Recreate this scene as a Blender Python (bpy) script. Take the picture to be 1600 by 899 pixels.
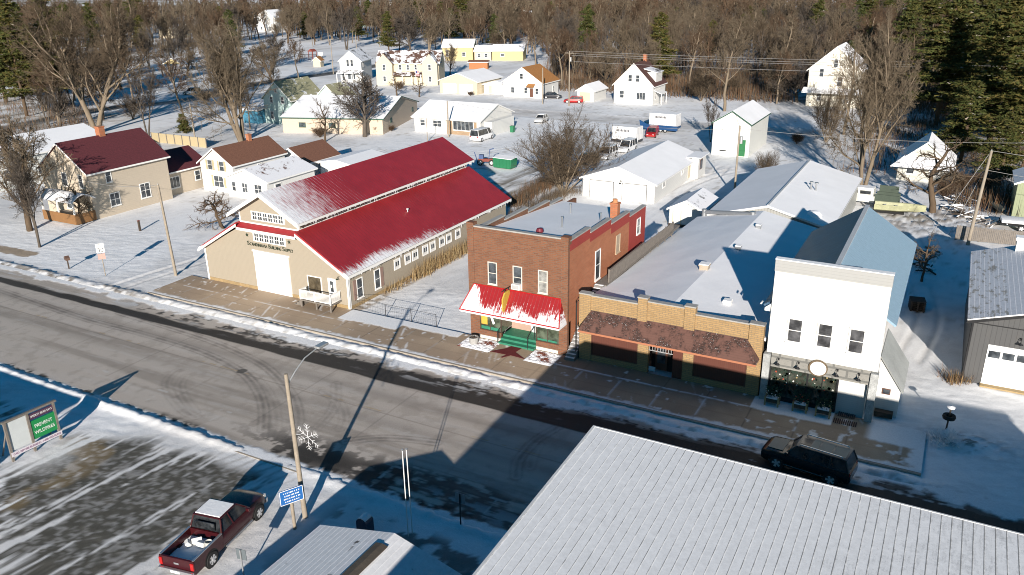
import bpy, bmesh, math, random
import numpy as np
from mathutils import Vector, Matrix
R = math.radians
for o in list(bpy.data.objects): bpy.data.objects.remove(o, do_unlink=True)
C = bpy.context.scene.collection
sc = bpy.context.scene
# ------------------------------------------------------------------ camera
CAMH = 27.0
FPX = 1274.85
YAW, PIT, ROL = R(-28.697), R(20.728), R(-0.8256)
def cam_axes():
    f = np.array([math.sin(YAW)*math.cos(PIT), math.cos(YAW)*math.cos(PIT), -math.sin(PIT)])
    r = np.cross(f, [0, 0, 1]); r /= np.linalg.norm(r); u = np.cross(r, f)
    return r*math.cos(ROL)+u*math.sin(ROL), -r*math.sin(ROL)+u*math.cos(ROL), f
AX, AY, AF = cam_axes()
cam_d = bpy.data.cameras.new('camera'); cam = bpy.data.objects.new('camera', cam_d); C.objects.link(cam)
cam_d.sensor_width = 36; cam_d.lens = 36*FPX/1600; cam_d.clip_end = 4000; cam_d.clip_start = 0.5
cam.matrix_world = Matrix(((AX[0], AY[0], -AF[0], 0), (AX[1], AY[1], -AF[1], 0), (AX[2], AY[2], -AF[2], CAMH), (0, 0, 0, 1)))
sc.camera = cam
# ------------------------------------------------------------------ light
SUN_EL, SUN_AZ = 16.0, 24.2            # sun stands to the south-east: +x, -y
sun_dir = Vector((math.sin(R(SUN_AZ))*math.cos(R(SUN_EL)), -math.cos(R(SUN_AZ))*math.cos(R(SUN_EL)), math.sin(R(SUN_EL))))
sd = bpy.data.lights.new('sun', 'SUN'); sd.energy = 5.0; sd.angle = R(0.53); sd.color = (1.0, 0.925, 0.84)
so = bpy.data.objects.new('sun', sd); C.objects.link(so); so.rotation_euler = sun_dir.to_track_quat('Z', 'Y').to_euler()
w = bpy.data.worlds.new('World'); sc.world = w; w.use_nodes = True
nt = w.node_tree; nt.nodes.clear()
sky = nt.nodes.new('ShaderNodeTexSky'); sky.sky_type = 'NISHITA'; sky.sun_disc = False
sky.sun_elevation = R(SUN_EL); sky.sun_rotation = math.atan2(sun_dir.x, sun_dir.y)
sky.air_density = 1.6; sky.dust_density = 0.3; sky.ozone_density = 5.0
hs = nt.nodes.new('ShaderNodeHueSaturation'); hs.inputs['Saturation'].default_value = 1.7; hs.inputs['Value'].default_value = 1.0
bg = nt.nodes.new('ShaderNodeBackground'); bg.inputs[1].default_value = 0.05
wo = nt.nodes.new('ShaderNodeOutputWorld')
nt.links.new(sky.outputs[0], hs.inputs['Color']); nt.links.new(hs.outputs[0], bg.inputs[0]); nt.links.new(bg.outputs[0], wo.inputs[0])
sc.view_settings.view_transform = 'Standard'; sc.view_settings.look = 'None'
sc.view_settings.gamma = 1; sc.view_settings.exposure = 0.67
sc.render.engine = 'CYCLES'
try: sc.cycles.pixel_filter_type = 'BLACKMAN_HARRIS'; sc.cycles.filter_width = 1.0
except Exception: pass
# ------------------------------------------------------------------ survey helpers (metres on the ground from the picture's survey)
def ray(x, y):
    return AX*((x-800)/FPX) + AY*(-(y-449.5)/FPX) + AF
def G(x, y, z=0.0):
    d = ray(x, y); t = (z-CAMH)/d[2]; return Vector((d[0]*t, d[1]*t, z))
def HT(base, top):
    g = G(*base); d = ray(*top); t = (g.x*d[0]+g.y*d[1])/(d[0]**2+d[1]**2); return CAMH+t*d[2]
# ------------------------------------------------------------------ materials
MATS = {}
def nodes(name):
    m = bpy.data.materials.new(name); m.use_nodes = True
    nt = m.node_tree; b = nt.nodes['Principled BSDF']
    return m, nt, b
def N(nt, t, **kw):
    n = nt.nodes.new(t)
    for k, v in kw.items():
        if k.startswith('i_'): n.inputs[k[2:].replace('_', ' ')].default_value = v
        else: setattr(n, k, v)
    return n
def c4(c): return (c[0], c[1], c[2], 1)
def ramp(nt, fac, a, b, ca=(0, 0, 0), cb=(1, 1, 1)):
    if a > b: a, b, ca, cb = b, a, cb, ca
    r = N(nt, 'ShaderNodeValToRGB'); e = r.color_ramp.elements
    e[0].position = a; e[1].position = b; e[0].color = c4(ca); e[1].color = c4(cb)
    nt.links.new(fac, r.inputs[0]); return r.outputs[0]
def mixc(nt, fac, a, b):
    m = N(nt, 'ShaderNodeMix', data_type='RGBA')
    for s, v in ((0, fac), (6, a), (7, b)):
        if hasattr(v, 'links'): nt.links.new(v, m.inputs[s])
        elif s == 0: m.inputs[0].default_value = v
        else: m.inputs[s].default_value = c4(v)
    return m.outputs[2]
def coords(nt, scale=(1, 1, 1), rot=(0, 0, 0), kind='Object'):
    tc = N(nt, 'ShaderNodeTexCoord'); mp = N(nt, 'ShaderNodeMapping')
    mp.inputs['Scale'].default_value = scale; mp.inputs['Rotation'].default_value = rot
    nt.links.new(tc.outputs[kind], mp.inputs[0]); return mp.outputs[0]
def noise(nt, vec, scale=1, detail=6, rough=0.6, dist=0):
    n = N(nt, 'ShaderNodeTexNoise'); n.inputs['Scale'].default_value = scale; n.inputs['Detail'].default_value = detail
    n.inputs['Roughness'].default_value = rough; n.inputs['Distortion'].default_value = dist
    if vec is not None: nt.links.new(vec, n.inputs['Vector'])
    return n.outputs['Fac']
def bump(nt, b, h, strength=0.3, dist=0.05):
    n = N(nt, 'ShaderNodeBump'); n.inputs['Strength'].default_value = strength; n.inputs['Distance'].default_value = dist
    nt.links.new(h, n.inputs['Height']); nt.links.new(n.outputs[0], b.inputs['Normal']); return n
def M(name, col=(.5, .5, .5), rough=0.7, var=0.15, scale=1.5, metal=0.0, bmp=0.0, bscale=20, spec=None, kind='Object'):
    """plain weathered paint/surface: colour broken up by two noises"""
    if name in MATS: return MATS[name]
    m, nt, b = nodes(name)
    v = coords(nt, kind=kind)
    n1 = noise(nt, v, scale, 5, .65); n2 = noise(nt, v, scale*9, 3, .6)
    lo = tuple(c*(1-var) for c in col); hi = tuple(min(1, c*(1+var*.6)) for c in col)
    c = mixc(nt, ramp(nt, n1, .3, .7), lo, hi)
    c2 = mixc(nt, ramp(nt, n2, .35, .75), c, tuple(x*(1-var*.8) for x in col)) if var else c
    nt.links.new(c2, b.inputs['Base Color']); b.inputs['Roughness'].default_value = rough
    b.inputs['Metallic'].default_value = metal
    if spec is not None: b.inputs['Specular IOR Level'].default_value = spec
    if bmp: bump(nt, b, noise(nt, v, bscale, 4), bmp, .02)
    MATS[name] = m; return m
def wave(nt, vec, scale, direction='X', profile='SIN', dist=0):
    n = N(nt, 'ShaderNodeTexWave', bands_direction=direction, wave_profile=profile)
    n.inputs['Scale'].default_value = scale; n.inputs['Distortion'].default_value = dist
    n.inputs['Detail'].default_value = 0
    nt.links.new(vec, n.inputs['Vector']); return n.outputs['Fac']
def math_(nt, op, a, b=None):
    n = N(nt, 'ShaderNodeMath', operation=op)
    for i, v in enumerate((a, b)):
        if v is None: continue
        if hasattr(v, 'links'): nt.links.new(v, n.inputs[i])
        else: n.inputs[i].default_value = v
    return n.outputs[0]
def sepxyz(nt, kind='Object'):
    tc = N(nt, 'ShaderNodeTexCoord'); s = N(nt, 'ShaderNodeSeparateXYZ'); nt.links.new(tc.outputs[kind], s.inputs[0]); return s.outputs
def snow_mat(name, col=(.85, .85, .85), ns=.9, b1=.35):
    if name in MATS: return MATS[name]
    m, nt, b = nodes(name); v = coords(nt)
    n1 = noise(nt, v, .35, 6, .6); n2 = noise(nt, v, 5, 6, .75)
    nt.links.new(mixc(nt, ramp(nt, n1, .35, .7), tuple(c*.93 for c in col), col), b.inputs['Base Color'])
    b.inputs['Roughness'].default_value = .9; b.inputs['Specular IOR Level'].default_value = .2
    s = math_(nt, 'ADD', math_(nt, 'MULTIPLY', n1, 1.5), n2)
    bump(nt, b, s, b1, .06); MATS[name] = m; return m
def siding(name, col=(.5, .5, .5), pitch=.2, axis='Z', rough=.6, depth=.5, var=.08, grime=.12):
    """clapboard / vertical board siding: colour lines at the board edge plus bump"""
    if name in MATS: return MATS[name]
    m, nt, b = nodes(name); s = sepxyz(nt)
    if axis == 'Z': t = math_(nt, 'FRACT', math_(nt, 'DIVIDE', s[2], pitch))
    else: t = math_(nt, 'FRACT', math_(nt, 'DIVIDE', math_(nt, 'ADD', s[0], s[1]), pitch))
    line = ramp(nt, t, 0.0, .18, tuple(c*(1-depth*.7) for c in col), col)
    v = coords(nt); n1 = noise(nt, v, .7, 6, .7); n2 = noise(nt, coords(nt, (1, 1, .15)), 3, 4, .7)
    c = mixc(nt, ramp(nt, n1, .3, .75, (var,)*3, (0, 0, 0)), line, tuple(x*.55 for x in col))
    c = mixc(nt, ramp(nt, n2, .55, .8, (0, 0, 0), (grime,)*3), c, (.18, .15, .11))
    nt.links.new(c, b.inputs['Base Color']); b.inputs['Roughness'].default_value = rough
    bump(nt, b, t, .35, .02); MATS[name] = m; return m
def roof_shingle(name, col=(.3, .3, .3), snow=0.0, pitch=.25):
    if name in MATS: return MATS[name]
    m, nt, b = nodes(name); v = coords(nt)
    s = sepxyz(nt)
    t = math_(nt, 'FRACT', math_(nt, 'DIVIDE', s[2], pitch*.5))
    n0 = noise(nt, v, 6, 3, .8); n1 = noise(nt, v, .5, 6, .7); n3 = noise(nt, coords(nt, (6, 6, 1)), 2.5, 4, .9)
    c = mixc(nt, ramp(nt, n0, .3, .7), tuple(x*.7 for x in col), tuple(x*1.25 for x in col))
    c = mixc(nt, ramp(nt, t, 0, .2, (.4,)*3, (0, 0, 0)), c, tuple(x*.4 for x in col))
    if snow: c = mixc(nt, ramp(nt, math_(nt, 'ADD', n1, math_(nt, 'MULTIPLY', n3, .25)), .75-snow*.4, .8-snow*.4), c, (.78, .78, .8))
    nt.links.new(c, b.inputs['Base Color']); b.inputs['Roughness'].default_value = .9
    bump(nt, b, n0, .4, .03); MATS[name] = m; return m
def glass(name='window_glass', col=(.03, .035, .04)):
    if name in MATS: return MATS[name]
    m, nt, b = nodes(name); v = coords(nt); n1 = noise(nt, v, 1.3, 3, .6)
    nt.links.new(mixc(nt, ramp(nt, n1, .4, .65), col, tuple(min(1, x*2.6+.02) for x in col)), b.inputs['Base Color'])
    b.inputs['Roughness'].default_value = .12; b.inputs['Specular IOR Level'].default_value = .6
    MATS[name] = m; return m
def brick(name, c1, c2, mortar, scale=1.0, patch=None, rough=.85):
    if name in MATS: return MATS[name]
    m, nt, b = nodes(name)
    tc = N(nt, 'ShaderNodeTexCoord'); ge = N(nt, 'ShaderNodeSeparateXYZ'); nt.links.new(tc.outputs['Object'], ge.inputs[0])
    cb = N(nt, 'ShaderNodeCombineXYZ')
    nt.links.new(math_(nt, 'ADD', ge.outputs[0], ge.outputs[1]), cb.inputs[0]); nt.links.new(ge.outputs[2], cb.inputs[1])
    br = N(nt, 'ShaderNodeTexBrick'); nt.links.new(cb.outputs[0], br.inputs['Vector'])
    br.inputs['Color1'].default_value = c4(c1); br.inputs['Color2'].default_value = c4(c2); br.inputs['Mortar'].default_value = c4(mortar)
    br.inputs['Scale'].default_value = scale; br.inputs['Brick Width'].default_value = .42; br.inputs['Row Height'].default_value = .14
    br.inputs['Mortar Size'].default_value = .018; br.inputs['Bias'].default_value = -.2
    v = coords(nt); n1 = noise(nt, v, .8, 6, .7); n4 = noise(nt, coords(nt, (1, 1, 3)), 6, 4, .8)
    c = mixc(nt, ramp(nt, n1, .3, .75, (0, 0, 0), (.45,)*3), br.outputs['Color'], tuple(x*.5 for x in c1))
    c = mixc(nt, ramp(nt, n4, .56, .68, (0, 0, 0), (.7,)*3), c, patch or tuple(x*.35 for x in c2))
    nt.links.new(c, b.inputs['Base Color']); b.inputs['Roughness'].default_value = rough
    bump(nt, b, br.outputs['Fac'], -.4, .015); MATS[name] = m; return m
def ribbed(name, col, pitch, axis, snow=None, rough=.45, metal=.0, snowcol=(.8, .8, .82)):
    """ribbed sheet metal, ribs run down the slope; snow = list of (kind, args) masks"""
    if name in MATS: return MATS[name]
    m, nt, b = nodes(name); s = sepxyz(nt); v = coords(nt)
    a = s[0] if axis == 'X' else s[1]
    t = math_(nt, 'FRACT', math_(nt, 'DIVIDE', a, pitch))
    rib = ramp(nt, t, .0, .16, (1, 1, 1), (0, 0, 0))
    n0 = noise(nt, v, .6, 5, .7)
    c = mixc(nt, ramp(nt, n0, .3, .75), tuple(x*.8 for x in col), tuple(x*1.12 for x in col))
    c = mixc(nt, math_(nt, 'MULTIPLY', rib, .55), c, tuple(x*.35 for x in col))
    if snow is not None:
        f = snow(nt, s, v, rib); sv = mixc(nt, ramp(nt, noise(nt, coords(nt, (1, 1, 1)), 3.2, 6, .9), .38, .62), tuple(x*.84 for x in snowcol), snowcol); c = mixc(nt, f, c, sv)
        rr = mixc(nt, f, (rough,)*3, (.85,)*3); nt.links.new(rr, b.inputs['Roughness'])
    else: b.inputs['Roughness'].default_value = rough
    nt.links.new(c, b.inputs['Base Color']); b.inputs['Metallic'].default_value = metal
    bump(nt, b, rib, .5, .03); MATS[name] = m; return m
# ------------------------------------------------------------------ mesh builder
SEP = {'post', 'stone_pillar', 'boarding', 'display_window', 'bed_rail', 'shop_base', 'entry_side_glass', 'leg', 'insulator', 'roof_rail', 'side_strip', 'corner_trim', 'seam', 'door_battens', 'porch_pane', 'window_glass', 'green_felt', 'posts'}
class MB:
    def __init__(s): s.v = []; s.f = []; s.m = []; s.c = []; s.mi = 0; s.x = Matrix.Identity(4)
    def at(s, m): s.x = m; return s
    def add(s, vs, fs):
        k = len(s.v); kf = len(s.f); s.v += [tuple(s.x @ Vector(p)) for p in vs]; s.f += [tuple(i+k for i in f) for f in fs]; s.m += [s.mi]*len(fs); s.c.append((k, len(s.v), kf, len(s.f))); return s
    def box(s, x0, x1, y0, y1, z0, z1):
        return s.add([(x0, y0, z0), (x1, y0, z0), (x1, y1, z0), (x0, y1, z0), (x0, y0, z1), (x1, y0, z1), (x1, y1, z1), (x0, y1, z1)],
                     [(0, 3, 2, 1), (4, 5, 6, 7), (0, 1, 5, 4), (1, 2, 6, 5), (2, 3, 7, 6), (3, 0, 4, 7)])
    def prism(s, poly, y0, y1):
        """poly in (x,z), counter-clockwise seen from -y, extruded along y"""
        n = len(poly)
        vs = [(p[0], y0, p[1]) for p in poly]+[(p[0], y1, p[1]) for p in poly]
        return s.add(vs, [tuple(range(n)), tuple(range(2*n-1, n-1, -1))]+[(i, i+n, (i+1) % n+n, (i+1) % n) for i in range(n)])
    def prismx(s, poly, x0, x1):
        n = len(poly)
        vs = [(x0, p[0], p[1]) for p in poly]+[(x1, p[0], p[1]) for p in poly]
        return s.add(vs, [tuple(range(n-1, -1, -1)), tuple(range(n, 2*n))]+[(i, (i+1) % n, (i+1) % n+n, i+n) for i in range(n)])
    def prismz(s, poly, z0, z1):
        n = len(poly)
        vs = [(p[0], p[1], z0) for p in poly]+[(p[0], p[1], z1) for p in poly]
        return s.add(vs, [tuple(range(n-1, -1, -1)), tuple(range(n, 2*n))]+[(i, (i+1) % n, (i+1) % n+n, i+n) for i in range(n)])
    def slab(s, a, b, c, d, t):
        """quad a b c d (top surface) thickened by t along its underside normal"""
        a, b, c, d = map(Vector, (a, b, c, d)); n = (b-a).cross(d-a).normalized()*t
        return s.add([a, b, c, d, a-n, b-n, c-n, d-n], [(0, 1, 2, 3), (7, 6, 5, 4), (0, 4, 5, 1), (1, 5, 6, 2), (2, 6, 7, 3), (3, 7, 4, 0)])
    def tube(s, pts, r, n=6, r2=None):
        pts = [Vector(p) for p in pts]; r2 = r if r2 is None else r2; L = len(pts); vs = []; fs = []
        for i, p in enumerate(pts):
            d = (pts[min(i+1, L-1)]-pts[max(i-1, 0)]).normalized()
            u = d.cross(Vector((0, 0, 1)) if abs(d.z) < .95 else Vector((1, 0, 0))).normalized(); w_ = d.cross(u)
            rr = r+(r2-r)*i/max(1, L-1)
            for k in range(n): a = 2*math.pi*k/n; vs.append(p+u*(math.cos(a)*rr)+w_*(math.sin(a)*rr))
        for i in range(L-1):
            for k in range(n): fs.append((i*n+k, i*n+(k+1) % n, (i+1)*n+(k+1) % n, (i+1)*n+k))
        fs += [tuple(range(n-1, -1, -1)), tuple(range((L-1)*n, L*n))]
        return s.add(vs, fs)
    def disc(s, c, r, ax, t, n=14):
        c = Vector(c); ax = Vector(ax).normalized(); return s.tube([c-ax*t/2, c+ax*t/2], r, n)
    def lathe(s, prof, c=(0, 0, 0), n=16):
        vs = []; fs = []
        for r, z in prof:
            for k in range(n): a = 2*math.pi*k/n; vs.append((c[0]+r*math.cos(a), c[1]+r*math.sin(a), c[2]+z))
        for i in range(len(prof)-1):
            for k in range(n): fs.append((i*n+k, i*n+(k+1) % n, (i+1)*n+(k+1) % n, (i+1)*n+k))
        fs += [tuple(range(n-1, -1, -1)), tuple(range((len(prof)-1)*n, len(prof)*n))]
        return s.add(vs, fs)
    def build(s, name, mat, parent=None, smooth=False, bev=0, label=None):
        if name in SEP and len(s.c) > 1:
            first = None
            for (v0, v1, f0, f1) in s.c:
                t = MB(); t.v = s.v[v0:v1]; t.f = [tuple(i-v0 for i in f) for f in s.f[f0:f1]]; t.m = s.m[f0:f1]; t.c = [0]
                o = t.build(name, mat, parent, smooth, bev, label); first = first or o
            return first
        me = bpy.data.meshes.new(name); me.from_pydata(s.v, [], s.f); me.validate(verbose=False)
        mats = mat if isinstance(mat, (list, tuple)) else [mat]
        for m in mats: me.materials.append(m)
        if len(mats) > 1 and len(me.polygons) == len(s.m): me.polygons.foreach_set('material_index', s.m)
        if bev:
            bm = bmesh.new(); bm.from_mesh(me); bmesh.ops.remove_doubles(bm, verts=bm.verts, dist=.0005)
            bmesh.ops.bevel(bm, geom=[e for e in bm.edges if e.is_manifold and e.calc_face_angle(0) > .5], offset=bev, segments=2, profile=.6, affect='EDGES')
            bm.to_mesh(me); bm.free()
        if smooth:
            for p in me.polygons: p.use_smooth = True
            try: me.set_sharp_from_angle(angle=R(38))
            except Exception: pass
        o = bpy.data.objects.new(name, me); C.objects.link(o); o.parent = parent
        if label: o['label'] = label
        return o
def tag(o, label, cat, group=None, kind=None):
    if label: o['label'] = label
    if cat: o['category'] = cat
    if group: o['group'] = group
    if kind: o['kind'] = kind
    return o
def root(name, loc, rz, label, cat, group=None):
    o = bpy.data.objects.new(name, None); C.objects.link(o); o.location = loc; o.rotation_euler = (0, 0, rz); o.empty_display_size = .3
    return tag(o, label, cat, group)
def dup(src, loc, rz, label, group=None, scale=None):
    r = src.copy(); C.objects.link(r); r.location = loc; r.rotation_euler = (0, 0, rz)
    if scale: r.scale = (scale,)*3 if not isinstance(scale, tuple) else scale
    if label: r['label'] = label
    if group: r['group'] = group
    for ch in src.children:
        c = ch.copy(); C.objects.link(c); c.parent = r
        for g in ch.children:
            d = g.copy(); C.objects.link(d); d.parent = c
    return r
def text(body, name, mat, parent, loc, rot, size, width=None, extrude=.01, align='CENTER'):
    cu = bpy.data.curves.new(name, 'FONT'); cu.body = body; cu.size = size; cu.extrude = extrude; cu.align_x = align; cu.align_y = 'CENTER'
    t = bpy.data.objects.new(name+'_curve', cu); C.objects.link(t)
    dg = bpy.context.evaluated_depsgraph_get(); me = bpy.data.meshes.new_from_object(t.evaluated_get(dg)); bpy.data.objects.remove(t)
    me.name = name
    if width:
        xs = [v.co.x for v in me.vertices]; k = width/(max(xs)-min(xs))
        for v in me.vertices: v.co.x *= k
    me.materials.clear(); me.materials.append(mat)
    o = bpy.data.objects.new(name, me); C.objects.link(o); o.parent = parent; o.location = loc; o.rotation_euler = rot; return o
# faces of an axis-aligned body in local coordinates: front (y=0), right (x=w), left (x=0), back (y=d)
def face_matrix(face, w, d, u, z, off=0.0):
    if face == 'front': return Matrix.Translation((u, -off, z))
    if face == 'right': return Matrix.Translation((w+off, u, z)) @ Matrix.Rotation(R(90), 4, 'Z')
    if face == 'left': return Matrix.Translation((-off, u, z)) @ Matrix.Rotation(R(-90), 4, 'Z')
    return Matrix.Translation((u, d+off, z)) @ Matrix.Rotation(R(180), 4, 'Z')
def window(parent, w, d, face, u, z, ww, hh, frame, pane, cols=1, rows=2, ft=.09, off=0.0, name='window', sill=True, label=None):
    """u,z = centre-bottom of the opening on that face; frame part with a pane sub-part"""
    mx = face_matrix(face, w, d, u, z, off)
    a = MB().at(mx); x0, x1 = -ww/2, ww/2; D = .05
    a.box(x0-ft, x0, -D, .0, -ft, hh+ft); a.box(x1, x1+ft, -D, .0, -ft, hh+ft)
    a.box(x0, x1, -D, .0, -ft, 0); a.box(x0, x1, -D, .0, hh, hh+ft)
    for i in range(1, cols): x = x0+ww*i/cols; a.box(x-.025, x+.025, -D*.8, 0, 0, hh)
    for j in range(1, rows): y = hh*j/rows; a.box(x0, x1, -D*.7, -.001, y-.025, y+.025)
    if sill: a.box(x0-ft-.03, x1+ft+.03, -D-.05, .0, -ft-.06, -ft)
    o = a.build(name, frame, parent, label=label)
    g = MB().at(mx).box(x0, x1, -.018, .0-.004, 0, hh).build('pane', pane, o)
    return o
def panel(parent, w, d, face, u, z, ww, hh, mat, name='door', t=.06, off=0.0, bev=0.0, label=None):
    return MB().at(face_matrix(face, w, d, u, z, off)).box(-ww/2, ww/2, -t, 0, 0, hh).build(name, mat, parent, bev=bev, label=label)
def gable_roof_y(mb, x0, x1, y0, y1, ze, zr, over=.35, t=.14, xr=None, gab=.3):
    """two slabs, ridge along y"""
    xr = (x0+x1)/2 if xr is None else xr
    sl = (zr-ze)/(xr-x0); sr = (zr-ze)/(x1-xr)
    a0 = (x0-over, y0-gab, ze-sl*over+t); a1 = (xr, y0-gab, zr+t); a2 = (xr, y1+gab, zr+t); a3 = (x0-over, y1+gab, ze-sl*over+t)
    mb.slab(a0, a1, a2, a3, t)
    b0 = (xr, y0-gab, zr+t); b1 = (x1+over, y0-gab, ze-sr*over+t); b2 = (x1+over, y1+gab, ze-sr*over+t); b3 = (xr, y1+gab, zr+t)
    mb.slab(b0, b1, b2, b3, t); return mb
def gable_roof_x(mb, x0, x1, y0, y1, ze, zr, over=.35, t=.14, gab=.3, ze2=None):
    yr = (y0+y1)/2; s_ = (zr-ze)/(yr-y0); ze2 = ze if ze2 is None else ze2; s2 = (zr-ze2)/(y1-yr)
    mb.slab((x0-gab, y0-over, ze-s_*over+t), (x1+gab, y0-over, ze-s_*over+t), (x1+gab, yr, zr+t), (x0-gab, yr, zr+t), t)
    mb.slab((x0-gab, yr, zr+t), (x1+gab, yr, zr+t), (x1+gab, y1+over, ze2-s2*over+t), (x0-gab, y1+over, ze2-s2*over+t), t); return mb
random.seed(7); rng = np.random.default_rng(7)
white_trim = M('white_trim', (.78, .77, .74), .5, .06)
wood_grey = M('weathered_wood', (.20, .175, .15), .85, .35, 3, bmp=.4)
wood_dark = M('dark_wood', (.07, .05, .035), .8, .3, 3)
black_metal = M('black_metal', (.015, .015, .016), .45, .2)
grey_metal = M('grey_metal', (.35, .36, .37), .4, .15, metal=.6)
snow = snow_mat('snow')
roof_snow = snow_mat('roof_snow', (.86, .86, .87), b1=.2)
GL = glass()
GLC = glass('curtained_glass', (.16, .16, .15))
# ================================================================== SETTING: ground, street, pavements
def vnoise(X, Y, seed=0):
    r = np.random.default_rng(seed); T = r.random((256, 256))
    xi = np.floor(X).astype(int); yi = np.floor(Y).astype(int); fx = X-xi; fy = Y-yi
    fx = fx*fx*(3-2*fx); fy = fy*fy*(3-2*fy)
    a = T[xi & 255, yi & 255]; b = T[(xi+1) & 255, yi & 255]; c = T[xi & 255, (yi+1) & 255]; d = T[(xi+1) & 255, (yi+1) & 255]
    return (a*(1-fx)+b*fx)*(1-fy)+(c*(1-fx)+d*fx)*fy
def fbm(X, Y, s=1., oct=4, seed=0, rough=.55):
    o = 0; a = 1; t = 0
    for i in range(oct): o = o+a*vnoise(X*s*2**i+17*i, Y*s*2**i+31*i, seed+i); t += a; a *= rough
    return o/t
def sstep(x, a, b): t = np.clip((x-a)/(b-a), 0, 1); return t*t*(3-2*t)
def pd(X, Y, pts):
    """distance to a polyline given in metres"""
    D = np.full(X.shape, 1e9)
    for (ax, ay), (bx, by) in zip(pts[:-1], pts[1:]):
        dx, dy = bx-ax, by-ay; L = dx*dx+dy*dy+1e-9
        t = np.clip(((X-ax)*dx+(Y-ay)*dy)/L, 0, 1); D = np.minimum(D, np.hypot(X-ax-t*dx, Y-ay-t*dy))
    return D
def P(*px): return [(G(*p).x, G(*p).y) for p in px]
def smooth(pts, n=6):
    out = []
    for i in range(len(pts)-1):
        p0 = pts[max(i-1, 0)]; p1 = pts[i]; p2 = pts[i+1]; p3 = pts[min(i+2, len(pts)-1)]
        for k in range(n):
            t = k/n; out.append(tuple(.5*((2*p1[j])+(-p0[j]+p2[j])*t+(2*p0[j]-5*p1[j]+4*p2[j]-p3[j])*t*t+(-p0[j]+3*p1[j]-3*p2[j]+p3[j])*t**3) for j in (0, 1)))
    return out+[pts[-1]]
def mixa(c, col, f): return c*(1-f[..., None])+np.array(col)*f[..., None]
def painted(name, bstr=.35, fine=.25, sc_=7):
    m, nt, b = nodes(name)
    a = N(nt, 'ShaderNodeAttribute', attribute_name='col'); r_ = N(nt, 'ShaderNodeAttribute', attribute_name='rgh')
    v = coords(nt); n1 = noise(nt, v, sc_, 5, .75); n2 = noise(nt, v, sc_*5, 3, .8)
    mm = N(nt, 'ShaderNodeMix', data_type='RGBA', blend_type='MULTIPLY'); mm.inputs[0].default_value = fine
    nt.links.new(a.outputs['Color'], mm.inputs[6]); nt.links.new(ramp(nt, math_(nt, 'ADD', math_(nt, 'MULTIPLY', n1, .6), math_(nt, 'MULTIPLY', n2, .4)), .35, .6, (.35,)*3, (1, 1, 1)), mm.inputs[7])
    nt.links.new(mm.outputs[2], b.inputs['Base Color']); nt.links.new(r_.outputs['Fac'], b.inputs['Roughness'])
    b.inputs['Specular IOR Level'].default_value = .3
    bump(nt, b, math_(nt, 'ADD', n1, math_(nt, 'MULTIPLY', n2, .5)), bstr, .06); return m
def sheet(name, xs, ys, fn, mat):
    X, Y = np.meshgrid(xs, ys); col, z, rg = fn(X, Y)
    ny, nx = X.shape; co = np.stack([X, Y, z], -1).reshape(-1, 3)
    idx = np.arange(nx*ny).reshape(ny, nx); q = np.stack([idx[:-1, :-1], idx[:-1, 1:], idx[1:, 1:], idx[1:, :-1]], -1).reshape(-1, 4)
    me = bpy.data.meshes.new(name); me.vertices.add(len(co)); me.vertices.foreach_set('co', co.ravel().astype(np.float32))
    me.loops.add(q.size); me.loops.foreach_set('vertex_index', q.ravel().astype(np.int32))
    me.polygons.add(len(q)); me.polygons.foreach_set('loop_start', np.arange(0, q.size, 4, dtype=np.int32)); me.polygons.foreach_set('loop_total', np.full(len(q), 4, dtype=np.int32))
    me.polygons.foreach_set('use_smooth', np.ones(len(q), bool))
    me.update()
    a = me.attributes.new('col', 'FLOAT_COLOR', 'POINT'); c = np.concatenate([np.clip(col, 0, 1).reshape(-1, 3), np.ones((len(co), 1))], 1); a.data.foreach_set('color', c.ravel().astype(np.float32))
    a = me.attributes.new('rgh', 'FLOAT', 'POINT'); a.data.foreach_set('value', np.clip(rg, 0, 1).ravel().astype(np.float32))
    me.materials.append(mat); o = bpy.data.objects.new(name, me); C.objects.link(o); o['kind'] = 'structure'; return o
SN = (.85, .85, .85)
YN, YF = 30.5, 44.7           # near and far kerb of the main street
# --- snow-covered ground
lotdir = (G(350, 711)-G(60, 868)).normalized()
def streak(X, Y, seed, L=.2, Wd=2.1):
    a = X*lotdir.x+Y*lotdir.y; b = -X*lotdir.y+Y*lotdir.x
    return .55*fbm(a*.09+fbm(X, Y, .15, 2, seed+50)*.5, b*1.5, 1, 3, seed, .6)+.45*fbm(a*.16, b*4.2, 1, 3, seed+7, .65)
diag = smooth(P((-60, 218), (0, 203), (60, 190), (170, 169), (290, 157), (400, 131), (530, 113), (600, 100)))
back_st = [(-400, 156), (-60, 156.5), (60, 157)]
alley = smooth(P((780, 305), (830, 280), (880, 258), (905, 235), (900, 205)))
alley2 = smooth(P((745, 268), (790, 285), (850, 262), (880, 235)))
drive = smooth(P((165, 455), (235, 432), (320, 405), (380, 380)))
eastlane = smooth(P((1195, 130), (1205, 160), (1225, 195), (1265, 235), (1300, 262)))
tracks = [smooth(P(*q)) for q in (((850, 218), (960, 205), (1100, 214)), ((1000, 248), (1060, 240), (1105, 275), (1130, 262)), ((600, 236), (720, 242), (840, 226)), ((820, 300), (860, 240), (900, 222), (1000, 226)), ((1100, 330), (1060, 300), (1130, 270), (1200, 262)), ((480, 130), (560, 150), (640, 160)), ((700, 160), (760, 158), (830, 175)), ((1420, 560), (1450, 500), (1440, 450)))]
driveR = smooth(P((1375, 300), (1410, 345), (1440, 400)))
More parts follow.
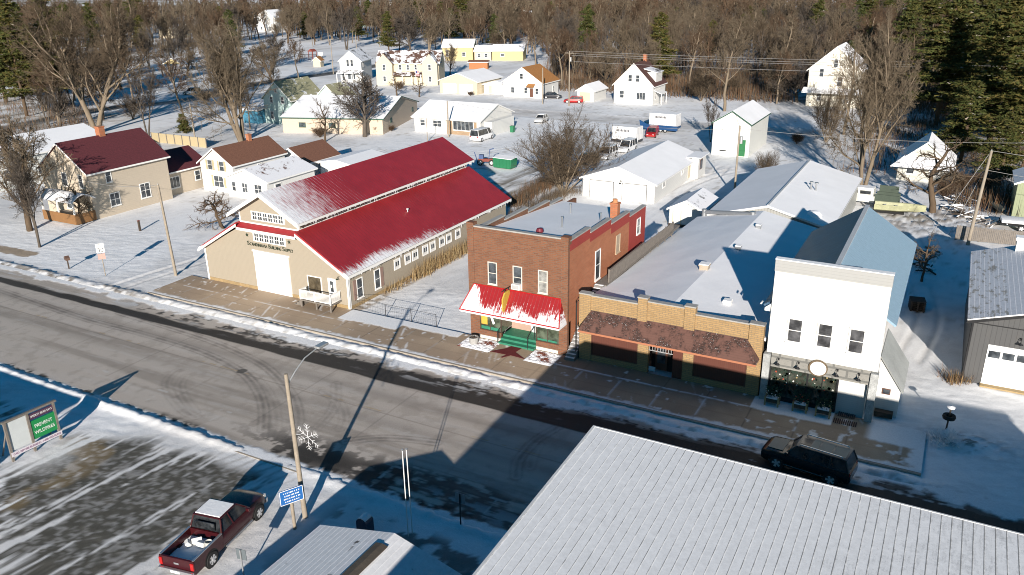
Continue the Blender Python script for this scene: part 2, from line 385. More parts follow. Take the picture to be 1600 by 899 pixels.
def ground_fn(X, Y):
    n = fbm(X, Y, .08, 5, 3); n2 = fbm(X, Y, .5, 4, 9); n3 = fbm(X, Y, 2.2, 3, 21)
    col = mixa(np.ones(X.shape+(3,))*np.array(SN), (.70, .69, .68), sstep(n, .45, .7))
    rg = np.full(X.shape, .85); z = (n-.5)*.12+(n3-.5)*.05
    # thin snow with dead grass poking through on the lawns beyond the block
    far = sstep(Y, 62, 75)
    g = far*sstep(n2*.6+n3*.4, .60, .72)*.45; col = mixa(col, (.30, .25, .17), g)
    # leaf litter and brush floor in the wood
    wood = np.clip(sstep(Y+(fbm(X, Y, .03, 3, 5)-.5)*60, 200, 218)*(1-sstep(X, -12, -2))*sstep(X, -118, -100)+sstep(Y, 330, 400)
                   + sstep(X+(n-.5)*30, -12, 4)*sstep(Y, 128, 150), 0, 1)
    col = mixa(col, (.16, .115, .07), wood*sstep(n2*.5+n*.5, .38, .60)*.8)
    wl = sstep(-X+(n-.5)*40, 150, 170)*(1-sstep(Y, 118, 130))*sstep(Y, 60, 70)
    col = mixa(col, (.2, .15, .09), wl*sstep(n2, .5, .62)*.6)
    # streets seen as packed, rutted snow
    for pl, wd, dark in ((diag, 3.6, .75), (back_st, 4.6, .55)):
        D = pd(X, Y, pl); m = 1-sstep(D, wd*.8, wd*1.15)
        col = mixa(col, (.42, .37, .32), m*dark*.55)
        for off in (.8, 2.3): col = mixa(col, (.22, .18, .14), m*np.exp(-((D-off)/.45)**2)*dark*sstep(n2, .35, .6))
        z = z-m*.06+np.exp(-((D-wd*1.15)/.5)**2)*.12*n3
    D = pd(X, Y, diag); bare = (1-sstep(D, 2.6, 3.6))*sstep(-X, 158, 176); col = mixa(col, (.07, .065, .06), bare*.9)
    # rutted alley behind the barn
    for pl, w_ in ((alley, 2.2), (alley2, 1.6)):
        D = pd(X, Y, pl); m = 1-sstep(D, w_, w_+1.6)
        col = mixa(col, (.17, .14, .10), m*sstep(fbm(D*1.4, Y*.12, 1, 3, 33), .42, .60)*.85); z = z-m*.05*n3
    for pl in [drive, eastlane, driveR]+tracks:
        D = pd(X, Y, pl); r_ = np.exp(-((D-.8)/.22)**2); z = z-r_*.09+np.exp(-((D-1.25)/.25)**2)*.04; col = mixa(col, (.5, .47, .43), r_*.35)
    # dirt along the walls and in the yards
    for x0, x1, y0, y1 in ((-44.3, -43.6, 51.5, 79), (-31.0, -22, 68, 72)):
        D = np.hypot(np.maximum(np.maximum(x0-X, X-x1), 0), np.maximum(np.maximum(y0-Y, Y-y1), 0)); col = mixa(col, (.30, .22, .13), (1-sstep(D, .1, .7))*sstep(n3, .3, .55)*.8)
    junk = np.exp(-(((X+1.5)/6)**2+((Y-104)/7)**2)**2); col = mixa(col, (.2, .16, .12), junk*sstep(n3*.5+n2*.5, .45, .58)*.8); z = z+junk*(n3-.4)*.5
    # verge north of the street: ploughed berm
    b = np.exp(-((Y-45.4-.25*(n2-.5))/.42)**2)*(.04+.22*n3+.25*np.clip(n2-.4, 0, 1))*(1-sstep(X, 0, 3)); z = z+b
    col = mixa(col, (.30, .27, .23), np.exp(-((Y-44.9)/.5)**2)*sstep(n3, .50, .68)*.6)
    # foreground: lot south of the street
    S = 1-sstep(Y, 29.6, 30.2)
    bn = np.exp(-((Y-30.15)/.38)**2)*(.03+.15*n3+.09*sstep(-X, 33, 40)); z = z+bn
    lot = S*sstep(-X, 29.5, 33)*(1-sstep(Y+(fbm(X, Y, .2, 2, 77)-.5)*4-np.clip((-X-42)*.12, 0, 3)*-1, 27.3, 28.6))
    st = streak(X, Y, 40)
    st = st+(fbm(X, Y, .12, 3, 66)-.5)*.35+.06*sstep(-X, 30, 36); dk = lot*sstep(st, .515, .57)*(.7+.3*sstep(fbm(X, Y, 4., 3, 67), .3, .55))
    signpatch = np.exp(-(((X+49)/4.2)**2+((Y-24.3)/2.4)**2)**2)
    dk = dk*(1-signpatch)
    c2 = np.ones(X.shape+(3,))*np.array((.085, .078, .062)); c2 = mixa(c2, (.19, .14, .075), sstep(fbm(X, Y, .35, 3, 60), .55, .65)*sstep(-X, 38, 44))
    c2 = mixa(c2, (.2, .18, .15), sstep(fbm(X, Y, 3., 3, 61), .58, .75)*.3)
    col = col*(1-dk[..., None])+c2*dk[..., None]; z = z*(1-lot*.6); rg = rg-dk*.15
    # driveway apron with wheel marks
    ap = np.exp(-(((X+33.5)/3.4)**2+((Y-29.3)/1.6)**2)**2)
    for k in range(9):
        xx = -36.6+k*.75; col = mixa(col, (.25, .22, .19), ap*np.exp(-((X-xx-(Y-29.3)*(.25+.1*(k % 3)))/.11)**2)*.55)
    z = z*(1-ap)
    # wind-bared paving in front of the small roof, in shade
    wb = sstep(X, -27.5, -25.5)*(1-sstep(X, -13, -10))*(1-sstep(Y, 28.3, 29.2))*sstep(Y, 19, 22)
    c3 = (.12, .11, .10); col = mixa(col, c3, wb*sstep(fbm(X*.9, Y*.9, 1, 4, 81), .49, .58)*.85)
    # bare soil on the lot corner east
    eb = np.exp(-(((X-3.4)/2.2)**2+((Y-51.2)/1.2)**2)); col = mixa(col, (.16, .13, .1), eb*sstep(n3, .5, .6)*.8); z = z+eb*(.1+.35*(n3-.3))
    dirty = sstep(-X, 60, 68)*np.exp(-((Y-45.)/1.0)**2)*sstep(n2*.5+n3*.5, .44, .55); col = mixa(col, (.11, .09, .07), dirty*.85)
    fw = (1-sstep(pd(X, Y, P((-30, 384), (46, 397)))+(n3-.5)*.5, .75, .95)); col = mixa(col, (.30, .22, .14), fw*.9)
    # fine wind crust
    cr = fbm(X*.6+Y*.25, Y*2.2-X*.6, 1, 4, 90, .7); col = col*(1-.10*sstep(cr, .5, .68))[..., None]; z = z+(cr-.5)*.045*(1-np.clip(dk, 0, 1))
    # under the street, pavements and lots: keep the snow sheet below them
    rd = sstep(Y, YN-.15+(n3-.5)*.5, YN+.1+(n3-.5)*.5)*(1-sstep(Y, YF-.1+(n3-.5)*.5, YF+.2+(n3-.5)*.5)); z = z*(1-rd)-rd*.10
    sw = sstep(Y, 46.3, 46.45)*(1-sstep(Y, 51.2, 51.4))*sstep(X, -64.2, -63.9)*(1-sstep(X, 1.2, 1.6)); z = z*(1-sw)-sw*.06
    hide = np.clip((1-sstep(Y, 15, 17))+sstep(Y, 230, 260)+sstep(-X, 270, 300)+sstep(X, 55, 70), 0, 1); z = z*(1-hide)
    return col, z, rg
def axis(*seg):
    out = []
    for a, b, s in seg: out += list(np.arange(a, b, s))
    return np.array(out+[seg[-1][1]])
gx = axis((-2500, -400, 150), (-400, -260, 14), (-260, -100, .9), (-100, 11, .17), (11, 60, .9), (60, 300, 20), (300, 2500, 200))
gy = axis((-400, 10, 40), (10, 18, 1), (18, 60, .17), (60, 225, .75), (225, 420, 12), (420, 3000, 120))
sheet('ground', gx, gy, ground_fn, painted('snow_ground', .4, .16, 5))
# --- street
arcs = [smooth(P((0, 453), (125, 496), (219, 521), (312, 549), (375, 580), (403, 611), (412, 640), (411, 672))), smooth(P((345, 563), (375, 574), (410, 602), (428, 632), (432, 665), (425, 685))),
        smooth(P((187, 489), (312, 527), (375, 552), (416, 574), (447, 605), (462, 630), (466, 665), (448, 690))),
        smooth(P((275, 580), (261, 596), (266, 617), (287, 642), (306, 652))), smooth(P((290, 588), (281, 602), (288, 622), (305, 645))),
        smooth(P((540, 690), (592, 684.6), (640, 687), (682, 692))), smooth(P((880, 662), (867, 670), (835, 690), (815.5, 712), (808, 724), (806, 745))), smooth(P((842, 695), (832, 712), (828, 730))),
        smooth(P((505, 612), (530, 630), (538, 655), (532, 670))), smooth(P((330, 700), (400, 725), (470, 690), (520, 640), (525, 600)))]
def road_fn(X, Y):
    n = fbm(X*.05, Y*.9, 1, 4, 101); nf = fbm(X, Y, 1.6, 4, 102); n2 = fbm(X, Y, .35, 4, 103); nl = fbm(X*.22, Y*2.4, 1, 4, 104)
    base = np.array((.50, .44, .38)); col = np.ones(X.shape+(3,))*base
    col = mixa(col, (.29, .25, .21), sstep(n, .48, .72)*.7); col = mixa(col, (.50, .45, .40), sstep(.5-n, .02, .2)*.5)
    col = mixa(col, (.23, .2, .17), np.exp(-((Y-36.9)/.6)**2)*.4+np.exp(-((Y-39.9)/.55)**2)*.5)
    col = mixa(col, (.54, .5, .46), sstep(nl, .56, .72)*.35); col = mixa(col, (.27, .23, .19), sstep(nf, .5, .7)*.3)
    rg = np.full(X.shape, .6); z = np.full(X.shape, .0)
    # wet black gutter strip on the far side
    jit = (nl-.5)*1.0+(n2-.5)*.8
    wstrip = sstep(Y+jit*.25, 41.6, 41.75)*(1-sstep(Y+jit, 42.5+.9*sstep(X, -55, -30), 42.9+1.0*sstep(X, -55, -30)))*sstep(X, -190, -64)
    spots = sstep(nf*.5+nl*.5, .49, .54)*sstep(Y+jit, 42.6, 43.4)*sstep(X, -66, -58)
    black = np.clip(wstrip+spots*.95, 0, 1)
    # melt blotches at the near side
    nb = np.exp(-(((X+31.)/5.5)**2+((Y-31.9)/1.7)**2)**1.5); black = np.clip(black+nb*sstep(nf*.55+n2*.45+.18*nb, .53, .57), 0, 1)
    nb2 = sstep(X, -29, -25)*(1-sstep(Y+jit*1.5, 33.2, 34.6)); black = np.clip(black+nb2*.85*sstep(nf*.4+nl*.6, .36, .5), 0, 1)
    edge = np.exp(-((Y-30.9)/.25)**2)*sstep(nf, .56, .64)*sstep(-X, -1e3, 60); black = np.clip(black+edge, 0, 1)
    lane = sstep(X, -16, -8)*sstep(Y, 40.5, 42.)*.85; black = np.clip(black+lane, 0, 1)
    col = mixa(col, (.022, .019, .016), black*.95); rg = rg+black*.1
    # rubber arcs
    for i, a in enumerate(arcs):
        D = pd(X, Y, a); k = .55 if i in (0, 2, 5, 6) else .28
        t = np.maximum(np.exp(-((D)/.14)**2), .8*np.exp(-((D-.34)/.08)**2)); col = mixa(col, (.06, .05, .045), t*k*(.55+.45*sstep(nf, .35, .6)))
    # salt and thin snow streaks
    s_ = sstep(nl*.7+nf*.3, .57, .66)*(np.exp(-((Y-43.8)/.9)**2)+.75*np.exp(-((Y-31.6)/.9)**2)*sstep(X, -27, -22)+np.exp(-((Y-43.5)/1.2)**2)*sstep(X, -20, -10))
    col = mixa(col, (.6, .6, .6), np.clip(s_, 0, 1)*.75); rg = rg+s_*.1
    es = (1-sstep(Y+(nf-.5)*.9, YN+.05, YN+.4))+sstep(Y+(nf-.5)*1.2+(n2-.5)*2.2, YF-.75, YF-.25); col = mixa(col, SN, np.clip(es, 0, 1)); z = z+np.clip(es, 0, 1)*.03
    # slab joints
    for xj in np.arange(-118, 20, 7.3): col = mixa(col, (.08, .07, .06), np.exp(-((X-xj)/.05)**2)*.30*(Y > 33)*(Y < 41.9))
    col = mixa(col, (.07, .06, .05), np.exp(-((Y-37.9)/.05)**2)*.4)
    # paint
    col = mixa(col, (.42, .29, .10), (np.abs(Y-38.1) < .07)*sstep(nf, .44, .56)*.55*((X % 12) < 5))
    for px in ((155, 587), (243, 618), (341, 650), (605, 737), (768, 791), (872, 842)):
        g = G(*px); m = ((np.abs(X-g.x) < .07)*(np.abs(Y-g.y) < .75)+(np.abs(Y-g.y-.7) < .08)*(np.abs(X-g.x) < .55) > 0)
        col = mixa(col, (.55, .53, .5), m*sstep(nf, .35, .5)*.7)
    cd = np.hypot(X-G(378, 580).x, Y-G(378, 580).y); col = mixa(col, (.05, .045, .04), (cd < .38)*.8)
    return col, z, rg
sheet('main_street', axis((-420, -105, 3), (-105, 14, .11), (14, 260, 3)), axis((YN-.5, YF+.6, .09)), road_fn, painted('street_concrete', .35, .38, 11))
# --- pavement in front of the shops, a slab about 0.12 m above the street
def walk_fn(X, Y):
    nf = fbm(X, Y, 1.8, 4, 201); n2 = fbm(X, Y, .3, 4, 202); nd = fbm((X+Y*.45)*2.4, (Y-X*.2)*.35, 1, 4, 203)
    col = np.ones(X.shape+(3,))*np.array((.44, .335, .235)); col = mixa(col, (.34, .255, .18), sstep(n2, .42, .65)*.7)
    col = mixa(col, (.2, .15, .10), sstep(Y, 49.1, 49.3)*.25)
    seam = np.exp(-((Y-48.95)/.06)**2)*(X < -41); col = mixa(col, (.7, .69, .68), seam*sstep(nf, .35, .5))
    for xj in np.arange(-64, 2, 3.05):
        j = np.exp(-((X-xj)/.045)**2); col = mixa(col, (.13, .10, .07), j*.6)
        col = mixa(col, (.72, .72, .72), np.exp(-((X-xj)/.07)**2)*sstep(fbm(X, Y*.7, 1, 3, int(xj) % 97+300), .5, .6)*.8*(.35+.65*(X > -24)))
    col = mixa(col, (.13, .10, .07), np.exp(-((Y-47.9)/.04)**2)*.35)
    sn = sstep(nd, .72, .77)*.6*(.4+.6*(X < -33)); sn = np.maximum(sn, 1-sstep(Y+(nf-.5)*.7, 46.35, 46.75))
    sn = np.maximum(sn, sstep(Y+(nf-.5)*.5-.35*(X+44)/6, 49.0, 49.25)*(X > -44)*(X < -38))
    sn = np.maximum(sn, sstep(Y+(nf-.5)*.3, 50.25, 50.5)*(X > -38.5)*(X < -32.6))
    sn = np.maximum(sn, (np.exp(-((Y-49.6)/.10)**2)*(X > -24)*(X < -8.8)*sstep(nf, .3, .5)))
    sn = np.maximum(sn, sstep(Y+(nf-.5)*.4, 49.35, 49.6)*(X > -9.2)*(X < -4.1)*.95)
    
    sn = np.maximum(sn, sstep(nf*.5+n2*.5, .60, .66)*(X > -10)*.8)
    sn = np.maximum(sn, sstep(X, -2.2, -1.6)*sstep(Y+(nf-.5)*.5, 48.6, 48.9)); sn = np.maximum(sn, sstep(X+(nf-.5)*1.2, .3, .8))
    sn = np.maximum(sn, sstep(nf, .74, .8)*.8)
    col = mixa(col, SN, sn)
    z = np.full(X.shape, .12)+sn*.02
    return col, z, np.full(X.shape, .8)
sheet('pavement', axis((-64, 1.3, .09)), axis((46.25, 51.31, .08)), walk_fn, painted('pavement_concrete', .2, .28, 9))
kerb_m = M('kerb_concrete', (.36, .31, .25), .85, .2)
o = MB().box(-64, 1.3, 46.08, 46.25, -.1, .125).build('kerb', kerb_m); o['kind'] = 'structure'
o = MB().box(-105, 14, YN-.62, YN-.5, -.1, .03).build('near_kerb', kerb_m); o['kind'] = 'structure'
# ================================================================== THE FIVE BUILDINGS ON THE STREET
tan_siding = siding('tan_siding', (.33, .285, .22), .11, 'Z', .65, .35)
white_siding = siding('white_siding', (.64, .63, .60), .14, 'Z', .6, .3, grime=.10)
brown_brick = brick('brown_brick', (.22, .085, .04), (.13, .05, .026), (.15, .11, .08), patch=(.05, .025, .016))
orange_brick = brick('orange_brick', (.46, .155, .07), (.36, .11, .045), (.30, .18, .11), patch=(.24, .08, .04))
yellow_brick = brick('yellow_brick', (.40, .255, .115), (.31, .195, .085), (.21, .16, .10), patch=(.2, .12, .05))
red_brick = brick('red_painted_brick', (.36, .045, .035), (.33, .04, .03), (.25, .04, .035), patch=(.28, .05, .04))
stone_cap = M('stone_coping', (.36, .35, .33), .8, .25, 2)
green_paint = M('green_painted_boards', (.03, .20, .12), .6, .25, 2)
dark_in = M('dark_interior', (.02, .018, .015), .9, .2)
RED = (.31, .022, .027)
def m_upper(nt, s, v, rib):      # streaky snow, thick at the street end of the upper roof
    n1 = noise(nt, coords(nt, (1.1, 6, 1)), 1, 5, .75); n2 = noise(nt, v, .25, 4, .6)
    f = math_(nt, 'SUBTRACT', 1.12, math_(nt, 'MULTIPLY', s[1], .095))
    f = math_(nt, 'MAXIMUM', f, .12); f2 = math_(nt, 'ADD', math_(nt, 'MULTIPLY', f, .42), math_(nt, 'ADD', math_(nt, 'MULTIPLY', n1, .55), math_(nt, 'MULTIPLY', n2, .3)))
    f2 = math_(nt, 'ADD', f2, math_(nt, 'MULTIPLY', rib, .22))
    return ramp(nt, f2, .70, .90)
def m_lower(nt, s, v, rib):      # snow held along the lower eave near the street end
    n1 = noise(nt, coords(nt, (1, 4, 1)), 1.2, 5, .8); n2 = noise(nt, v, .35, 4, .6)
    lowz = math_(nt, 'DIVIDE', math_(nt, 'SUBTRACT', 4.55, s[2]), 1.3)
    yy = math_(nt, 'SUBTRACT', 1.15, math_(nt, 'MULTIPLY', math_(nt, 'ABSOLUTE', math_(nt, 'SUBTRACT', s[1], 4.5)), .05))
    f = math_(nt, 'MULTIPLY', math_(nt, 'MAXIMUM', lowz, -1.), math_(nt, 'MAXIMUM', yy, .25))
    f = math_(nt, 'ADD', math_(nt, 'MULTIPLY', f, .45), math_(nt, 'ADD', math_(nt, 'MULTIPLY', n1, .6), math_(nt, 'MULTIPLY', n2, .25)))
    return ramp(nt, math_(nt, 'ADD', f, math_(nt, 'MULTIPLY', rib, .08)), .66, .78)
red_up = ribbed('red_metal_upper', RED, .42, 'Y', m_upper)
red_lo = ribbed('red_metal_lower', RED, .42, 'Y', m_lower)
# ---------------- barn-like building supply store
B = root('building_supply_store', (-61.5, 51.3, 0), 0, 'tan clapboard barn-shaped store with two-tier red metal roof and white rolling door', 'building')
W, D_ = 17.2, 28.4
MB().prism([(0, 0), (W, 0), (W, 3.45), (12.1, 6.1), (5.1, 6.1), (0, 3.45)], 0, D_).build('wall', tan_siding, B)
mon = MB().prism([(5.1, 5.9), (12.1, 5.9), (12.1, 7.75), (8.6, 9.62), (5.1, 7.75)], .12, D_-.05).build('upper_wall', tan_siding, B)
MB().box(-.004+.0, W+.01, -.03, .0, 0, .42).box(W, W+.03, 0, D_, 0, .3).build('foundation', M('stained_foundation', (.34, .24, .12), .85, .35, 2), B)
r = MB()
for sx in (0, 1):
    if sx: a = [(12.13, -.45, 6.62), (17.65, -.45, 3.40), (17.65, D_+.45, 3.40), (12.13, D_+.45, 6.62)]
    else: a = [(-.45, -.45, 3.40), (5.07, -.45, 6.62), (5.07, D_+.45, 6.62), (-.45, D_+.45, 3.40)]
    r.slab(*a, .14)
r.slab((5.07, -.45, 6.2), (12.13, -.45, 6.2), (12.13, .14, 6.55), (5.07, .14, 6.55), .1)
r.build('lower_roof', red_lo, B)
r = MB(); s_ = 1.87/3.5
r.slab((4.4, -.7, 7.82-.35), (8.6, -.7, 9.78), (8.6, D_+.5, 9.78), (4.4, D_+.5, 7.47), .12)
r.slab((8.6, -.7, 9.78), (12.8, -.7, 7.47), (12.8, D_+.5, 7.47), (8.6, D_+.5, 9.78), .12)
r.build('upper_roof', red_up, B)
t = MB()
# white rake boards and corner boards
def rake(t, x0, z0, x1, z1, y, h=.26, th=.06): t.add([(x0, y-th, z0-h), (x1, y-th, z1-h), (x1, y-th, z1), (x0, y-th, z0), (x0, y, z0-h), (x1, y, z1-h), (x1, y, z1), (x0, y, z0)], [(0, 1, 2, 3), (7, 6, 5, 4), (0, 4, 5, 1), (3, 2, 6, 7), (0, 3, 7, 4), (1, 5, 6, 2)])
rake(t, -.47, 3.28, 5.07, 6.46, -.47); rake(t, 12.13, 6.46, 17.67, 3.28, -.47); t.box(5.07, 12.13, -.52, -.46, 5.92, 6.16)
rake(t, 4.38, 7.36, 8.6, 9.68, -.72); rake(t, 8.6, 9.68, 12.82, 7.36, -.72)
for yy in (D_+.52,): rake(t, 12.13, 6.46, 17.67, 3.28, yy); rake(t, 8.6, 9.68, 12.82, 7.36, yy)
t.box(17.655, 17.72, -.45, D_+.45, 3.12, 3.36); t.box(12.81, 12.86, -.7, D_+.5, 7.22, 7.42)
for x in (0, W): t.box(x-.1, x+.1, -.05, -.035, 0, 3.4)
t.box(W+.035, W+.05, -.05, .22, 0, 3.1); t.box(5.05, 5.2, .075, .105, 6.55, 7.7); t.box(12.0, 12.15, .075, .105, 6.55, 7.7); t.box(12.115, 12.13, .08, .28, 6.62, 7.5); t.box(12.115, 12.135, .28, D_, 6.62, 6.7)
t.box(5.1, 12.1, .07, .11, 6.53, 6.66)
t.build('trim', white_trim, B)
# icicles
ic = MB()
for x, z0, n in ((12.84, 7.24, 120), (17.70, 3.14, 90)):
    for k in range(n):
        y = random.uniform(-.4, D_+.3); L = random.uniform(.05, .42)*random.random()**.6+.05
        ic.add([(x-.02, y-.025, z0), (x+.02, y-.02, z0), (x, y+.03, z0), (x, y, z0-L)], [(0, 1, 2), (0, 3, 1), (1, 3, 2), (2, 3, 0)])
o = ic.build('icicles', M('ice', (.75, .78, .82), .15, .05), B); o['kind'] = 'stuff'
def win_strip(parent, u0, u1, z0, z1, n, face='front', off=0, name='window_band'):
    mx = face_matrix(face, W, D_, 0, 0, off); a = MB().at(mx); a.box(u0-.12, u1+.12, -.04, 0, z0-.1, z1+.1)
    o = a.build(name, white_trim, parent); st = (u1-u0)/n
    for i in range(n):
        g = MB().at(mx); x0 = u0+st*i+st*.14; x1 = u0+st*(i+1)-st*.14; xm = (x0+x1)/2; zm = (z0+z1)/2
        for a_, b_ in ((x0, xm-.03), (xm+.03, x1)):
            for c_, d_ in ((z0, zm-.03), (zm+.03, z1)): g.box(a_, b_, -.055, -.042, c_, d_)
        g.build('pane', GL, o)
win_strip(B, 6.7, 10.45, 7.0, 7.65, 6, off=-.12+.0); win_strip(B, 6.72, 10.4, 5.02, 5.68, 6)
for yy in (2.55, 5.9, 9.85, 13.9, 17.9, 21.9, 25.2): window(B, 12.1, D_, 'right', yy, 6.86, .98, .72, white_trim, GL, cols=3, rows=2, sill=False, ft=.07, name='upper_window')
for i, yy in enumerate((7.2, 8.9, 10.15, 11.9, 13.2, 14.9, 16.2, 17.95)):
    o = window(B, W, D_, 'right', yy, 1.66, .78, .85, white_trim, M('white_shade', (.7, .69, .66), .6), cols=1, rows=1, ft=.1, sill=False, name='small_window')
    g = MB().at(face_matrix('right', W, D_, yy, 1.66)).box(-.27, -.04, -.032, -.019, .22, .66).box(.06, .29, -.032, -.019, .22, .66).build('dark_pane', GL, o)
shut = M('faded_rose_shutter', (.26, .17, .14), .7)
for yy, sy in ((1.55, -1), (4.1, 1)):
    window(B, W, D_, 'right', yy, .75, .7, 1.7, white_trim, GL, 1, 2)
    MB().at(face_matrix('right', W, D_, yy+sy*.68, .7)).box(-.2, .2, -.05, 0, 0, 1.8).build('shutter', shut, B)
d_ = panel(B, W, D_, 'front', 8.53, .1, 3.85, 3.8, M('white_door', (.82, .82, .80), .5, .03), 'rolling_door', .05)
MB().box(6.42, 6.6, -.09, 0, .05, 4.1).box(10.46, 10.62, -.07, 0, .05, 4.0).box(6.3, 10.75, -.12, 0, 3.92, 4.08).build('door_track', white_trim, B)
window(B, W, D_, 'front', 13.45, 1.1, 1.45, 1.4, white_trim, glass('shop_glass', (.045, .035, .02)), 1, 1)
dr = panel(B, W, D_, 'front', 15.45, .9, .86, 1.8, M('white_door'), 'door'); MB().box(15.27, 15.62, -.075, -.062, 1.45, 2.45).build('pane', GL, dr); MB().box(15.33, 15.48, -.085, -.077, 1.85, 2.1).build('notice', white_trim, dr)
letter = M('dark_green_letters', (.02, .035, .02), .5)
x = 5.75
for wd, wid in (('Scandinavia', 2.55), ('Building', 1.62), ('Supply', 1.35)):
    a = text(wd[0], 'letters', letter, B, (x+.14, -.03, 4.62-(x-5.75)*.0), (R(90), 0, 0), .55, .27, .02)
    text(wd[1:].upper(), 'letters', letter, B, (x+.32+(wid-.42)/2, -.03, 4.57), (R(90), 0, 0), .42, wid-.42, .02)
    x += wid+.06
for xx in (5.85, 10.95):
    st = []
    for k in range(10): rr = .2 if k % 2 == 0 else .08; a = R(90+36*k); st.append((xx+rr*math.cos(a), 5.4+rr*math.sin(a)))
    MB().prism(st[::1], -.05, 0).build('star', letter, B)
lm = MB().tube([(16.35, 0, 3.0), (16.35, -.25, 3.05), (16.35, -.35, 2.95)], .03).lathe([(.02, .1), (.14, 0)], (16.35, -.35, 2.85), 10).build('wall_lamp', letter, B)
MB().lathe([(.05, 0), (.05, .35), (.12, .36), (.12, .45)], (14.4, 13.2, 5.2), 8).build('roof_vent', white_trim, B)
# entrance deck (fixed to the store)
dk = MB(); dk.box(12.9, 16.4, -1.5, -.04, .72, .84); 
for px in (13.0, 14.7, 16.3): dk.box(px-.06, px+.06, -1.46, -1.34, .1, .72)
dko = dk.build('porch_deck', wood_grey, B)
rl = MB()
for px in (12.95, 14.6, 16.35): rl.box(px-.05, px+.05, -1.5, -1.4, .84, 1.75)
rl.box(12.9, 16.4, -1.49, -1.41, 1.68, 1.76).box(12.9, 16.4, -1.48, -1.42, .92, .99)
for k in range(28): px = 13.05+k*.118; rl.box(px-.02, px+.02, -1.47, -1.43, .98, 1.69)
rl.box(16.31, 16.39, -1.4, -.05, 1.68, 1.76)
for k in range(10): py = -1.35+k*.13; rl.box(16.33, 16.37, py-.02, py+.02, .9, 1.69)
rl.box(12.9, 12.99, -.75, -.65, .84, 1.75).box(12.91, 12.98, -1.4, -.7, 1.68, 1.76)
for k in range(5): py = -1.35+k*.13; rl.box(12.93, 12.97, py-.02, py+.02, .9, 1.69)
rl.build('railing', white_trim, dko)
stp = MB()
for k in range(3): stp.box(12.9-.3*(k+1), 12.9-.3*k, -1.3, -.2, .12, .72-.2*(k+.6))
stp.build('step', wood_grey, dko)
# ---------------- two-storey brick restaurant
B = root('brick_shop_building', (-31.9, 51.3, 0), 0, 'two-storey brown brick shop with red front awning and flat snowy roof', 'building')
W, D_ = 8.5, 17.8
pf = [(0, 9.4), (4, 9.05), (8.3, 8.6), (12.5, 8.1)]
wl = MB()
wl.box(0, W, .0, .3, 2.75, 9.3)                                       # street front above the shop window
wl.box(0, .85, 0, .6, 0, 2.75).box(7.8, W, 0, .6, 0, 2.75)
wl.box(.85, 2.75, 0, .25, .1, .82).box(5.85, 7.8, 0, .25, .1, .82)
wl.box(0, .3, .3, D_+2, 0, 6.9)
wl.build('front_wall', brown_brick, B)
wr = MB()
zs = [(.3, 4, 9.12), (4, 8.3, 8.75), (8.3, 12.5, 8.3), (12.5, D_-1.2, 7.85)]
for a, b, z in zs: wr.box(W-.3, W, a if a > .3 else .301, b, 0, z)
wr.box(.3, W-.3, D_-1.5, D_-1.2, 0, 7.2)
wr.build('side_wall', orange_brick, B)
wb = MB()
for a, b, z in ((.3, 5.3, 8.75), (5.3, 9.5, 8.4), (9.5, 13.8, 8.0), (13.8, D_-1.2, 7.6)): wb.box(.004, .3, a, b, 6.9, z)
wb.build('parapet', brown_brick, B)
band = MB()
poly = [(.31, 8.4), (4, 8.4), (4.0, 8.15), (8.3, 8.15), (8.3, 7.6), (12.5, 7.6), (12.5, 3.0), (16.59, 3.0), (16.59, 7.86), (12.5, 7.86), (12.5, 8.31), (8.3, 8.31), (8.3, 8.76), (4, 8.76), (4, 9.13), (.31, 9.13)]
band.box(W, W+.012, .31, 4, 8.35, 9.12).box(W, W+.012, 4.001, 8.3, 8.0, 8.75).box(W, W+.012, 8.301, 12.5, 7.45, 8.3).box(W, W+.012, 12.501, 16.58, 3.2, 7.85)
band.build('red_painted_band', red_brick, B)
cp = MB()
for a, b, z in zs: cp.box(W-.36, W+.06, a, b, z, z+.1)
for a, b, z in ((.3, 5.3, 8.75), (5.3, 9.5, 8.4), (9.5, 13.8, 8.0), (13.8, D_-1.2, 7.6)): cp.box(-.06, .36, a, b, z, z+.12)
cp.box(.55, W-.55, -.05, .36, 9.3, 9.4); cp.build('coping', stone_cap, B)
pr = MB(); pr.box(-.06, .55, -.06, .5, 8.9, 9.62).box(W-.55, W+.05, -.06, .5, 8.9, 9.5).box(-.04, .5, -.04, 0, 2.75, 8.9).box(W-.5, W+.03, -.04, 0, 2.75, 8.9)
pr.box(.5, W-.5, -.04, 0, 8.75, 9.0); pr.build('corner_pier', brown_brick, B)
rf = MB().slab((.3, .3, 8.6), (W-.3, .3, 8.6), (W-.3, D_-1.4, 7.4), (.3, D_-1.4, 7.4), .3).build('roof', roof_snow, B)
for (x, y, h, rr) in ((3.3, 11.8, .75, .07), (5.2, 6.0, .8, .07), (7.1, 9.5, .75, .05)): MB().lathe([(rr, 0), (rr, h), (rr*1.5, h+.01), (rr*1.5, h+.1)], (x, y, 8.75-y*.082), 10).build('vent_pipe', grey_metal, rf)
MB().lathe([(.3, 0), (.3, .12), (.22, .28), (.0, .33)], (4.45, 3.5, 8.45), 14).build('dome_vent', M('maroon_dome', (.16, .02, .03), .5), rf)
ch = MB().box(7.35, 8.0, 10.9, 11.5, 7.9, 9.3).box(7.3, 8.05, 10.85, 11.55, 9.2, 9.35).build('chimney', orange_brick, B)
MB().lathe([(.28, 0), (.2, .1), (.2, .3)], (7.67, 11.2, 9.35), 10).build('chimney_pot', M('clay', (.45, .2, .09), .8), ch)
for u, mat_ in ((2.13, GL), (4.32, GL), (6.47, GLC)): window(B, W, D_, 'front', u, 4.93, .66, 1.68, M('cream_frame', (.62, .57, .5), .6), mat_, 1, 2, ft=.07)
MB().box(3.98, 4.68, -.42, -.03, 4.9, 5.32).build('air_conditioner', white_trim, B)
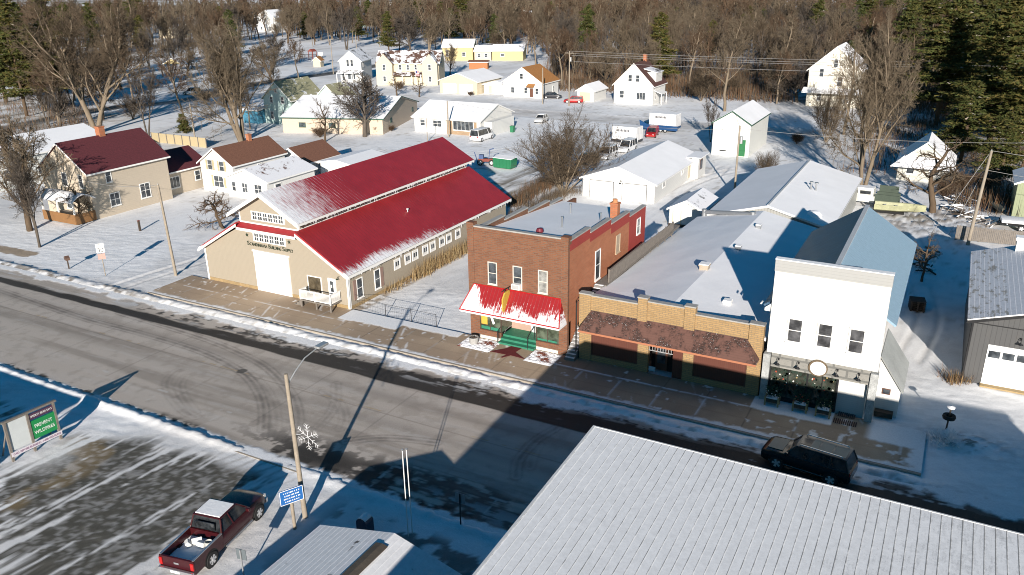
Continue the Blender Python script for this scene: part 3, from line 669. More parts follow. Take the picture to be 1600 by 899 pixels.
MB().box(4.04, 4.62, -.44, -.42, 4.95, 5.26).build('grille', M('light_grey_grille', (.4, .4, .4), .5), B)
window(B, W, D_, 'right', 5.6, 4.55, .85, 2.3, white_trim, GL, 1, 2, ft=.1, name='side_door_upper', off=.014)
window(B, W, D_, 'right', 9.9, 5.5, .8, 1.45, M('tan_frame', (.5, .4, .28), .7), M('boarded_pane', (.42, .33, .24), .7), 1, 2, ft=.06, off=.014); window(B, W, D_, 'right', 14.8, 5.8, .75, 1.3, white_trim, GLC, 1, 2, ft=.08, off=.014)
# shop front
base = MB().box(.8, 2.72, -.05, .2, .1, .38).box(5.9, 7.75, -.05, .2, .1, .38).build('shop_base', M('white_stone', (.66, .63, .55), .8, .25, 4), B)
disp = MB().box(.85, 2.75, .10, .12, .82, 2.72).box(5.85, 7.8, .10, .12, .82, 2.72).build('display_window', glass('display_glass', (.035, .045, .03)), B)
MB().box(.85, 2.75, .05, .16, .80, .88).box(5.85, 7.8, .05, .16, .80, .88).box(2.70, 2.78, .05, .16, .8, 2.75).box(5.82, 5.9, .05, .16, .8, 2.75).box(1.75, 1.8, .06, .15, .88, 2.72).box(6.8, 6.85, .06, .15, .88, 2.72).build('window_frame', M('dark_bronze', (.07, .05, .04), .4), disp)
MB().box(.95, 1.5, .085, .097, 1.3, 2.5).build('poster', M('yellow_poster', (.6, .36, .05), .6), disp); MB().box(.95, 2.6, .08, .097, .9, 1.15).box(5.95, 7.6, .08, .097, .9, 1.05).build('green_felt', green_paint, disp)
MB().add([(1.6, .08, 2.5), (1.75, .08, 2.6), (2.2, .08, 1.5), (2.0, .08, 1.4)], [(0, 3, 2, 1)]).build('white_decal', white_trim, disp)
MB().slab((2.78, 1.8, 2.0), (2.78, .16, 2.0), (2.78, .16, .85), (2.78, 1.8, .85), .04).slab((5.82, .16, 2.0), (5.82, 1.8, 2.0), (5.82, 1.8, .85), (5.82, .16, .85), .04).build('entry_side_glass', glass('display_glass'), B)
en = MB().box(2.75, 5.85, 1.8, 1.9, .1, 2.75).box(2.6, 6.0, .3, 1.8, 2.7, 2.75).build('entry_wall', M('pink_wall', (.42, .28, .22), .7), B)
dd = MB().box(4.55, 5.5, 1.74, 1.79, .62, 2.6).build('door', white_trim, B); MB().box(4.7, 5.35, 1.72, 1.738, 1.1, 2.45).build('pane', GLC, dd)
st = MB()
for k in range(3): st.box(2.75+.0, 5.85, -.45+k*.42, 1.8, .1+.17*k+.001, .1+.17*(k+1))
st.build('entry_steps', green_paint, B)
hr = MB()
for x in (2.7, 5.35):
    hr.tube([(x, -.45, .15), (x, -.45, 1.15)], .025).tube([(x, .75, .6), (x, .75, 1.6)], .025).tube([(x, -.45, 1.15), (x, .75, 1.6)], .03)
for k in range(8): y = -.35+k*.14; hr.tube([(2.7, y, .3+k*.05), (2.7, y, 1.18+k*.05)], .012, 4)
hr.build('handrail', black_metal, B)
def m_awn(nt, s, v, rib):
    n1 = noise(nt, coords(nt, (5, 1, 1.2)), 1.1, 5, .8); n2 = noise(nt, v, .8, 4, .6)
    dx = math_(nt, 'MULTIPLY', math_(nt, 'ABSOLUTE', math_(nt, 'SUBTRACT', s[0], 5.4)), -.07)
    low = math_(nt, 'MULTIPLY', math_(nt, 'SUBTRACT', 3.5, s[2]), .22)
    left = math_(nt, 'MULTIPLY', math_(nt, 'MAXIMUM', math_(nt, 'SUBTRACT', 1.6, s[0]), 0), .3)
    f = math_(nt, 'ADD', math_(nt, 'ADD', math_(nt, 'MULTIPLY', n1, .55), math_(nt, 'MULTIPLY', n2, .45)), math_(nt, 'ADD', low, left))
    f = math_(nt, 'ADD', f, math_(nt, 'MULTIPLY', rib, .09))
    return ramp(nt, f, .49, .56)
awm = ribbed('red_awning_metal', (.27, .012, .014), .3, 'X', m_awn)
T0, T1, Z1 = (.45, -.03, 4.62), (7.95, -.03, 4.62), 0
b0, b1 = (-.15, -1.35, 2.85), (8.45, -1.35, 2.85); e0, e1 = (-.15, -.03, 2.85), (8.45, -.03, 2.85)
aw = MB().add([T0, T1, b0, b1, e0, e1, (b0[0], b0[1], 2.68), (b1[0], b1[1], 2.68), (e0[0], e0[1], 2.68), (e1[0], e1[1], 2.68)],
              [(0, 2, 3, 1), (0, 4, 2), (1, 3, 5), (2, 6, 7, 3), (4, 8, 6, 2), (3, 7, 9, 5), (6, 8, 9, 7), (0, 1, 5, 4), (4, 5, 9, 8)]).build('awning', awm, B)
tr = MB()
for a, b in ((T0, T1), (T0, b0), (T1, b1), (b0, b1)): tr.tube([Vector(a)+Vector((0, -.02, .03)), Vector(b)+Vector((0, -.02, .03))], .045, 6)
tr.build('awning_trim', M('red_trim', (.42, .012, .012), .4), aw)
sb = MB().prismx([(-1.3, 3.4), (-.95, 3.0), (-.35, 3.15), (-.12, 3.7), (-.12, 4.45), (-.25, 4.75), (-.9, 4.75), (-1.3, 4.3)], 3.62, 3.72).build('sign_board', M('yellow_sign', (.52, .36, .06), .5, .2), B)
MB().tube([(3.67, -.03, 4.95), (3.67, -1.35, 4.95)], .04).tube([(3.67, -.9, 4.95), (3.67, -.9, 4.6)], .03).tube([(3.67, -.3, 4.95), (3.67, -.3, 4.6)], .03).build('sign_bracket', black_metal, sb)
# red painted path on the pavement, planters beds
pth = MB().prismz([(2.9, -2.05), (3.8, -1.0), (3.95, -.47), (4.85, -.47), (4.75, -1.3), (5.95, -2.05), (4.7, -1.95), (4.3, -2.6), (4.15, -2.6), (4.35, -2.0)], .145, .158).build('painted_path', M('maroon_paint', (.13, .012, .016), .7, .2), None)
pth.location = (-31.9, 51.3, 0); tag(pth, 'dark red painted patch on the pavement before the green steps', 'floor marking')
# drainpipe and stair to the right of it
dp = MB().tube([(0, 0, .15), (0, 0, 4.6), (.12, .1, 4.8), (.9, .1, 4.9)], .05).build('drainpipe', black_metal); dp.location = (-22.62, 51.2, 0); tag(dp, 'black drainpipe at the corner between brown and yellow brick shops', 'drainpipe')
sr = root('outdoor_stair', (-23.3, 50.6, 0), 0, 'narrow snow-dusted concrete stair climbing between the two brick shops', 'staircase')
q = MB(); sn_ = MB()
for k in range(22): q.box(0, .8, k*.26, k*.26+.26, -.05 if k == 0 else .1, .3+k*.19); sn_.box(.04, .76, k*.26+.06, k*.26+.24, .3+k*.19, .33+k*.19)
q.build('steps', M('concrete_dark', (.2, .19, .18), .9, .25), sr); sn_.build('snow_cover', snow, sr)
land = MB().box(0, .95, 22*.26, 24.5, 4.1, 4.3).build('landing', wood_grey, sr)
fn = root('deck_fence', (-22.4, 57.0, 4.15), 0, 'weathered grey board fence running along the raised walk beside the brick wall', 'fence')
q = MB()
for k in range(86): y = k*.19; q.box(-.015, .015, y+.01, y+.175, 0-.017*y+.02*random.random(), 1.22-.018*y+.04*random.random())
q.build('boards', wood_grey, fn); q = MB()
for k in range(9): q.box(-.09, -.016, k*2, k*2+.09, -.5, 1.28-.018*k*2)
q.box(.016, .05, 0, 16.3, .1-.14, .2-.14).box(-.07, .07, 0, 8, 1.2, 1.24).build('rails', wood_grey, fn)
# ---------------- single storey yellow brick shop
B = root('yellow_brick_shop', (-22.4, 51.3, 0), 0, 'low yellow brick shop with boarded windows, brown shingle awning and long snowy roof', 'building')
W, D_ = 13.3, 30.5
q = MB()
top = [(0, .9, 5.4, .42), (.9, 4.5, 5.3, .3), (4.5, 5.2, 5.85, .42), (5.2, 7.9, 5.6, .3), (7.9, 8.65, 5.8, .42), (8.65, 12.35, 5.25, .3), (12.35, W, 5.35, .42)]
for a, b, z, t in top: q.box(a, b, .3-t+.0, .35, 2.6, z)
for a, b in ((0, .95), (4.6, 5.4), (7.95, 8.7), (12.4, W)): q.box(a, b, -.02, .35, .1, 2.6)
q.box(.95, 4.6, .02, .35, .1, .6).box(8.7, 12.4, .02, .35, .1, .6)
q.build('front_wall', yellow_brick, B)
q = MB()
for a, b, z, t in top: q.box(a-.03, b+.03, .3-t-.05, .4, z, z+.09)
q.build('coping', stone_cap, B)
q = MB().box(0, .3, .35, D_, 0, 3.3).box(W-.3, W, .35, D_, 0, 3.3).box(.3, W-.3, D_-.3, D_, 0, 3.3)
q.prism([(.3, 3.3), (W-.3, 3.3), (6.6, 4.5)], D_-.3, D_).build('side_wall', brick('grey_block', (.3, .29, .27), (.26, .25, .24), (.2, .2, .19)), B)
q = MB()
def rp(x, y): # roof surface
    t = y/D_; ze = 4.35-1.0*t; zr = 5.25-.45*t; return ze+(zr-ze)*(1-abs(x-6.6)/6.6)
xs_ = [-.15, 3.2, 6.6, 10, W+.1]; ys_ = [.36, 6, 12, 18, 24, D_+.2]
vs = [(x, y, rp(min(max(x, 0), W), y)) for y in ys_ for x in xs_]; n = 5
fs = [(j*n+i, j*n+i+1, (j+1)*n+i+1, (j+1)*n+i) for j in range(5) for i in range(4)]
k = len(vs); vs += [(v_[0], v_[1], v_[2]-.22) for v_ in vs]; fs += [(d+k, c+k, b+k, a+k) for a, b, c, d in fs]
for j in range(5): fs += [(j*n, (j+1)*n, (j+1)*n+k, j*n+k), (j*n+4, j*n+4+k, (j+1)*n+4+k, (j+1)*n+4)]
for i in range(4): fs += [(i, i+k, i+1+k, i+1), (5*n+i, 5*n+i+1, 5*n+i+1+k, 5*n+i+k)]
rf = MB().add(vs, fs).build('roof', roof_snow, B)
def rbox(name, px, h, s1, s2, mat_, z=5.2, sn=True):
    g = G(px[0], px[1], z); x, y = g.x+22.4, g.y-51.3; zz = rp(x, y)
    o = MB().box(x-s1, x+s1, y-s1, y+s1, zz-.1, zz+h).box(x-s2, x+s2, y-s2, y+s2, zz+h, zz+h+.12).build(name, mat_, rf)
    if sn: MB().box(x-s2*.95, x+s2*.95, y-s2*.95, y+s2*.95, zz+h+.12, zz+h+.2).build('snow_cap', snow, o)
rbox('roof_hatch', (1101, 418), .3, .34, .4, M('tan_metal', (.4, .33, .25), .6)); rbox('roof_vent', (1137, 471), .12, .26, .3, white_trim, 4.9); rbox('roof_vent', (1154, 384), .2, .2, .26, grey_metal); rbox('roof_vent', (1186, 349), .2, .2, .26, grey_metal)
shing = roof_shingle('brown_shingles', (.16, .075, .055), .0)
def m_sh():
    m, nt, b = nodes('awning_shingles'); v = coords(nt); s = sepxyz(nt)
    row = math_(nt, 'FRACT', math_(nt, 'DIVIDE', s[2], .13)); n0 = noise(nt, coords(nt, (1.3, 1, 1)), .7, 4, .7); n1 = noise(nt, coords(nt, (3, 8, 8)), 1.8, 3, .8); n2 = noise(nt, v, 14, 2, .8)
    c = mixc(nt, ramp(nt, n0, .4, .6), (.125, .062, .048), (.095, .045, .035)); worn = math_(nt, 'MULTIPLY', ramp(nt, n0, .46, .54), ramp(nt, n1, .45, .53))
    c = mixc(nt, worn, c, (.025, .014, .011)); sp = math_(nt, 'MULTIPLY', ramp(nt, n2, .65, .69), ramp(nt, n0, .5, .56)); c = mixc(nt, sp, c, (.7, .7, .7))
    c = mixc(nt, ramp(nt, row, 0, .15, (.5,)*3, (0, 0, 0)), c, (.05, .03, .02)); nt.links.new(c, b.inputs['Base Color']); b.inputs['Roughness'].default_value = .95; return m
q = MB(); T0, T1, b0, b1 = (.92, -.04, 4.2), (12.3, -.04, 4.2), (.35, -1.15, 2.95), (13.2, -1.15, 2.95)
q.add([T0, T1, b0, b1, (.35, -.04, 2.95), (13.2, -.04, 2.95)], [(0, 2, 3, 1), (0, 4, 2), (1, 3, 5), (2, 4, 5, 3), (0, 1, 5, 4)]).build('awning', m_sh(), B)
orange_wood = siding('orange_boards', (.42, .13, .05), .16, 'X', .6, .4)
q = MB().box(.38, 13.17, -1.13, -1.08, 2.8, 2.94).box(.45, 13.1, -1.08, -.05, 2.86, 2.94).build('fascia', M('orange_fascia', (.40, .155, .08), .6), B)
q = MB().box(.95, 4.6, .08, .14, .6, 2.6).box(8.7, 12.4, .08, .14, .6, 2.6).box(7.2, 7.95, .08, .14, .1, 2.6).build('boarding', siding('red_brown_boards', (.11, .035, .022), .14, 'X', .65, .5), B)
MB().box(.95, 4.6, .03, .16, .56, .66).box(.95, 1.03, .03, .16, .66, 2.6).box(4.52, 4.6, .03, .16, .66, 2.6).build('window_frame', M('brown_frame', (.12, .05, .03), .6), q); MB().box(8.7, 12.4, .03, .16, .56, .66).box(8.7, 8.78, .03, .16, .66, 2.6).box(12.32, 12.4, .03, .16, .66, 2.6).build('window_frame', M('brown_frame'), q)
q = MB().box(5.4, 7.2, .9, 1.0, .1, 2.7).box(5.4, 7.2, .02, .9, 2.6, 2.7).build('entry_recess', dark_in, B)
dd = MB().box(5.7, 6.6, .8, .88, .15, 2.3).build('door', M('brown_frame'), B); MB().box(5.85, 6.45, .78, .797, .7, 2.15).build('pane', GL, dd); MB().box(5.5, 6.0, -.02, .0, .35, .7).build('notice', M('pale_blue_notice', (.4, .5, .55), .6), B)
q = MB()
for k in range(9): q.box(5.45+k*.2, 5.48+k*.2, .1, .13, 1.9, 2.6)
q.box(5.4, 7.2, .1, .13, 1.88, 1.93).build('security_grille', M('light_grey_grille', (.4, .4, .4)), B)
# ---------------- white false-front shop
B = root('white_shop_building', (-8.8, 51.2, 0), 0, 'white false-front shop with three upper windows and grey stone shop front', 'building')
W, D_ = 6.85, 18.8
fm = face_matrix('front', W, D_, 0, 0)
q = MB().box(0, W, 0, .35, 3.6, 9.3).box(.45, W-.5, .35, D_, 0, 7.0).prism([(.45, 7.0), (W-.5, 7.0), (3.4, 9.15)], .36, D_).build('wall', white_siding, B)
q = MB().box(-.03, W+.03, -.06, .4, 9.3, 10.08).build('cornice', siding('grey_boards', (.36, .36, .35), .2, 'Z', .7, .3), B)
MB().box(-.05, W+.05, -.08, .42, 10.08, 10.14).build('snow_cap', snow, q)
q = MB(); gable_roof_y(q, .0, 6.85, .42, D_, 7.0, 9.3, over=.6, t=.14, xr=3.4, gab=0); q.build('roof', ribbed('snowy_blue_metal_shaded_left', (.045, .105, .19), .4, 'Y', lambda nt, s, v, rib: math_(nt, 'MAXIMUM', math_(nt, 'MULTIPLY', math_(nt, 'GREATER_THAN', s[0], 3.4), .97), math_(nt, 'MULTIPLY', ramp(nt, noise(nt, coords(nt, (.5, 3.5, 1)), 1, 4, .8), .50, .66), .55)), snowcol=(.27, .40, .50)), B)  # left slope's darker blue has its shade in the colour, plus snow streaks
MB().box(3.25, 3.55, .45, D_+.2, 9.36, 9.46).build('ridge_cap', M('pale_ridge', (.5, .51, .52), .5), B)
MB().tube([(-.7, .6, 6.85), (-.7, .2, 6.85)], .06).add([(-.45, .2, 6.4), (0, .2, 6.4), (0, .2, 7.0), (-.45, .2, 6.6), (-.45, .5, 6.4), (0, .5, 6.4), (0, .5, 7.0), (-.45, .5, 6.6)], [(0, 1, 2, 3), (7, 6, 5, 4), (0, 3, 7, 4), (3, 2, 6, 7), (0, 4, 5, 1)]).build('eave_end', white_trim, B)
for u in (1.62, 3.46, 5.35): window(B, W, D_, 'front', u, 4.68, .78, 1.52, white_trim, glass('grey_pane', (.04, .04, .042)), 1, 2, ft=.11)
stone = brick('grey_stone_tiles', (.30, .29, .26), (.22, .215, .195), (.14, .14, .13), .25)
q = MB().box(.35, W-.4, -.04, .3, 2.62, 3.6).build('stone_band', stone, B)
q = MB().box(-.15, .3, -.2, .3, .1, 3.5).box(W-.38, W+.07, -.2, .3, .1, 3.5).build('stone_pillar', M('pale_marbled_stone', (.42, .43, .42), .7, .5, 2.5), B)
q = MB().box(.3, 4.6, .12, .16, .45, 2.62).build('display_window', glass('shop_display', (.02, .022, .016)), B)
MB().box(.3, 4.6, .08, .2, .1, .45).box(4.55, 4.66, .05, .2, .1, 2.62).box(.3, .4, .05, .2, .45, 2.62).box(1.5, 1.56, .07, .18, .45, 2.62).box(2.7, 2.8, .07, .18, .45, 2.62).box(3.65, 3.7, .07, .18, .45, 2.62).build('window_frame', black_metal, q)
dec = MB(); cols_ = [M('display_gold', (.35, .27, .12), .5), M('display_white', (.7, .68, .6), .6), M('display_green', (.015, .032, .02), .8), M('display_red', (.35, .06, .03), .6)]
for k in range(170):
    dec.mi = random.choice([0, 1, 1, 2, 2, 2, 2, 2, 2, 2, 3, 2]); x = random.uniform(.45, 4.5); z = random.uniform(.5, 2.5); 
    if dec.mi < 2 and z < 1.5: dec.mi = 2
    a = random.uniform(.02, .07) if dec.mi < 2 or dec.mi == 3 else random.uniform(.05, .15); dec.prism([(x-a, z-a*.6), (x+a*.7, z-a), (x+a, z+a*.6), (x-a*.3, z+a)], .10, .115)
dec.build('window_display', cols_, q)['kind'] = 'stuff'
q = MB().box(4.66, 6.5, 1.5, 1.6, .1, 2.6).box(4.6, 4.66, .2, 1.5, .1, 2.6).box(4.6, 6.5, .3, 1.5, 2.58, 2.62).build('entry_wall', M('shaded_door_wall', (.2, .21, .215), .7), B)  # grey darkened so the wall colour carries the recess shade
dd = MB().box(5.3, 6.2, 1.42, 1.49, .15, 2.3).build('door', M('grey_door', (.38, .38, .37), .5), B); MB().box(5.45, 6.1, 1.40, 1.418, 1.7, 2.1).build('pane', GL, dd)
def lamp(u, z, par, W=W, off=0):
    q = MB().at(Matrix.Translation((u, off, z))).tube([(0, -.04, .3), (0, -.16, .42), (0, -.34, .36), (0, -.36, .22)], .022, 6).lathe([(.03, .2), (.05, .14), (.17, 0), (.15, 0), (.02, .1)], (0, -.36, .02), 12).box(-.06, .06, -.05, 0, .2, .38)
    return q.build('gooseneck_lamp', black_metal, par)
for u in (.82, 2.1, 4.5, 5.8): lamp(u, 2.95, B)
def ell(cx, cz, a, b, y0, y1, n=24): return [(cx+a*math.cos(2*math.pi*k/n), cz+b*math.sin(2*math.pi*k/n)) for k in range(n)]
q = MB().prism(ell(3.32, 3.15, .60, .58, 0, 0), -.14, -.05).build('round_sign', M('brown_ring', (.14, .10, .06), .5), B)
o = MB().prism(ell(3.34, 3.15, .50, .48, 0, 0), -.165, -.141).build('sign_face', white_trim, q)
for dz, wd in ((.15, .5), (0, .62), (-.15, .4)): MB().box(3.34-wd/2, 3.34+wd/2, -.17, -.166, 3.15+dz-.022, 3.15+dz+.022).build('sign_line', M('pale_grey_script', (.45, .43, .4), .6), q)
# lean-to at its right
q = MB().prism([(W-.02, 0), (W+1.42, 0), (W+1.42, 1.95), (W-.02, 4.0)], 1.4, 6.0).build('side_shed', white_siding, B)
MB().slab((W+.0, 1.2, 4.2), (W+1.6, 1.2, 1.93), (W+1.6, 6.2, 1.93), (W+.0, 6.2, 4.2), .07).build('shed_roof', ribbed('grey_ribbed_roof', (.42, .43, .41), .2, 'Y'), B)
o = MB().box(W+.35, W+.85, 1.35, 1.4, 1.55, 1.95).build('shed_window', M('brown_frame'), B); MB().box(W+.4, W+.8, 1.34, 1.349, 1.6, 1.9).build('pane', GL, o)
MB().box(W+.1, W+1.2, .9, 1.38, .1, .45).build('foundation_box', wood_dark, B)
# ---------------- grey steel garage with white door
B = root('grey_garage', (3.04, 60.35, 0), 0, 'dark grey vertical-board garage with white overhead door and snowy ribbed roof', 'garage')
W, D_ = 13, 16.2
gsd = siding('grey_vertical_boards', (.075, .075, .075), .3, 'X', .6, .7)
MB().prism([(0, 0), (W, 0), (W, 4.7), (6.5, 6.7), (0, 4.7)], 0, D_).build('wall', gsd, B)
def m_gg(nt, s, v, rib):
    n1 = noise(nt, coords(nt, (2.2, .8, 1)), 1.0, 4, .75); return ramp(nt, math_(nt, 'SUBTRACT', 1.0, math_(nt, 'MULTIPLY', math_(nt, 'MULTIPLY', ramp(nt, n1, .52, .62), ramp(nt, s[0], 2.2, 1.5) if False else math_(nt, 'LESS_THAN', s[0], 2.0)), .75)), 0, 1)
q = MB(); gable_roof_y(q, 0, W, 0, D_, 4.7, 6.7, over=.35, t=.12, gab=.2)
q.build('roof', ribbed('snowy_garage_roof', (.30, .24, .15), .3, 'X', m_gg, snowcol=(.76, .76, .78)), B)
q = MB(); rake(q, -.35, 4.62, 6.5, 6.72, -.2, .2); q.box(0, W, -.03, 0, 4.45, 4.52); q.build('dark_trim', black_metal, B)
dd = panel(B, W, D_, 'front', 3.0, .12, 3.6, 2.95, M('white_door'), 'overhead_door', .06)
for k in range(4): MB().box(1.25+.85*k+.05, 1.25+.85*k+.75, -.075, -.061, 2.15, 2.65).build('pane', GL, dd)
q = MB()
for z in (.72, 1.34, 1.98, 2.7): q.box(1.2, 4.8, -.064, -.0605, z, z+.02)
q.build('seam', M('light_grey_grille'), dd)
MB().box(1.15, 5, -.5, -.0, 0.02, .12).build('sill', M('tan_sill', (.35, .25, .12), .8), B)
MB().box(-.05, .1, -.05, -.03, 0, 4.5).box(-.05, -.03, -.05, .1, 0, 4.5).build('corner_trim', black_metal, B)
lamp(3.0, 3.5, B)
q = MB().box(2.7, 3.7, D_-1.5, D_-.8, 5.2, 6.6).build('chimney', M('pale_chimney', (.6, .6, .58), .7), B); MB().box(2.6, 3.8, D_-1.6, D_-.7, 6.6, 6.85).build('snow_cap', snow, q)
# ---------------- roofs below the camera
B = root('flat_metal_roof_building', (-11.9, 29.1, 0), 0, 'large building in the foreground with pale ribbed metal roof under thin snow', 'building')
def m_near(nt, s, v, rib):
    n0 = noise(nt, v, .15, 4, .7); n1 = noise(nt, v, 2.6, 6, .95); n2 = noise(nt, coords(nt, (9, 1, 1)), 1.2, 4, .8)
    gx_ = math_(nt, 'MULTIPLY', s[0], .013)
    f = math_(nt, 'ADD', math_(nt, 'ADD', math_(nt, 'MULTIPLY', n1, .5), math_(nt, 'MULTIPLY', n2, .3)), math_(nt, 'ADD', math_(nt, 'MULTIPLY', n0, .35), gx_))
    f = math_(nt, 'ADD', f, math_(nt, 'MULTIPLY', rib, math_(nt, 'MULTIPLY', n2, .62)))
    return ramp(nt, f, .95, .73)
MB().prismx([(-30, 0), (-.3, 0), (-.3, 8.35), (-30, 7.2)], .3, 30).build('wall', M('beige_metal_wall', (.4, .37, .32), .6), B)
nearm = ribbed('near_metal_roof', (.27, .27, .27), .34, 'X', m_near, rough=.5, snowcol=(.76, .76, .765))
q = MB().slab((0, -30, 7.5), (30, -30, 7.5), (30, 0, 8.6), (0, 0, 8.6), .18).build('roof', nearm, B)
MB().box(-.06, 30, 0, .07, 8.36, 8.62).prismx([(-30, 7.26), (.07, 8.36), (.07, 8.62), (-30, 7.52)], -.1, 0).build('edge_trim', M('pale_edge', (.6, .6, .6), .5), B)
B = root('small_gabled_building', (-23.9, 24.15, 0), 0, 'small building in the foreground with snow-covered gable roof and bare dark ridge strip', 'building')
MB().prism([(.3, 0), (8.2, 0), (8.2, 2.5), (4.45, 3.5), (.3, 2.5)], -14, -.3).build('wall', M('beige_metal_wall'), B)
smr = ribbed('small_snowy_shingles', (.12, .11, .10), .3, 'X', lambda nt, s, v, rib: ramp(nt, math_(nt, 'ADD', noise(nt, v, 1.1, 3, .5), math_(nt, 'MULTIPLY', rib, .02)), .73, .69), snowcol=(.76, .76, .77))
q = MB().slab((0, -15, 2.6), (4.45, -15, 3.7), (4.45, 0, 3.7), (0, 0, 2.6), .14).slab((4.45, -15, 3.7), (8.6, -15, 2.6), (8.6, 0, 2.6), (4.45, 0, 3.7), .14).build('roof', smr, B)
MB().slab((4.1, -15, 3.69), (4.45, -15, 3.765), (4.45, -.9, 3.765), (4.1, -.9, 3.69), .05).slab((4.45, -15, 3.765), (4.75, -15, 3.71), (4.75, -.9, 3.71), (4.45, -.9, 3.765), .05).build('ridge_strip', M('bare_ridge', (.10, .08, .06), .9, .4), B)
# ================================================================== HOUSES AND SHEDS BEHIND THE STREET
ws = siding('house_white_siding', (.62, .615, .59), .22, 'Z', .65, .25, grime=.12)
cream = siding('cream_siding', (.54, .47, .34), .22, 'Z', .65, .2); yel = siding('yellow_siding', (.50, .41, .20), .22, 'Z', .65, .2)
teal = siding('pale_teal_siding', (.42, .54, .51), .22, 'Z', .65, .25, grime=.25); tanw = siding('tan_wall', (.48, .41, .32), .22, 'Z', .7, .12)
pinkw = siding('pinkish_wall', (.52, .42, .32), .3, 'Z', .7, .1)
sroof = roof_snow
brs = roof_shingle('brown_roof', (.17, .075, .045), .0); mar = roof_shingle('maroon_roof', (.10, .018, .024), .0, .3); drk = roof_shingle('dark_roof', (.09, .085, .08), .55)
bsn = roof_shingle('dark_brown_roof_snow', (.09, .045, .03), .35); org = roof_shingle('orange_brown_roof', (.36, .16, .045), .0); grn = roof_shingle('olive_roof', (.27, .26, .16), .12)
def house(name, label, cat, x, y, rot, w, d, eave, ridge, axis_='y', wall=ws, roof=sroof, wins=(), doors=(), xr=None, over=.4, trim=True, fr=None, group=None):
    B = root(name, (x, y, 0), R(rot), label, cat, group); fr = fr or white_trim
    if axis_ == 'y':
        c = w/2 if xr is None else xr
        MB().prism([(0, 0), (w, 0), (w, eave), (c, ridge), (0, eave)], 0, d).build('wall', wall, B)
        q = MB(); gable_roof_y(q, 0, w, 0, d, eave, ridge, over, .15, c, .3); rf = q.build('roof', roof, B)
    else:
        MB().prismx([(0, 0), (d, 0), (d, eave), (d/2, ridge), (0, eave)], 0, w).build('wall', wall, B)
        q = MB(); gable_roof_x(q, 0, w, 0, d, eave, ridge, over, .15, .35); rf = q.build('roof', roof, B)
    if trim:
        q = MB()
        if axis_ == 'y':
            s_ = (ridge-eave)/(c)
            rake(q, -over, eave-s_*over+.13, c, ridge+.13, -.3, .2, .04); rake(q, c, ridge+.13, w+over, eave-(ridge-eave)/(w-c)*over+.13, -.3, .2, .04)
            z = eave-(ridge-eave)/(w-c)*over; q.box(w+over, w+over+.04, -.3, d+.3, z-.05, z+.15)
        else:
            z = eave-(ridge-eave)/(d/2)*over; q.box(-.35, w+.35, -over-.04, -over, z-.05, z+.15)
            sx = (ridge-eave)/(d/2)
            q.add([(w+.36, -over, z-.05), (w+.36, d/2, ridge-.07), (w+.36, d/2, ridge+.13), (w+.36, -over, z+.15), (w+.40, -over, z-.05), (w+.40, d/2, ridge-.07), (w+.40, d/2, ridge+.13), (w+.40, -over, z+.15)], [(0, 3, 2, 1), (4, 5, 6, 7), (0, 1, 5, 4), (3, 7, 6, 2), (0, 4, 7, 3)])
            q.add([(w+.36, d+over, z-.05), (w+.36, d/2, ridge-.07), (w+.36, d/2, ridge+.13), (w+.36, d+over, z+.15), (w+.40, d+over, z-.05), (w+.40, d/2, ridge-.07), (w+.40, d/2, ridge+.13), (w+.40, d+over, z+.15)], [(0, 1, 2, 3), (4, 7, 6, 5), (0, 4, 5, 1), (3, 2, 6, 7), (0, 3, 7, 4)])
        q.build('trim', fr, B)
    for wn in wins:
        f, u, z, ww, hh = wn[:5]; cols = wn[5] if len(wn) > 5 else 1; rows = wn[6] if len(wn) > 6 else 2
        window(B, w, d, f, u, z, ww, hh, fr, GL, cols, rows, ft=.1)
    for dn in doors:
        f, u, z, ww, hh, mt = dn[:6]; panel(B, w, d, f, u, z, ww, hh, mt, dn[6] if len(dn) > 6 else 'door', .06)
    return B
WD = M('white_door'); GD = M('green_door', (.02, .15, .05), .5)
def chim(B, x, y, z0, z1, s=.4, m=None): return MB().box(x-s, x+s, y-s, y+s, z0, z1).box(x-s-.05, x+s+.05, y-s-.05, y+s+.05, z1, z1+.12).build('chimney', m or orange_brick, B)
# --- tan house with maroon roof, porch and wing
B = house('tan_house', 'two-storey tan house with maroon roof and brick chimney beside the snowy lawn', 'house', -100.2, 60.5, 0, 9, 11.6, 5.85, 9.0, wall=tanw, roof=mar,
          wins=[('right', 2.75, 4.2, .65, 1.45), ('right', 3.1, 1.15, 1.25, 1.5, 2, 2), ('right', 7.6, 1.15, 1.35, 1.75, 2, 2), ('front', 7.6, 3.9, .6, 1.5), ('front', 4.5, 3.9, .8, 1.5), ('front', 4.5, 1.0, 1, 1.5)])
chim(B, 4.4, 6.0, 8.2, 10.1)
q = MB().at(Matrix.Translation((3, -2.7, 0))).box(0, 6.2, 0, 2.7, .5, .62); o = q.build('porch_deck', wood_grey, B)
bw = M('brown_boards', (.22, .11, .04), .7)
MB().at(Matrix.Translation((3, -2.7, 0))).box(0, 6.2, -.05, 0, .1, 1.3).box(6.2, 6.25, 0, 2.7, .1, 1.3).build('porch_skirt', bw, o)
q = MB().at(Matrix.Translation((3, -2.7, 0)))
for x in (.1, 3.1, 6.1): q.box(x-.08, x+.08, 0, .16, .6, 2.9)
q.build('post', white_trim, o)
q = MB(); pr_ = [( -3.1+.25*k, 2.75+.75*math.sin(math.pi*k/13)) for k in range(14)]
for (a, za), (b, zb) in zip(pr_[:-1], pr_[1:]): q.slab((2.7, a, za+.12), (9.6, a, za+.12), (9.6, b, zb+.12), (2.7, b, zb+.12), .1)
q.build('porch_roof', drk, o)
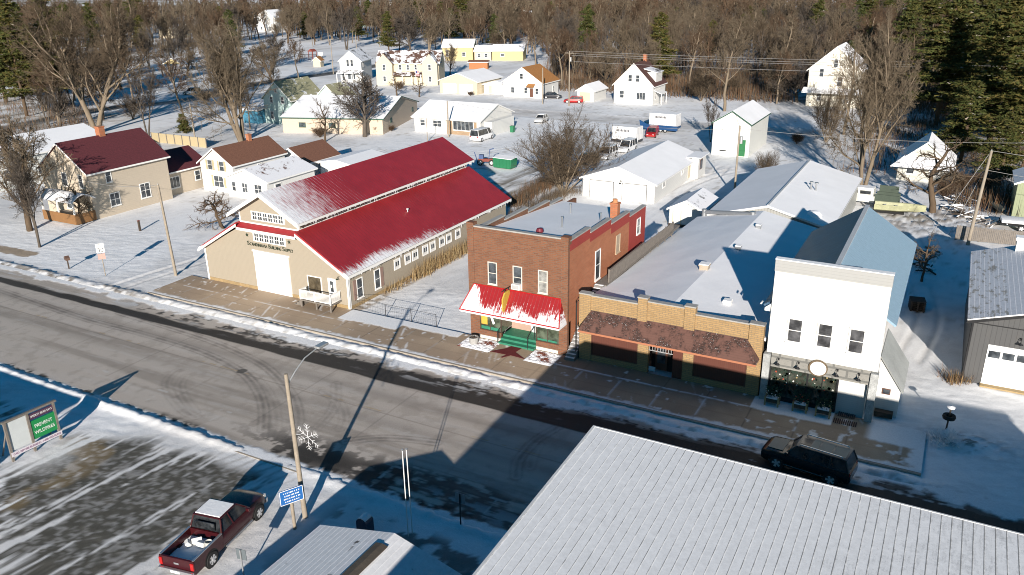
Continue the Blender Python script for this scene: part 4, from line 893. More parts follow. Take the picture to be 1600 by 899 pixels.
B2 = house('tan_house_wing', 'low tan wing with maroon roof behind the two-storey tan house', 'house', -99.5, 72.2, 0, 7.0, 7.4, 3.3, 5.3, wall=tanw, roof=mar, wins=[('right', 1.6, 1.0, 1.5, 1.4, 3, 1), ('right', 5.6, 1.3, .8, 1.2)], trim=True)
# --- white house with brown roof and lean-to
B = house('white_gabled_house', 'white house with brown shingle roof and tan shuttered front windows', 'house', -91.4, 77.6, 0, 6.1, 10, 3.95, 5.95, roof=brs,
          wins=[('front', 1.9, 3.0, .8, 1.3), ('front', 4.1, 3.0, .8, 1.3), ('front', 3.2, .7, 1.7, 1.5, 2, 2), ('right', 5.0, 2.7, .7, .5, 2, 1)])
stn = M('tan_shutter', (.42, .36, .22), .7)
for u in (1.9, 4.1):
    for s_ in (-.62, .62): MB().box(u+s_-.17, u+s_+.17, -.05, 0, 2.95, 4.35).build('shutter', stn, B)
for u in (2.05, 4.35): MB().box(u-.17, u+.17, -.05, 0, .65, 2.25).build('shutter', stn, B)
chim(B, 3.05, 6.5, 5.5, 6.8, .28)
house('white_side_cottage', 'small white cottage with snow on its low roof right of the brown-roofed white house', 'house', -85.2, 76.3, 0, 7.2, 9.2, 2.7, 4.0, roof=roof_shingle('patchy_snow_brown', (.13, .06, .04), .62), wins=[('front', 1.2, .9, .6, 1.2), ('front', 3.2, .9, .9, 1.2, 2), ('front', 5.6, .9, 1.2, 1.2, 2), ('right', 2, 1, 1, 1)])
house('brown_roof_garage', 'small white garage with brown roof behind the white cottage', 'garage', -88.5, 89, 0, 6, 7, 2.4, 4.2, roof=brs, wins=[('right', 3, 1.1, .8, .8)])
house('snow_roof_shed', 'flat snow-covered shed behind the cottage and the store', 'shed', -80.8, 90, 0, 6, 8, 2.4, 2.9, wins=[('right', 2, 1, .8, .8)])
# --- big house at far left with snow roof
house('snow_roof_house', 'grey-white house with wide snow-covered roof at the left edge behind a bare tree', 'house', -129, 62, 0, 12, 20.5, 4.3, 6.2, wall=siding('grey_white_siding', (.62, .64, .62), .22), wins=[('right', 4, 1.2, 1.4, 1.5, 2), ('right', 9, 1.2, 1.4, 1.5, 2), ('front', 9, 1.2, 1.2, 1.4), ('right', 14, 1.2, 1.2, 1.4)])
fn = root('board_fence', (-129, 99.6, 0), 0, 'tan board fence behind the maroon-roofed wing', 'fence'); MB().box(0, 14, 0, .06, 0, 1.7).build('boards', siding('tan_boards', (.42, .34, .2), .18, 'X'), fn)
q = MB(); [q.box(2*k-.06, 2*k+.06, -.12, -.001, 0, 1.8) for k in range(8)]; q.build('posts', wood_grey, fn)
# --- pale teal house
B = house('pale_teal_house', 'pale teal two-storey house with olive roof behind the lawn trees', 'house', -125.2, 124.4, 0, 7.2, 9.5, 5.1, 8.3, wall=teal, roof=grn, over=.5,
          wins=[('front', 2.2, 4.2, .6, 1.1), ('front', 5.2, 4.2, .7, 1.2), ('front', 3.6, 6.3, .5, .6), ('front', 2.0, 1.0, .7, 1.4), ('front', 5.2, 1.0, .7, 1.4), ('right', 6.5, 3.3, .7, 1.1)])
house('teal_cross_wing', 'gabled teal cross wing with dark eaves right of the pale teal house', 'house', -118.0, 131.5, 0, 7.0, 5.5, 4.2, 7.2, wall=teal, roof=grn, over=.5, wins=[('front', 3.5, 1.1, .8, 1.3)])
MB_ = house('blue_shed', 'bright blue lean-to shed against the left of the teal house', 'shed', -129.6, 122.6, 0, 4.2, 4, 2.7, 3.0, wall=siding('blue_boards', (.05, .20, .30), .2), axis_='x')
# --- green-trimmed hall
house('green_trim_hall', 'long tan hall with snowy roof edged in dark green', 'building', -113.5, 117.0, 18, 20, 22.5, 2.9, 5.5, 'x', wall=pinkw, fr=M('dark_green_trim', (.03, .09, .06), .5), wins=[('front', 4, 1.2, 1.2, .7), ('front', 10, 1.2, 1.2, .7), ('right', 5, 1.6, .9, .6), ('right', 19, 1.6, .9, .6)])
# --- ranch house
B = house('ranch_house', 'long single-storey cream ranch house with snowy roof and wide picture window behind the white van', 'house', -91.2, 128.8, 0, 14.6, 12, 2.9, 5.0, 'x', wall=ws, over=.6, wins=[('front', 1.9, 1.2, 1.0, 1.1), ('front', 5.2, 1.2, 1.8, 1.1, 2, 2), ('front', 10.9, .9, 4.3, 1.6, 5, 1)])
MB().box(7.3, 13.8, -.03, -.001, 0, .88).box(7.3, 8.6, -.03, -.001, .88, 2.6).box(13.2, 13.8, -.03, -.001, .88, 2.6).build('brick_facing', brick('tan_brick', (.38, .26, .15), (.32, .2, .12), (.3, .24, .18)), B); MB().box(14.4, 16.2, 1.5, 10, 0, 2.5).build('rear_wall', ws, B)
# --- white double garage, orange roofed house, small garage, brown roofed house
B = house('double_garage', 'cream double garage with snow on its wide gable roof', 'garage', -117.8, 178.5, 0, 11, 12.5, 3.1, 5.0, wall=cream, doors=[('front', 2.9, .1, 4, 2.3, WD, 'garage_door'), ('front', 7.8, .1, 4, 2.3, WD, 'garage_door')])
house('white_rear_annex', 'low white annex between the double garage and the orange-roofed house', 'shed', -106.3, 181, 0, 6.8, 8, 2.3, 3.2, doors=[('front', 1.8, .1, .9, 1.9, cream)])
B = house('orange_roof_house', 'white house with orange-brown shingle roof beside the utility pole', 'house', -99.3, 178.5, 0, 10.6, 9, 3.6, 7.0, roof=org, wins=[('front', 2.6, 1.0, .9, 1.3), ('front', 5.0, 4.4, .8, 1.2), ('front', 6.2, 1.0, .8, 1.3), ('front', 9.2, 1.0, .8, 1.3), ('right', 6, 1.1, .6, 1.2)], doors=[('front', 7.7, .2, .9, 2.0, M('brown_frame'))])
MB().slab((6.8, -1.2, 2.7), (8.7, -1.2, 2.7), (8.7, 0, 3.3), (6.8, 0, 3.3), .12).build('door_hood', org, B)
house('small_white_garage', 'tiny white gabled garage between the red car and the brown-roofed house', 'garage', -79.3, 178, 0, 4.2, 7.5, 2.5, 3.8, doors=[('front', 2, .1, 2.6, 2.0, cream, 'garage_door')])
B = house('brown_roof_house', 'tall white gabled house with dark brown roof and dormer at the edge of the wood', 'house', -70.3, 178.3, 0, 9.3, 8.5, 4.3, 8.9, roof=roof_shingle('dark_brown_roof', (.085, .035, .028), .0), wins=[('front', 3.8, 5.0, .8, 1.4), ('front', 5.6, 5.0, .8, 1.4), ('front', 1.9, 1.3, 1.0, 1.5), ('front', 6.5, 1.1, 2.0, 1.5, 3, 1), ('right', 2, 1.2, .7, 1.4)])
q = MB().prismx([(2.6, 4.6), (6.8, 4.6), (6.8, 6.9), (2.6, 6.9)], 5.4, 9.0).build('dormer_wall', ws, B); MB().slab((4.7, 2.3, 8.0), (9.3, 2.3, 6.9), (9.3, 7.1, 6.9), (4.7, 7.1, 8.0), .14).build('dormer_roof', drk, B); chim(B, 4.6, 7.2, 8.5, 10.2, .35)
MB().slab((9.3, .6, 3.2), (11.2, .6, 2.5), (11.2, 4.5, 2.5), (9.3, 4.5, 3.2), .12).box(11, 11.12, .7, .82, 0, 2.45).box(11, 11.12, 4.2, 4.32, 0, 2.45).build('side_porch', white_trim, B)
# --- two houses by the flag
B = house('white_porch_house', 'white house with dark roof and front porch facing the playground', 'house', -157.3, 187.2, 20, 6.3, 9.5, 5.9, 8.5, roof=drk, wins=[('front', 2.4, 4.4, .7, 1.7), ('front', 3.6, 4.4, .7, 1.7), ('right', 2, 1.2, .7, 1.5), ('right', 2, 4.2, .7, 1.5)])
q = MB().slab((-.6, -2.2, 2.7), (7.0, -2.2, 2.7), (7.0, 0, 3.3), (-.6, 0, 3.3), .14).build('porch_roof', drk, B); q = MB(); [q.box(x-.08, x+.08, -2.1, -1.94, 0, 2.6) for x in (-.4, 2, 4.4, 6.8)]; q.build('post', white_trim, B)
MB().box(.5, 1.3, -.02, -.001, .4, 2.4).box(2.2, 3.0, -.02, -.001, .8, 2.4).box(3.4, 4.2, -.02, -.001, .8, 2.4).build('porch_pane', GL, B)
B = house('cream_cross_gabled_house', 'cream house with dark brown roof, two gabled wings and flag on the porch', 'house', -143.5, 186.3, 20, 17.5, 7, 5.9, 8.7, 'x', wall=cream, roof=bsn, wins=[('front', 6.6, 4.0, .6, 1.3), ('front', 8.8, 4.0, .6, 1.3), ('front', 11.0, 4.0, .6, 1.3)])
for x0, w_ in ((.2, 4.6), (13.2, 4.2)):
    MB().prism([(x0, 0), (x0+w_, 0), (x0+w_, 5.9), (x0+w_/2, 8.5), (x0, 5.9)], -1.6, 3).build('gable_wing', cream, B); q = MB(); gable_roof_y(q, x0, x0+w_, -1.6, 3.3, 5.9, 8.5, .3, .14, None, .25); q.build('wing_roof', bsn, B)
    for z in (1.0, 4.1): window(B, 0, 0, 'front', x0+w_/2+.0, z, .7, 1.4, white_trim, GL, off=1.6)
q = MB().slab((4.9, -2.4, 2.8), (13.1, -2.4, 2.8), (13.1, -.1, 3.5), (4.9, -.1, 3.5), .14).build('porch_roof', bsn, B); q = MB(); [q.box(x-.08, x+.08, -2.3, -2.14, 0, 2.7) for x in (5.1, 7.7, 10.3, 12.9)]; q.build('post', white_trim, B)
fl = root('flag_on_pole', tuple(B.matrix_basis @ Vector((11.6, -2.5, 0))), 0, 'small red and white striped flag on a pole by the cream house porch', 'flag')
fl.location = (-143.5+11.6*math.cos(R(20))+2.6*math.sin(R(20)), 186.3+11.6*math.sin(R(20))-2.6*math.cos(R(20)), 0)
MB().tube([(0, 0, 0), (0, 0, 4.4)], .04).build('pole', white_trim, fl); q = MB()
for k in range(7): q.mi = k % 2; q.box(.05, 1.2, -.01, .01, 2.6+.2*k, 2.8+.2*k)
q.mi = 2; q.box(.05, .5, -.02, .02, 3.3, 4.0); q.build('cloth', [M('flag_red', (.5, .02, .03), .7), white_trim, M('flag_blue', (.03, .05, .2), .7)], fl)
# --- yellow house and its wings
house('yellow_house', 'bright yellow house with snow roof in front of the dark wood', 'house', -165.4, 253, 20, 11, 8, 4.6, 7.0, 'x', wall=yel, wins=[('front', 1.8, 1.4, .8, 2.2), ('front', 7.8, 1.6, 1.2, 1.2), ('right', 4, 1.4, .8, 1.3)])
house('pale_yellow_link', 'pale yellow low link with two windows between the yellow houses', 'house', -154.5, 257, 20, 6, 7, 3.2, 4.8, 'x', wall=cream, wins=[('front', 1.7, 1.2, 1, 1.2), ('front', 4.2, 1.2, 1, 1.2)])
house('yellow_garage_house', 'yellow wing with single window at the right of the yellow houses', 'house', -148.4, 259, 20, 11, 8, 3.4, 5.2, 'x', wall=yel, roof=roof_shingle('grey_snow_roof', (.16, .16, .16), .7), wins=[('front', 3.6, 1.4, 1.2, 1)])
house('rust_shed', 'small rust-orange shed by the fence in front of the yellow houses', 'shed', -141, 231, 20, 6, 3, 2.2, 2.6, 'x', wall=siding('rust_boards', (.35, .13, .04), .2), roof=brs)
# --- tall white shed with green door, white two-door garage, grey steel shed, small shed
B = house('tall_white_shed', 'tall white gabled shed with green door in the open yard', 'shed', -34.3, 130.4, 0, 5.9, 13, 5.2, 7.05, wall=siding('matte_white_boards', (.62, .62, .58), .35, 'X', .7, .15), fr=M('dark_green_trim'), over=.25, doors=[('front', 4.75, .1, 1.15, 2.6, GD)])
MB().box(1.3, 2.3, -.06, 0, .7, .85).build('vent', black_metal, B)
B = house('white_two_door_garage', 'long white garage with two overhead doors and snow-covered roof', 'garage', -42.25, 97, 0, 9.9, 19.5, 2.5, 4.25, over=.35, wins=[('right', 3.6, 1.5, .8, .8, 2, 1), ('right', 11.4, 1.6, .8, .8, 2, 1)], doors=[('front', 2.7, .08, 3.2, 2.15, WD, 'garage_door'), ('front', 7.2, .08, 3.2, 2.15, WD, 'garage_door'), ('right', 14.6, .3, .9, 2.0, cream)])
gt = M('light_grey_grille')
for u in (2.7, 7.2): MB().box(u-1.68, u-1.6, -.09, -.0, .05, 2.3).box(u+1.6, u+1.68, -.09, 0, .05, 2.3).box(u-1.68, u+1.68, -.09, 0, 2.24, 2.3).build('door_frame', M('dark_frame_grey', (.15, .15, .15), .6), B)
MB().box(4.5, 5.7, -.04, 0, 2.55, 3.1).build('sign_plate', M('off_white_plate', (.6, .6, .57), .7), B); lamp(5.35, 2.2, B)
q = MB().box(9.9, 10.9, 15.6, 19.5, 0, 3.0).build('side_office', ws, B); MB().slab((9.2, 15.3, 3.1), (11.3, 15.3, 3.1), (11.3, 19.8, 3.1), (9.2, 19.8, 3.1), .12).build('office_roof', sroof, B)
o = MB().box(10.9, 10.95, 16.4, 17.6, 1.2, 2.6).build('office_window', M('brown_frame'), B); MB().box(10.95, 10.96, 16.5, 17.5, 1.3, 2.5).build('pane', GL, o)
gsd2 = siding('light_grey_ribbed_wall', (.34, .34, .32), .3, 'X', .5, .6)
B = house('grey_steel_shed', 'wide grey ribbed steel shed with snow roof behind the yellow brick shop', 'shed', -21.7, 83.1, 0, 12.1, 23.7, 3.4, 5.0, wall=gsd2, over=.3, wins=(), fr=M('pale_edge'))
MB().box(5.95, 6.15, -.2, 23.9, 5.16, 5.22).build('ridge_cap', M('pale_ridge'), B)
MB().lathe([(.08, 0), (.08, .9), (.2, .92), (.2, 1.05)], (8.4, 11, 4.4), 8).build('vent_pipe', grey_metal, B)
MB().lathe([(.08, 0), (.08, .9), (.22, .92), (.22, 1.02)], (8.9, 11.3, 4.3), 8).build('vent_pipe', grey_metal, B)
o = MB().lathe([(.1, 0), (.7, .1), (.78, .45), (.4, .75), (0, .8)], (10.3, 2.0, 3.75), 14).build('snow_capped_vent', snow, B)
du = root('metal_duct', (-21.9, 82.2, 0), 0, 'galvanised duct pipe lying across the snowy shop roof by the steel shed', 'duct')
MB().tube([(0, 0, 3.9), (5.3, -1.6, 4.7)], .22, 10).tube([(5.3, -1.6, 4.95), (5.3, -1.6, 4.3)], .3, 10).tube([(0, 0, 4.2), (0, 0, 3.2)], .26, 10).build('pipe', grey_metal, du)
B = house('small_white_shed', 'small white shed with weathered snowy roof between the fence and the steel shed', 'shed', -27.6, 88.4, 0, 3.9, 6.2, 2.15, 3.15, roof=roof_shingle('grey_snow_roof'), over=.25, wall=siding('matte_white_boards'))
MB().box(.4, .48, -.05, 0, .1, 1.9).box(1.35, 1.43, -.05, 0, .1, 1.9).build('door_battens', cream, B); MB().box(-.05, 3.9, -.06, 0, 0, .35).build('base_boards', wood_dark, B)
# --- right-hand side, among the evergreens
B = house('white_house_in_trees', 'tall white gabled house half hidden by bare trees beside the wood', 'house', -30.2, 191, 0, 10.6, 12, 7.9, 12.6, wall=siding('aged_white_siding', (.68, .64, .54), .22), over=.5, wins=[('front', 2.6, 6.3, .8, 1.6), ('front', 5.3, 8.4, .8, 1.6), ('front', 6.5, 4.5, 1, 1.8), ('front', 8.2, 1.0, 1, 1.6), ('front', 2.6, 1.2, .8, 1.6)])
MB().slab((-.8, -2.6, 3.2), (11.4, -2.6, 3.2), (11.4, 0, 4.0), (-.8, 0, 4.0), .15).build('porch_roof', sroof, B)
B = house('grey_cottage', 'small pale grey cottage with snowy roof behind a gnarled bare tree', 'house', -6.4, 124.2, 0, 6.6, 8, 2.6, 5.4, wall=siding('pale_grey_clapboard', (.52, .51, .45), .2, 'Z', .7, .35), wins=[('front', 1.6, 1.0, .9, 1.2), ('front', 4.6, 1.0, 1.1, 1.2)])
MB().slab((-.9, -1.8, 2.2), (7.5, -1.8, 2.2), (6.0, 0, 3.4), (.6, 0, 3.4), .15).build('porch_roof', roof_shingle('grey_snow_roof'), B)
house('green_yellow_shed', 'pale green shed at the right edge beside the small boat', 'shed', 7.2, 108.8, 0, 6, 7, 4.2, 5.6, wall=siding('pale_green_boards', (.27, .30, .18), .25, 'X'))
# fences of the yard at right
def fence(name, label, x0, y0, x1, y1, h, mat_, z=0):
    L = math.hypot(x1-x0, y1-y0); f = root(name, (x0, y0, z), math.atan2(y1-y0, x1-x0), label, 'fence'); q = MB()
    for k in range(int(L/.17)): q.box(k*.17+.005, k*.17+.16, -.012, .012, .05+.04*random.random(), h+random.uniform(-.06, .06))
    q.build('boards', mat_, f); q = MB()
    for k in range(int(L/2.2)+1): q.box(k*2.2-.05, k*2.2+.05, .012, .11, 0, h+.05)
    q.box(0, L, .012, .05, .3, .4).box(0, L, .012, .05, h-.35, h-.25).build('posts_and_rails', wood_grey, f); return f
fence('plank_fence', 'weathered grey plank fence behind the grey garage at the right', 1.7, 96.6, 14, 97.6, 1.6, wood_grey)
# more far houses among the trees
for i, (px, wd, dp, ev, rd, wl_, lab) in enumerate([((402, 50), 15, 12, 8, 12, ws, 'large white two-storey house beyond the park trees'), ((40, 62), 16, 10, 5, 8, teal, 'pale green house glimpsed between the evergreens at far left'), ((668, 40), 14, 10, 5, 8, ws, 'white house with snow roof in the trees left of the yellow house'),
        ((812, 52), 12, 10, 8, 11, cream, 'tall cream house in the trees above the orange-roofed house'), ((545, 42), 12, 10, 5, 8, teal, 'pale green-roofed house behind the park trees'), ((1120, 28), 14, 10, 5, 8, ws, 'white house deep in the middle of the wood'),
        ((160, 42), 14, 10, 5, 8, ws, 'white house behind the left cottonwood crown'), ((250, 60), 12, 10, 5, 7.5, cream, 'cream house beyond the park shelter'), ((915, 60), 10, 8, 4, 7, ws, 'small white house inside the wood behind the brown-roofed house'), ((600, 18), 14, 10, 5, 8, ws, 'white farmhouse on the far skyline of trees')]):
    g = G(*px); house('distant_house', lab, 'house', g.x, g.y, 12*(i % 3), wd, dp, ev, rd, 'x' if i % 2 else 'y', wall=wl_, wins=[('front', wd*.25, 1.3, 1.1, 1.5), ('front', wd*.7, 1.3, 1.1, 1.5)])
# park shelter and kiosk
B = root('park_shelter', tuple(G(257, 113)), R(20), 'open park shelter with snow roof and yellow gable', 'shelter')
q = MB(); gable_roof_x(q, -9, 0, 0, 6.4, 2.6, 4.3, .5, .15, .4) if False else gable_roof_y(q, 0, 6.4, 0, 10, 2.6, 4.3, .6, .15)
q.build('roof', sroof, B); MB().prism([(0, 2.6), (6.4, 2.6), (3.2, 4.3)], -.2, -.1).build('gable', yel, B); q = MB()
for x in (.2, 6.2):
    for y in (0, 3.3, 6.6, 9.9): q.box(x-.12, x+.12, y-.12, y+.12, 0, 2.7)
q.build('post', wood_grey, B); MB().box(1.5, 4.5, 2, 3, .7, .78).box(2, 2.2, 2.3, 2.7, 0, .7).box(3.8, 4, 2.3, 2.7, 0, .7).box(1.5, 4.5, 1.3, 1.6, .42, .47).box(1.5, 4.5, 3.4, 3.7, .42, .47).build('picnic_table', wood_dark, B)
house('park_kiosk', 'little cream kiosk with gabled roof beside the playground', 'kiosk', *(G(490, 105)[:2]), 15, 2.6, 2.6, 2.2, 3.3, wall=cream, roof=org)
# ================================================================== VEHICLES
tyre = M('tyre_rubber', (.018, .018, .018), .85, .2); rim_m = M('wheel_rim', (.6, .6, .6), .45, .1, metal=.2); chrome = M('chrome', (.6, .6, .6), .25, .05, metal=.8)
car_glass = glass('car_glass', (.012, .014, .016)); under = M('car_underside', (.01, .01, .01), .9); redl = M('tail_lamp', (.4, .01, .01), .3); hdl = M('head_lamp', (.6, .6, .58), .2)
def paint(name, col=(.5, .5, .5), rough=.3): return M(name, col, rough, .06, 1)
def wheel(par, x, y, r=.38, w_=.24, spokes=5):
    s = 1 if y > 0 else -1; wl = MB().disc((x, y, r), r, (0, 1, 0), w_, 20).build('wheel', tyre, par, smooth=True)
    q = MB().disc((x, y+s*(w_/2-.01), r), r*.64, (0, 1, 0), .03, 18).build('rim', M('rim_back', (.06, .06, .06), .5), wl)
    q2 = MB()
    for k in range(spokes):
        a = 2*math.pi*k/spokes; d = Vector((math.cos(a), 0, math.sin(a))); n_ = Vector((-math.sin(a), 0, math.cos(a))); c = Vector((x, y+s*(w_/2+.012), r))
        q2.add([c+n_*.05, c-n_*.05, c+d*r*.62-n_*.07, c+d*r*.62+n_*.07], [(0, 1, 2, 3), (3, 2, 1, 0)])
    q2.disc((x, y+s*(w_/2+.01), r), .07, (0, 1, 0), .03, 8); q2.build('spokes', rim_m, wl)
def loft(mb, secs):
    """secs: list of rings (same count) of (x,y,z)"""
    n = len(secs[0]); vs = [p for s in secs for p in s]; fs = []
    for i in range(len(secs)-1):
        for k in range(n): fs.append((i*n+k, i*n+(k+1) % n, (i+1)*n+(k+1) % n, (i+1)*n+k))
    fs += [tuple(range(n-1, -1, -1)), tuple(range((len(secs)-1)*n, len(secs)*n))]; return mb.add(vs, fs)
def ring(x, hw, zb, zt, tuck=.06, crown=.03):
    r_ = min(.14, (zt-zb)*.3)
    pts = [(hw-tuck, zb), (hw, zb+r_*1.2), (hw, zt-r_*1.5), (hw-r_*.5, zt-.02), (hw*.5, zt+crown)]
    return [(x, y, z) for y, z in pts]+[(x, -y, z) for y, z in reversed(pts)]
def cabin(par, st, pnt, hwb, hwt, zb, zt, pillars, nm='glasshouse', roof_snowy=None, rack=False):
    """st = (x_rear_bottom, x_rear_top, x_front_top, x_front_bottom)"""
    a, b, c, d = st; g = MB()
    g.add([(a, hwb, zb), (d, hwb, zb), (d, -hwb, zb), (a, -hwb, zb), (b, hwt, zt), (c, hwt, zt), (c, -hwt, zt), (b, -hwt, zt)], [(0, 3, 2, 1), (4, 5, 6, 7), (0, 1, 5, 4), (1, 2, 6, 5), (2, 3, 7, 6), (3, 0, 4, 7)])
    go_ = g.build(nm, car_glass, par)
    q = MB(); q.slab((b-.04, -hwt-.02, zt+.05), (c+.04, -hwt-.02, zt+.05), (c+.04, hwt+.02, zt+.05), (b-.04, hwt+.02, zt+.05), .06)
    ro = q.build('roof', pnt, par, bev=.025, smooth=True)
    q = MB()
    for s in (-1, 1):
        for (x0, x1) in [(a, b), (d, c)]: q.tube([(x0, s*hwb, zb), (x1, s*hwt, zt)], .05, 5)
        for f in pillars:
            xb = a+(d-a)*f; xt = b+(c-b)*f; q.tube([(xb, s*(hwb+.005), zb), (xt, s*(hwt+.005), zt)], .04, 5)
        q.tube([(a, s*(hwb+.01), zb+.01), (d, s*(hwb+.01), zb+.01)], .03, 5)
    q.build('pillar_trim', pnt, par)
    if roof_snowy: MB().slab((b+.05, -hwt+.06, zt+.10), (c-.1, -hwt+.06, zt+.10), (c-.1, hwt-.06, zt+.10), (b+.05, hwt-.06, zt+.10), .048).build('roof_snow_layer', snow, ro, bev=.02)
    return go_, ro
def mirror_(par, x, y, z, m): MB().box(x-.08, x+.08, y-.11 if y > 0 else y-.11, y+.11, z, z+.18).build('side_mirror', m, par, bev=.03)
def car(name, label, loc, deg, pnt, L=4.6, W_=1.8, h=1.5, kind='sedan', cat='car', snowy=False, group=None):
    B = root(name, tuple(loc), R(deg), label, cat, group); hw = W_/2
    hb = .95 if kind != 'van' else 1.15
    secs = [ring(-L/2, hw-.12, .35, hb-.15), ring(-L/2+.18, hw-.02, .25, hb-.02), ring(-L/4, hw, .22, hb), ring(L*.18, hw, .22, hb), ring(L*.30, hw, .22, hb-.05), ring(L/2-.25, hw-.04, .25, hb-.2), ring(L/2, hw-.22, .35, hb-.35)]
    loft(MB(), secs).build('body', pnt, B, smooth=True)
    if kind == 'sedan': st, pl = (-L*.40, -L*.26, L*.08, L*.24), (.5,)
    elif kind == 'suv': st, pl = (-L*.48, -L*.44, L*.07, L*.22), (.35, .66)
    else: st, pl = (-L*.48, -L*.47, L*.22, L*.34), (.75,)
    cabin(B, st, pnt, hw-.07, hw-.22, hb-.05, h, pl, roof_snowy=snowy)
    for x in (-L*.3, L*.31):
        for s in (-1, 1): wheel(B, x, s*(hw-.10), .34 if kind == 'sedan' else .37)
    for s in (-1, 1):
        MB().box(L/2-.14, L/2-.03, s*(hw-.42)-.15, s*(hw-.42)+.15, hb-.38, hb-.24).build('headlight', hdl, B, bev=.02); MB().box(-L/2-.01, -L/2+.1, s*(hw-.28)-.12, s*(hw-.28)+.12, hb-.32, hb-.1).build('tail_light', redl, B, bev=.02)
    return B
# --- black estate/SUV on the street
bp = paint('black_car_paint', (.016, .016, .018), .16)
B = root('sport_utility_car', (0, 0, 0), R(172.5), 'black large SUV driving on the street beside the white shop', 'car')
L, hw = 5.1, .97
secs = [ring(-L/2, hw-.14, .5, .95), ring(-L/2+.12, hw-.03, .38, 1.08), ring(-1.5, hw, .32, 1.14), ring(.6, hw, .32, 1.14), ring(1.15, hw, .32, 1.12), ring(2.2, hw-.02, .34, 1.05), ring(L/2-.08, hw-.1, .38, .92), ring(L/2, hw-.25, .5, .8)]
loft(MB(), secs).build('body', bp, B, smooth=True)
g_, rf = cabin(B, (-2.45, -2.2, .55, 1.15), paint('black_car_trim', (.05, .05, .052), .3), hw-.06, hw-.22, 1.08, 1.72, (.30, .62))
MB().box(-.1, .45, -.36, .36, 1.765, 1.78).build('sunroof', car_glass, rf); q = MB()
for s in (-1, 1): q.tube([(-2.0, s*.68, 1.8), (-1.9, s*.68, 1.86), (.3, s*.68, 1.86), (.4, s*.68, 1.8)], .03, 6)
q.build('roof_rail', chrome, rf); q = MB(); [q.box(a_, b_, -.56, .56, 1.767, 1.778) for a_, b_ in ((-2.1, -1.35), (-1.3, -.6), (-.55, -.15))]; q.build('roof_reflection', M('tan_reflection', (.34, .29, .22), .6), rf); MB().slab((1.3, -.7, 1.16), (2.2, -.62, 1.09), (2.2, .62, 1.09), (1.3, .7, 1.16), .02).build('bonnet_reflection', M('tan_reflection'), B)  # bronze reflection painted as thin tan plates on roof and bonnet
for x in (-1.55, 1.5):
    for s in (-1, 1): wheel(B, x, s*(hw-.07), .41, .26)
    for s in (-1, 1): MB().disc((x, s*(hw-.005), .42), .47, (0, 1, 0), .03, 20).build('wheel_arch', under, B)
for s in (-1, 1): MB().box(2.3, 2.46, s*.62-.18, s*.62+.18, .78, .92).build('headlight', hdl, B, bev=.03); MB().box(-2.52, -2.42, s*.7-.14, s*.7+.14, .8, 1.05).build('tail_light', redl, B, bev=.02); mirror_(B, .95, s*(hw+.05), 1.12, bp)
MB().box(-1.9, 2.0, -hw-.012, -hw+.0, .42, .47).box(-1.9, 2.0, hw, hw+.012, .42, .47).build('side_strip', chrome, B)
cB = (G(1217, 722, .4)+G(1297, 750, .4))/2; B.location = (cB.x+.05, cB.y+.87, .02)
# --- maroon pickup
mp = paint('maroon_paint_metallic', (.042, .006, .008), .25)
B = root('pickup_truck', (-29.95, 21.55, 0), R(100.5), 'maroon crew-cab pickup with snow and a bucket in its bed, parked on the streaked lot', 'pickup')
hw = .99   # origin at the rear axle centre
secs = [ring(.95, hw, .38, 1.18), ring(3.0, hw, .36, 1.2), ring(3.35, hw, .36, 1.2), ring(4.3, hw-.01, .4, 1.14), ring(4.7, hw-.08, .45, 1.05), ring(4.85, hw-.22, .5, .95)]
loft(MB(), secs).build('body', mp, B, smooth=True)
q = MB(); z0, z1 = .42, 1.22
q.box(-1.2, .98, -hw, -hw+.10, z0, z1).box(-1.2, .98, hw-.10, hw, z0, z1).box(-1.28, -1.2, -hw, hw, z0+.05, z1).box(-1.2, .98, -hw+.1, hw-.1, z0+.05, .72).box(.9, .98, -hw+.1, hw-.1, .72, z1)
q.build('cargo_bed', mp, B, bev=.02)
MB().box(-1.15, .88, -hw+.13, hw-.13, .72, .79).build('bed_snow', snow, B)
q = MB()
for s in (-1, 1): q.box(-1.22, .96, s*(hw-.05)-.055, s*(hw-.05)+.055, z1, z1+.035)
q.build('bed_rail', chrome, B)
cabin(B, (.98, 1.22, 2.55, 3.3), mp, hw-.05, hw-.20, 1.15, 1.86, (.42,), roof_snowy=True)
MB().box(.95, .99, -.6, .6, 1.3, 1.72).build('rear_window', car_glass, B)
bw_ = Matrix.Translation((-1.34, 0, 0)); MB().box(-1.46, -1.30, -hw, hw, .48, .66).build('rear_bumper', chrome, B, bev=.03); MB().box(4.8, 4.98, -hw+.1, hw-.1, .42, .68).build('front_bumper', chrome, B, bev=.03); MB().box(-1.475, -1.462, -.26, .26, .5, .63).build('number_plate', white_trim, B)
MB().box(-1.30, -1.285, -.14, .14, .88, .98).build('tailgate_badge', chrome, B)
for s in (-1, 1):
    MB().box(-1.32, -1.2, s*(hw-.09)-.09, s*(hw-.09)+.09, .72, 1.12).build('tail_light', redl, B, bev=.02); MB().box(4.66, 4.86, s*.72-.17, s*.72+.17, .8, 1.0).build('headlight', hdl, B, bev=.02); mirror_(B, 3.0, s*(hw+.12), 1.2, mp)
    MB().tube([(1.1, s*(hw+.04), .38), (3.3, s*(hw+.04), .38)], .05, 8).build('side_step', chrome, B)
for x in (0, 3.95):
    for s in (-1, 1): wheel(B, x, s*(hw-.09), .41, .27, 6); MB().disc((x, s*(hw-.002), .46), .5, (0, 1, 0), .02, 20).build('wheel_arch', under, B)
bag = MB()
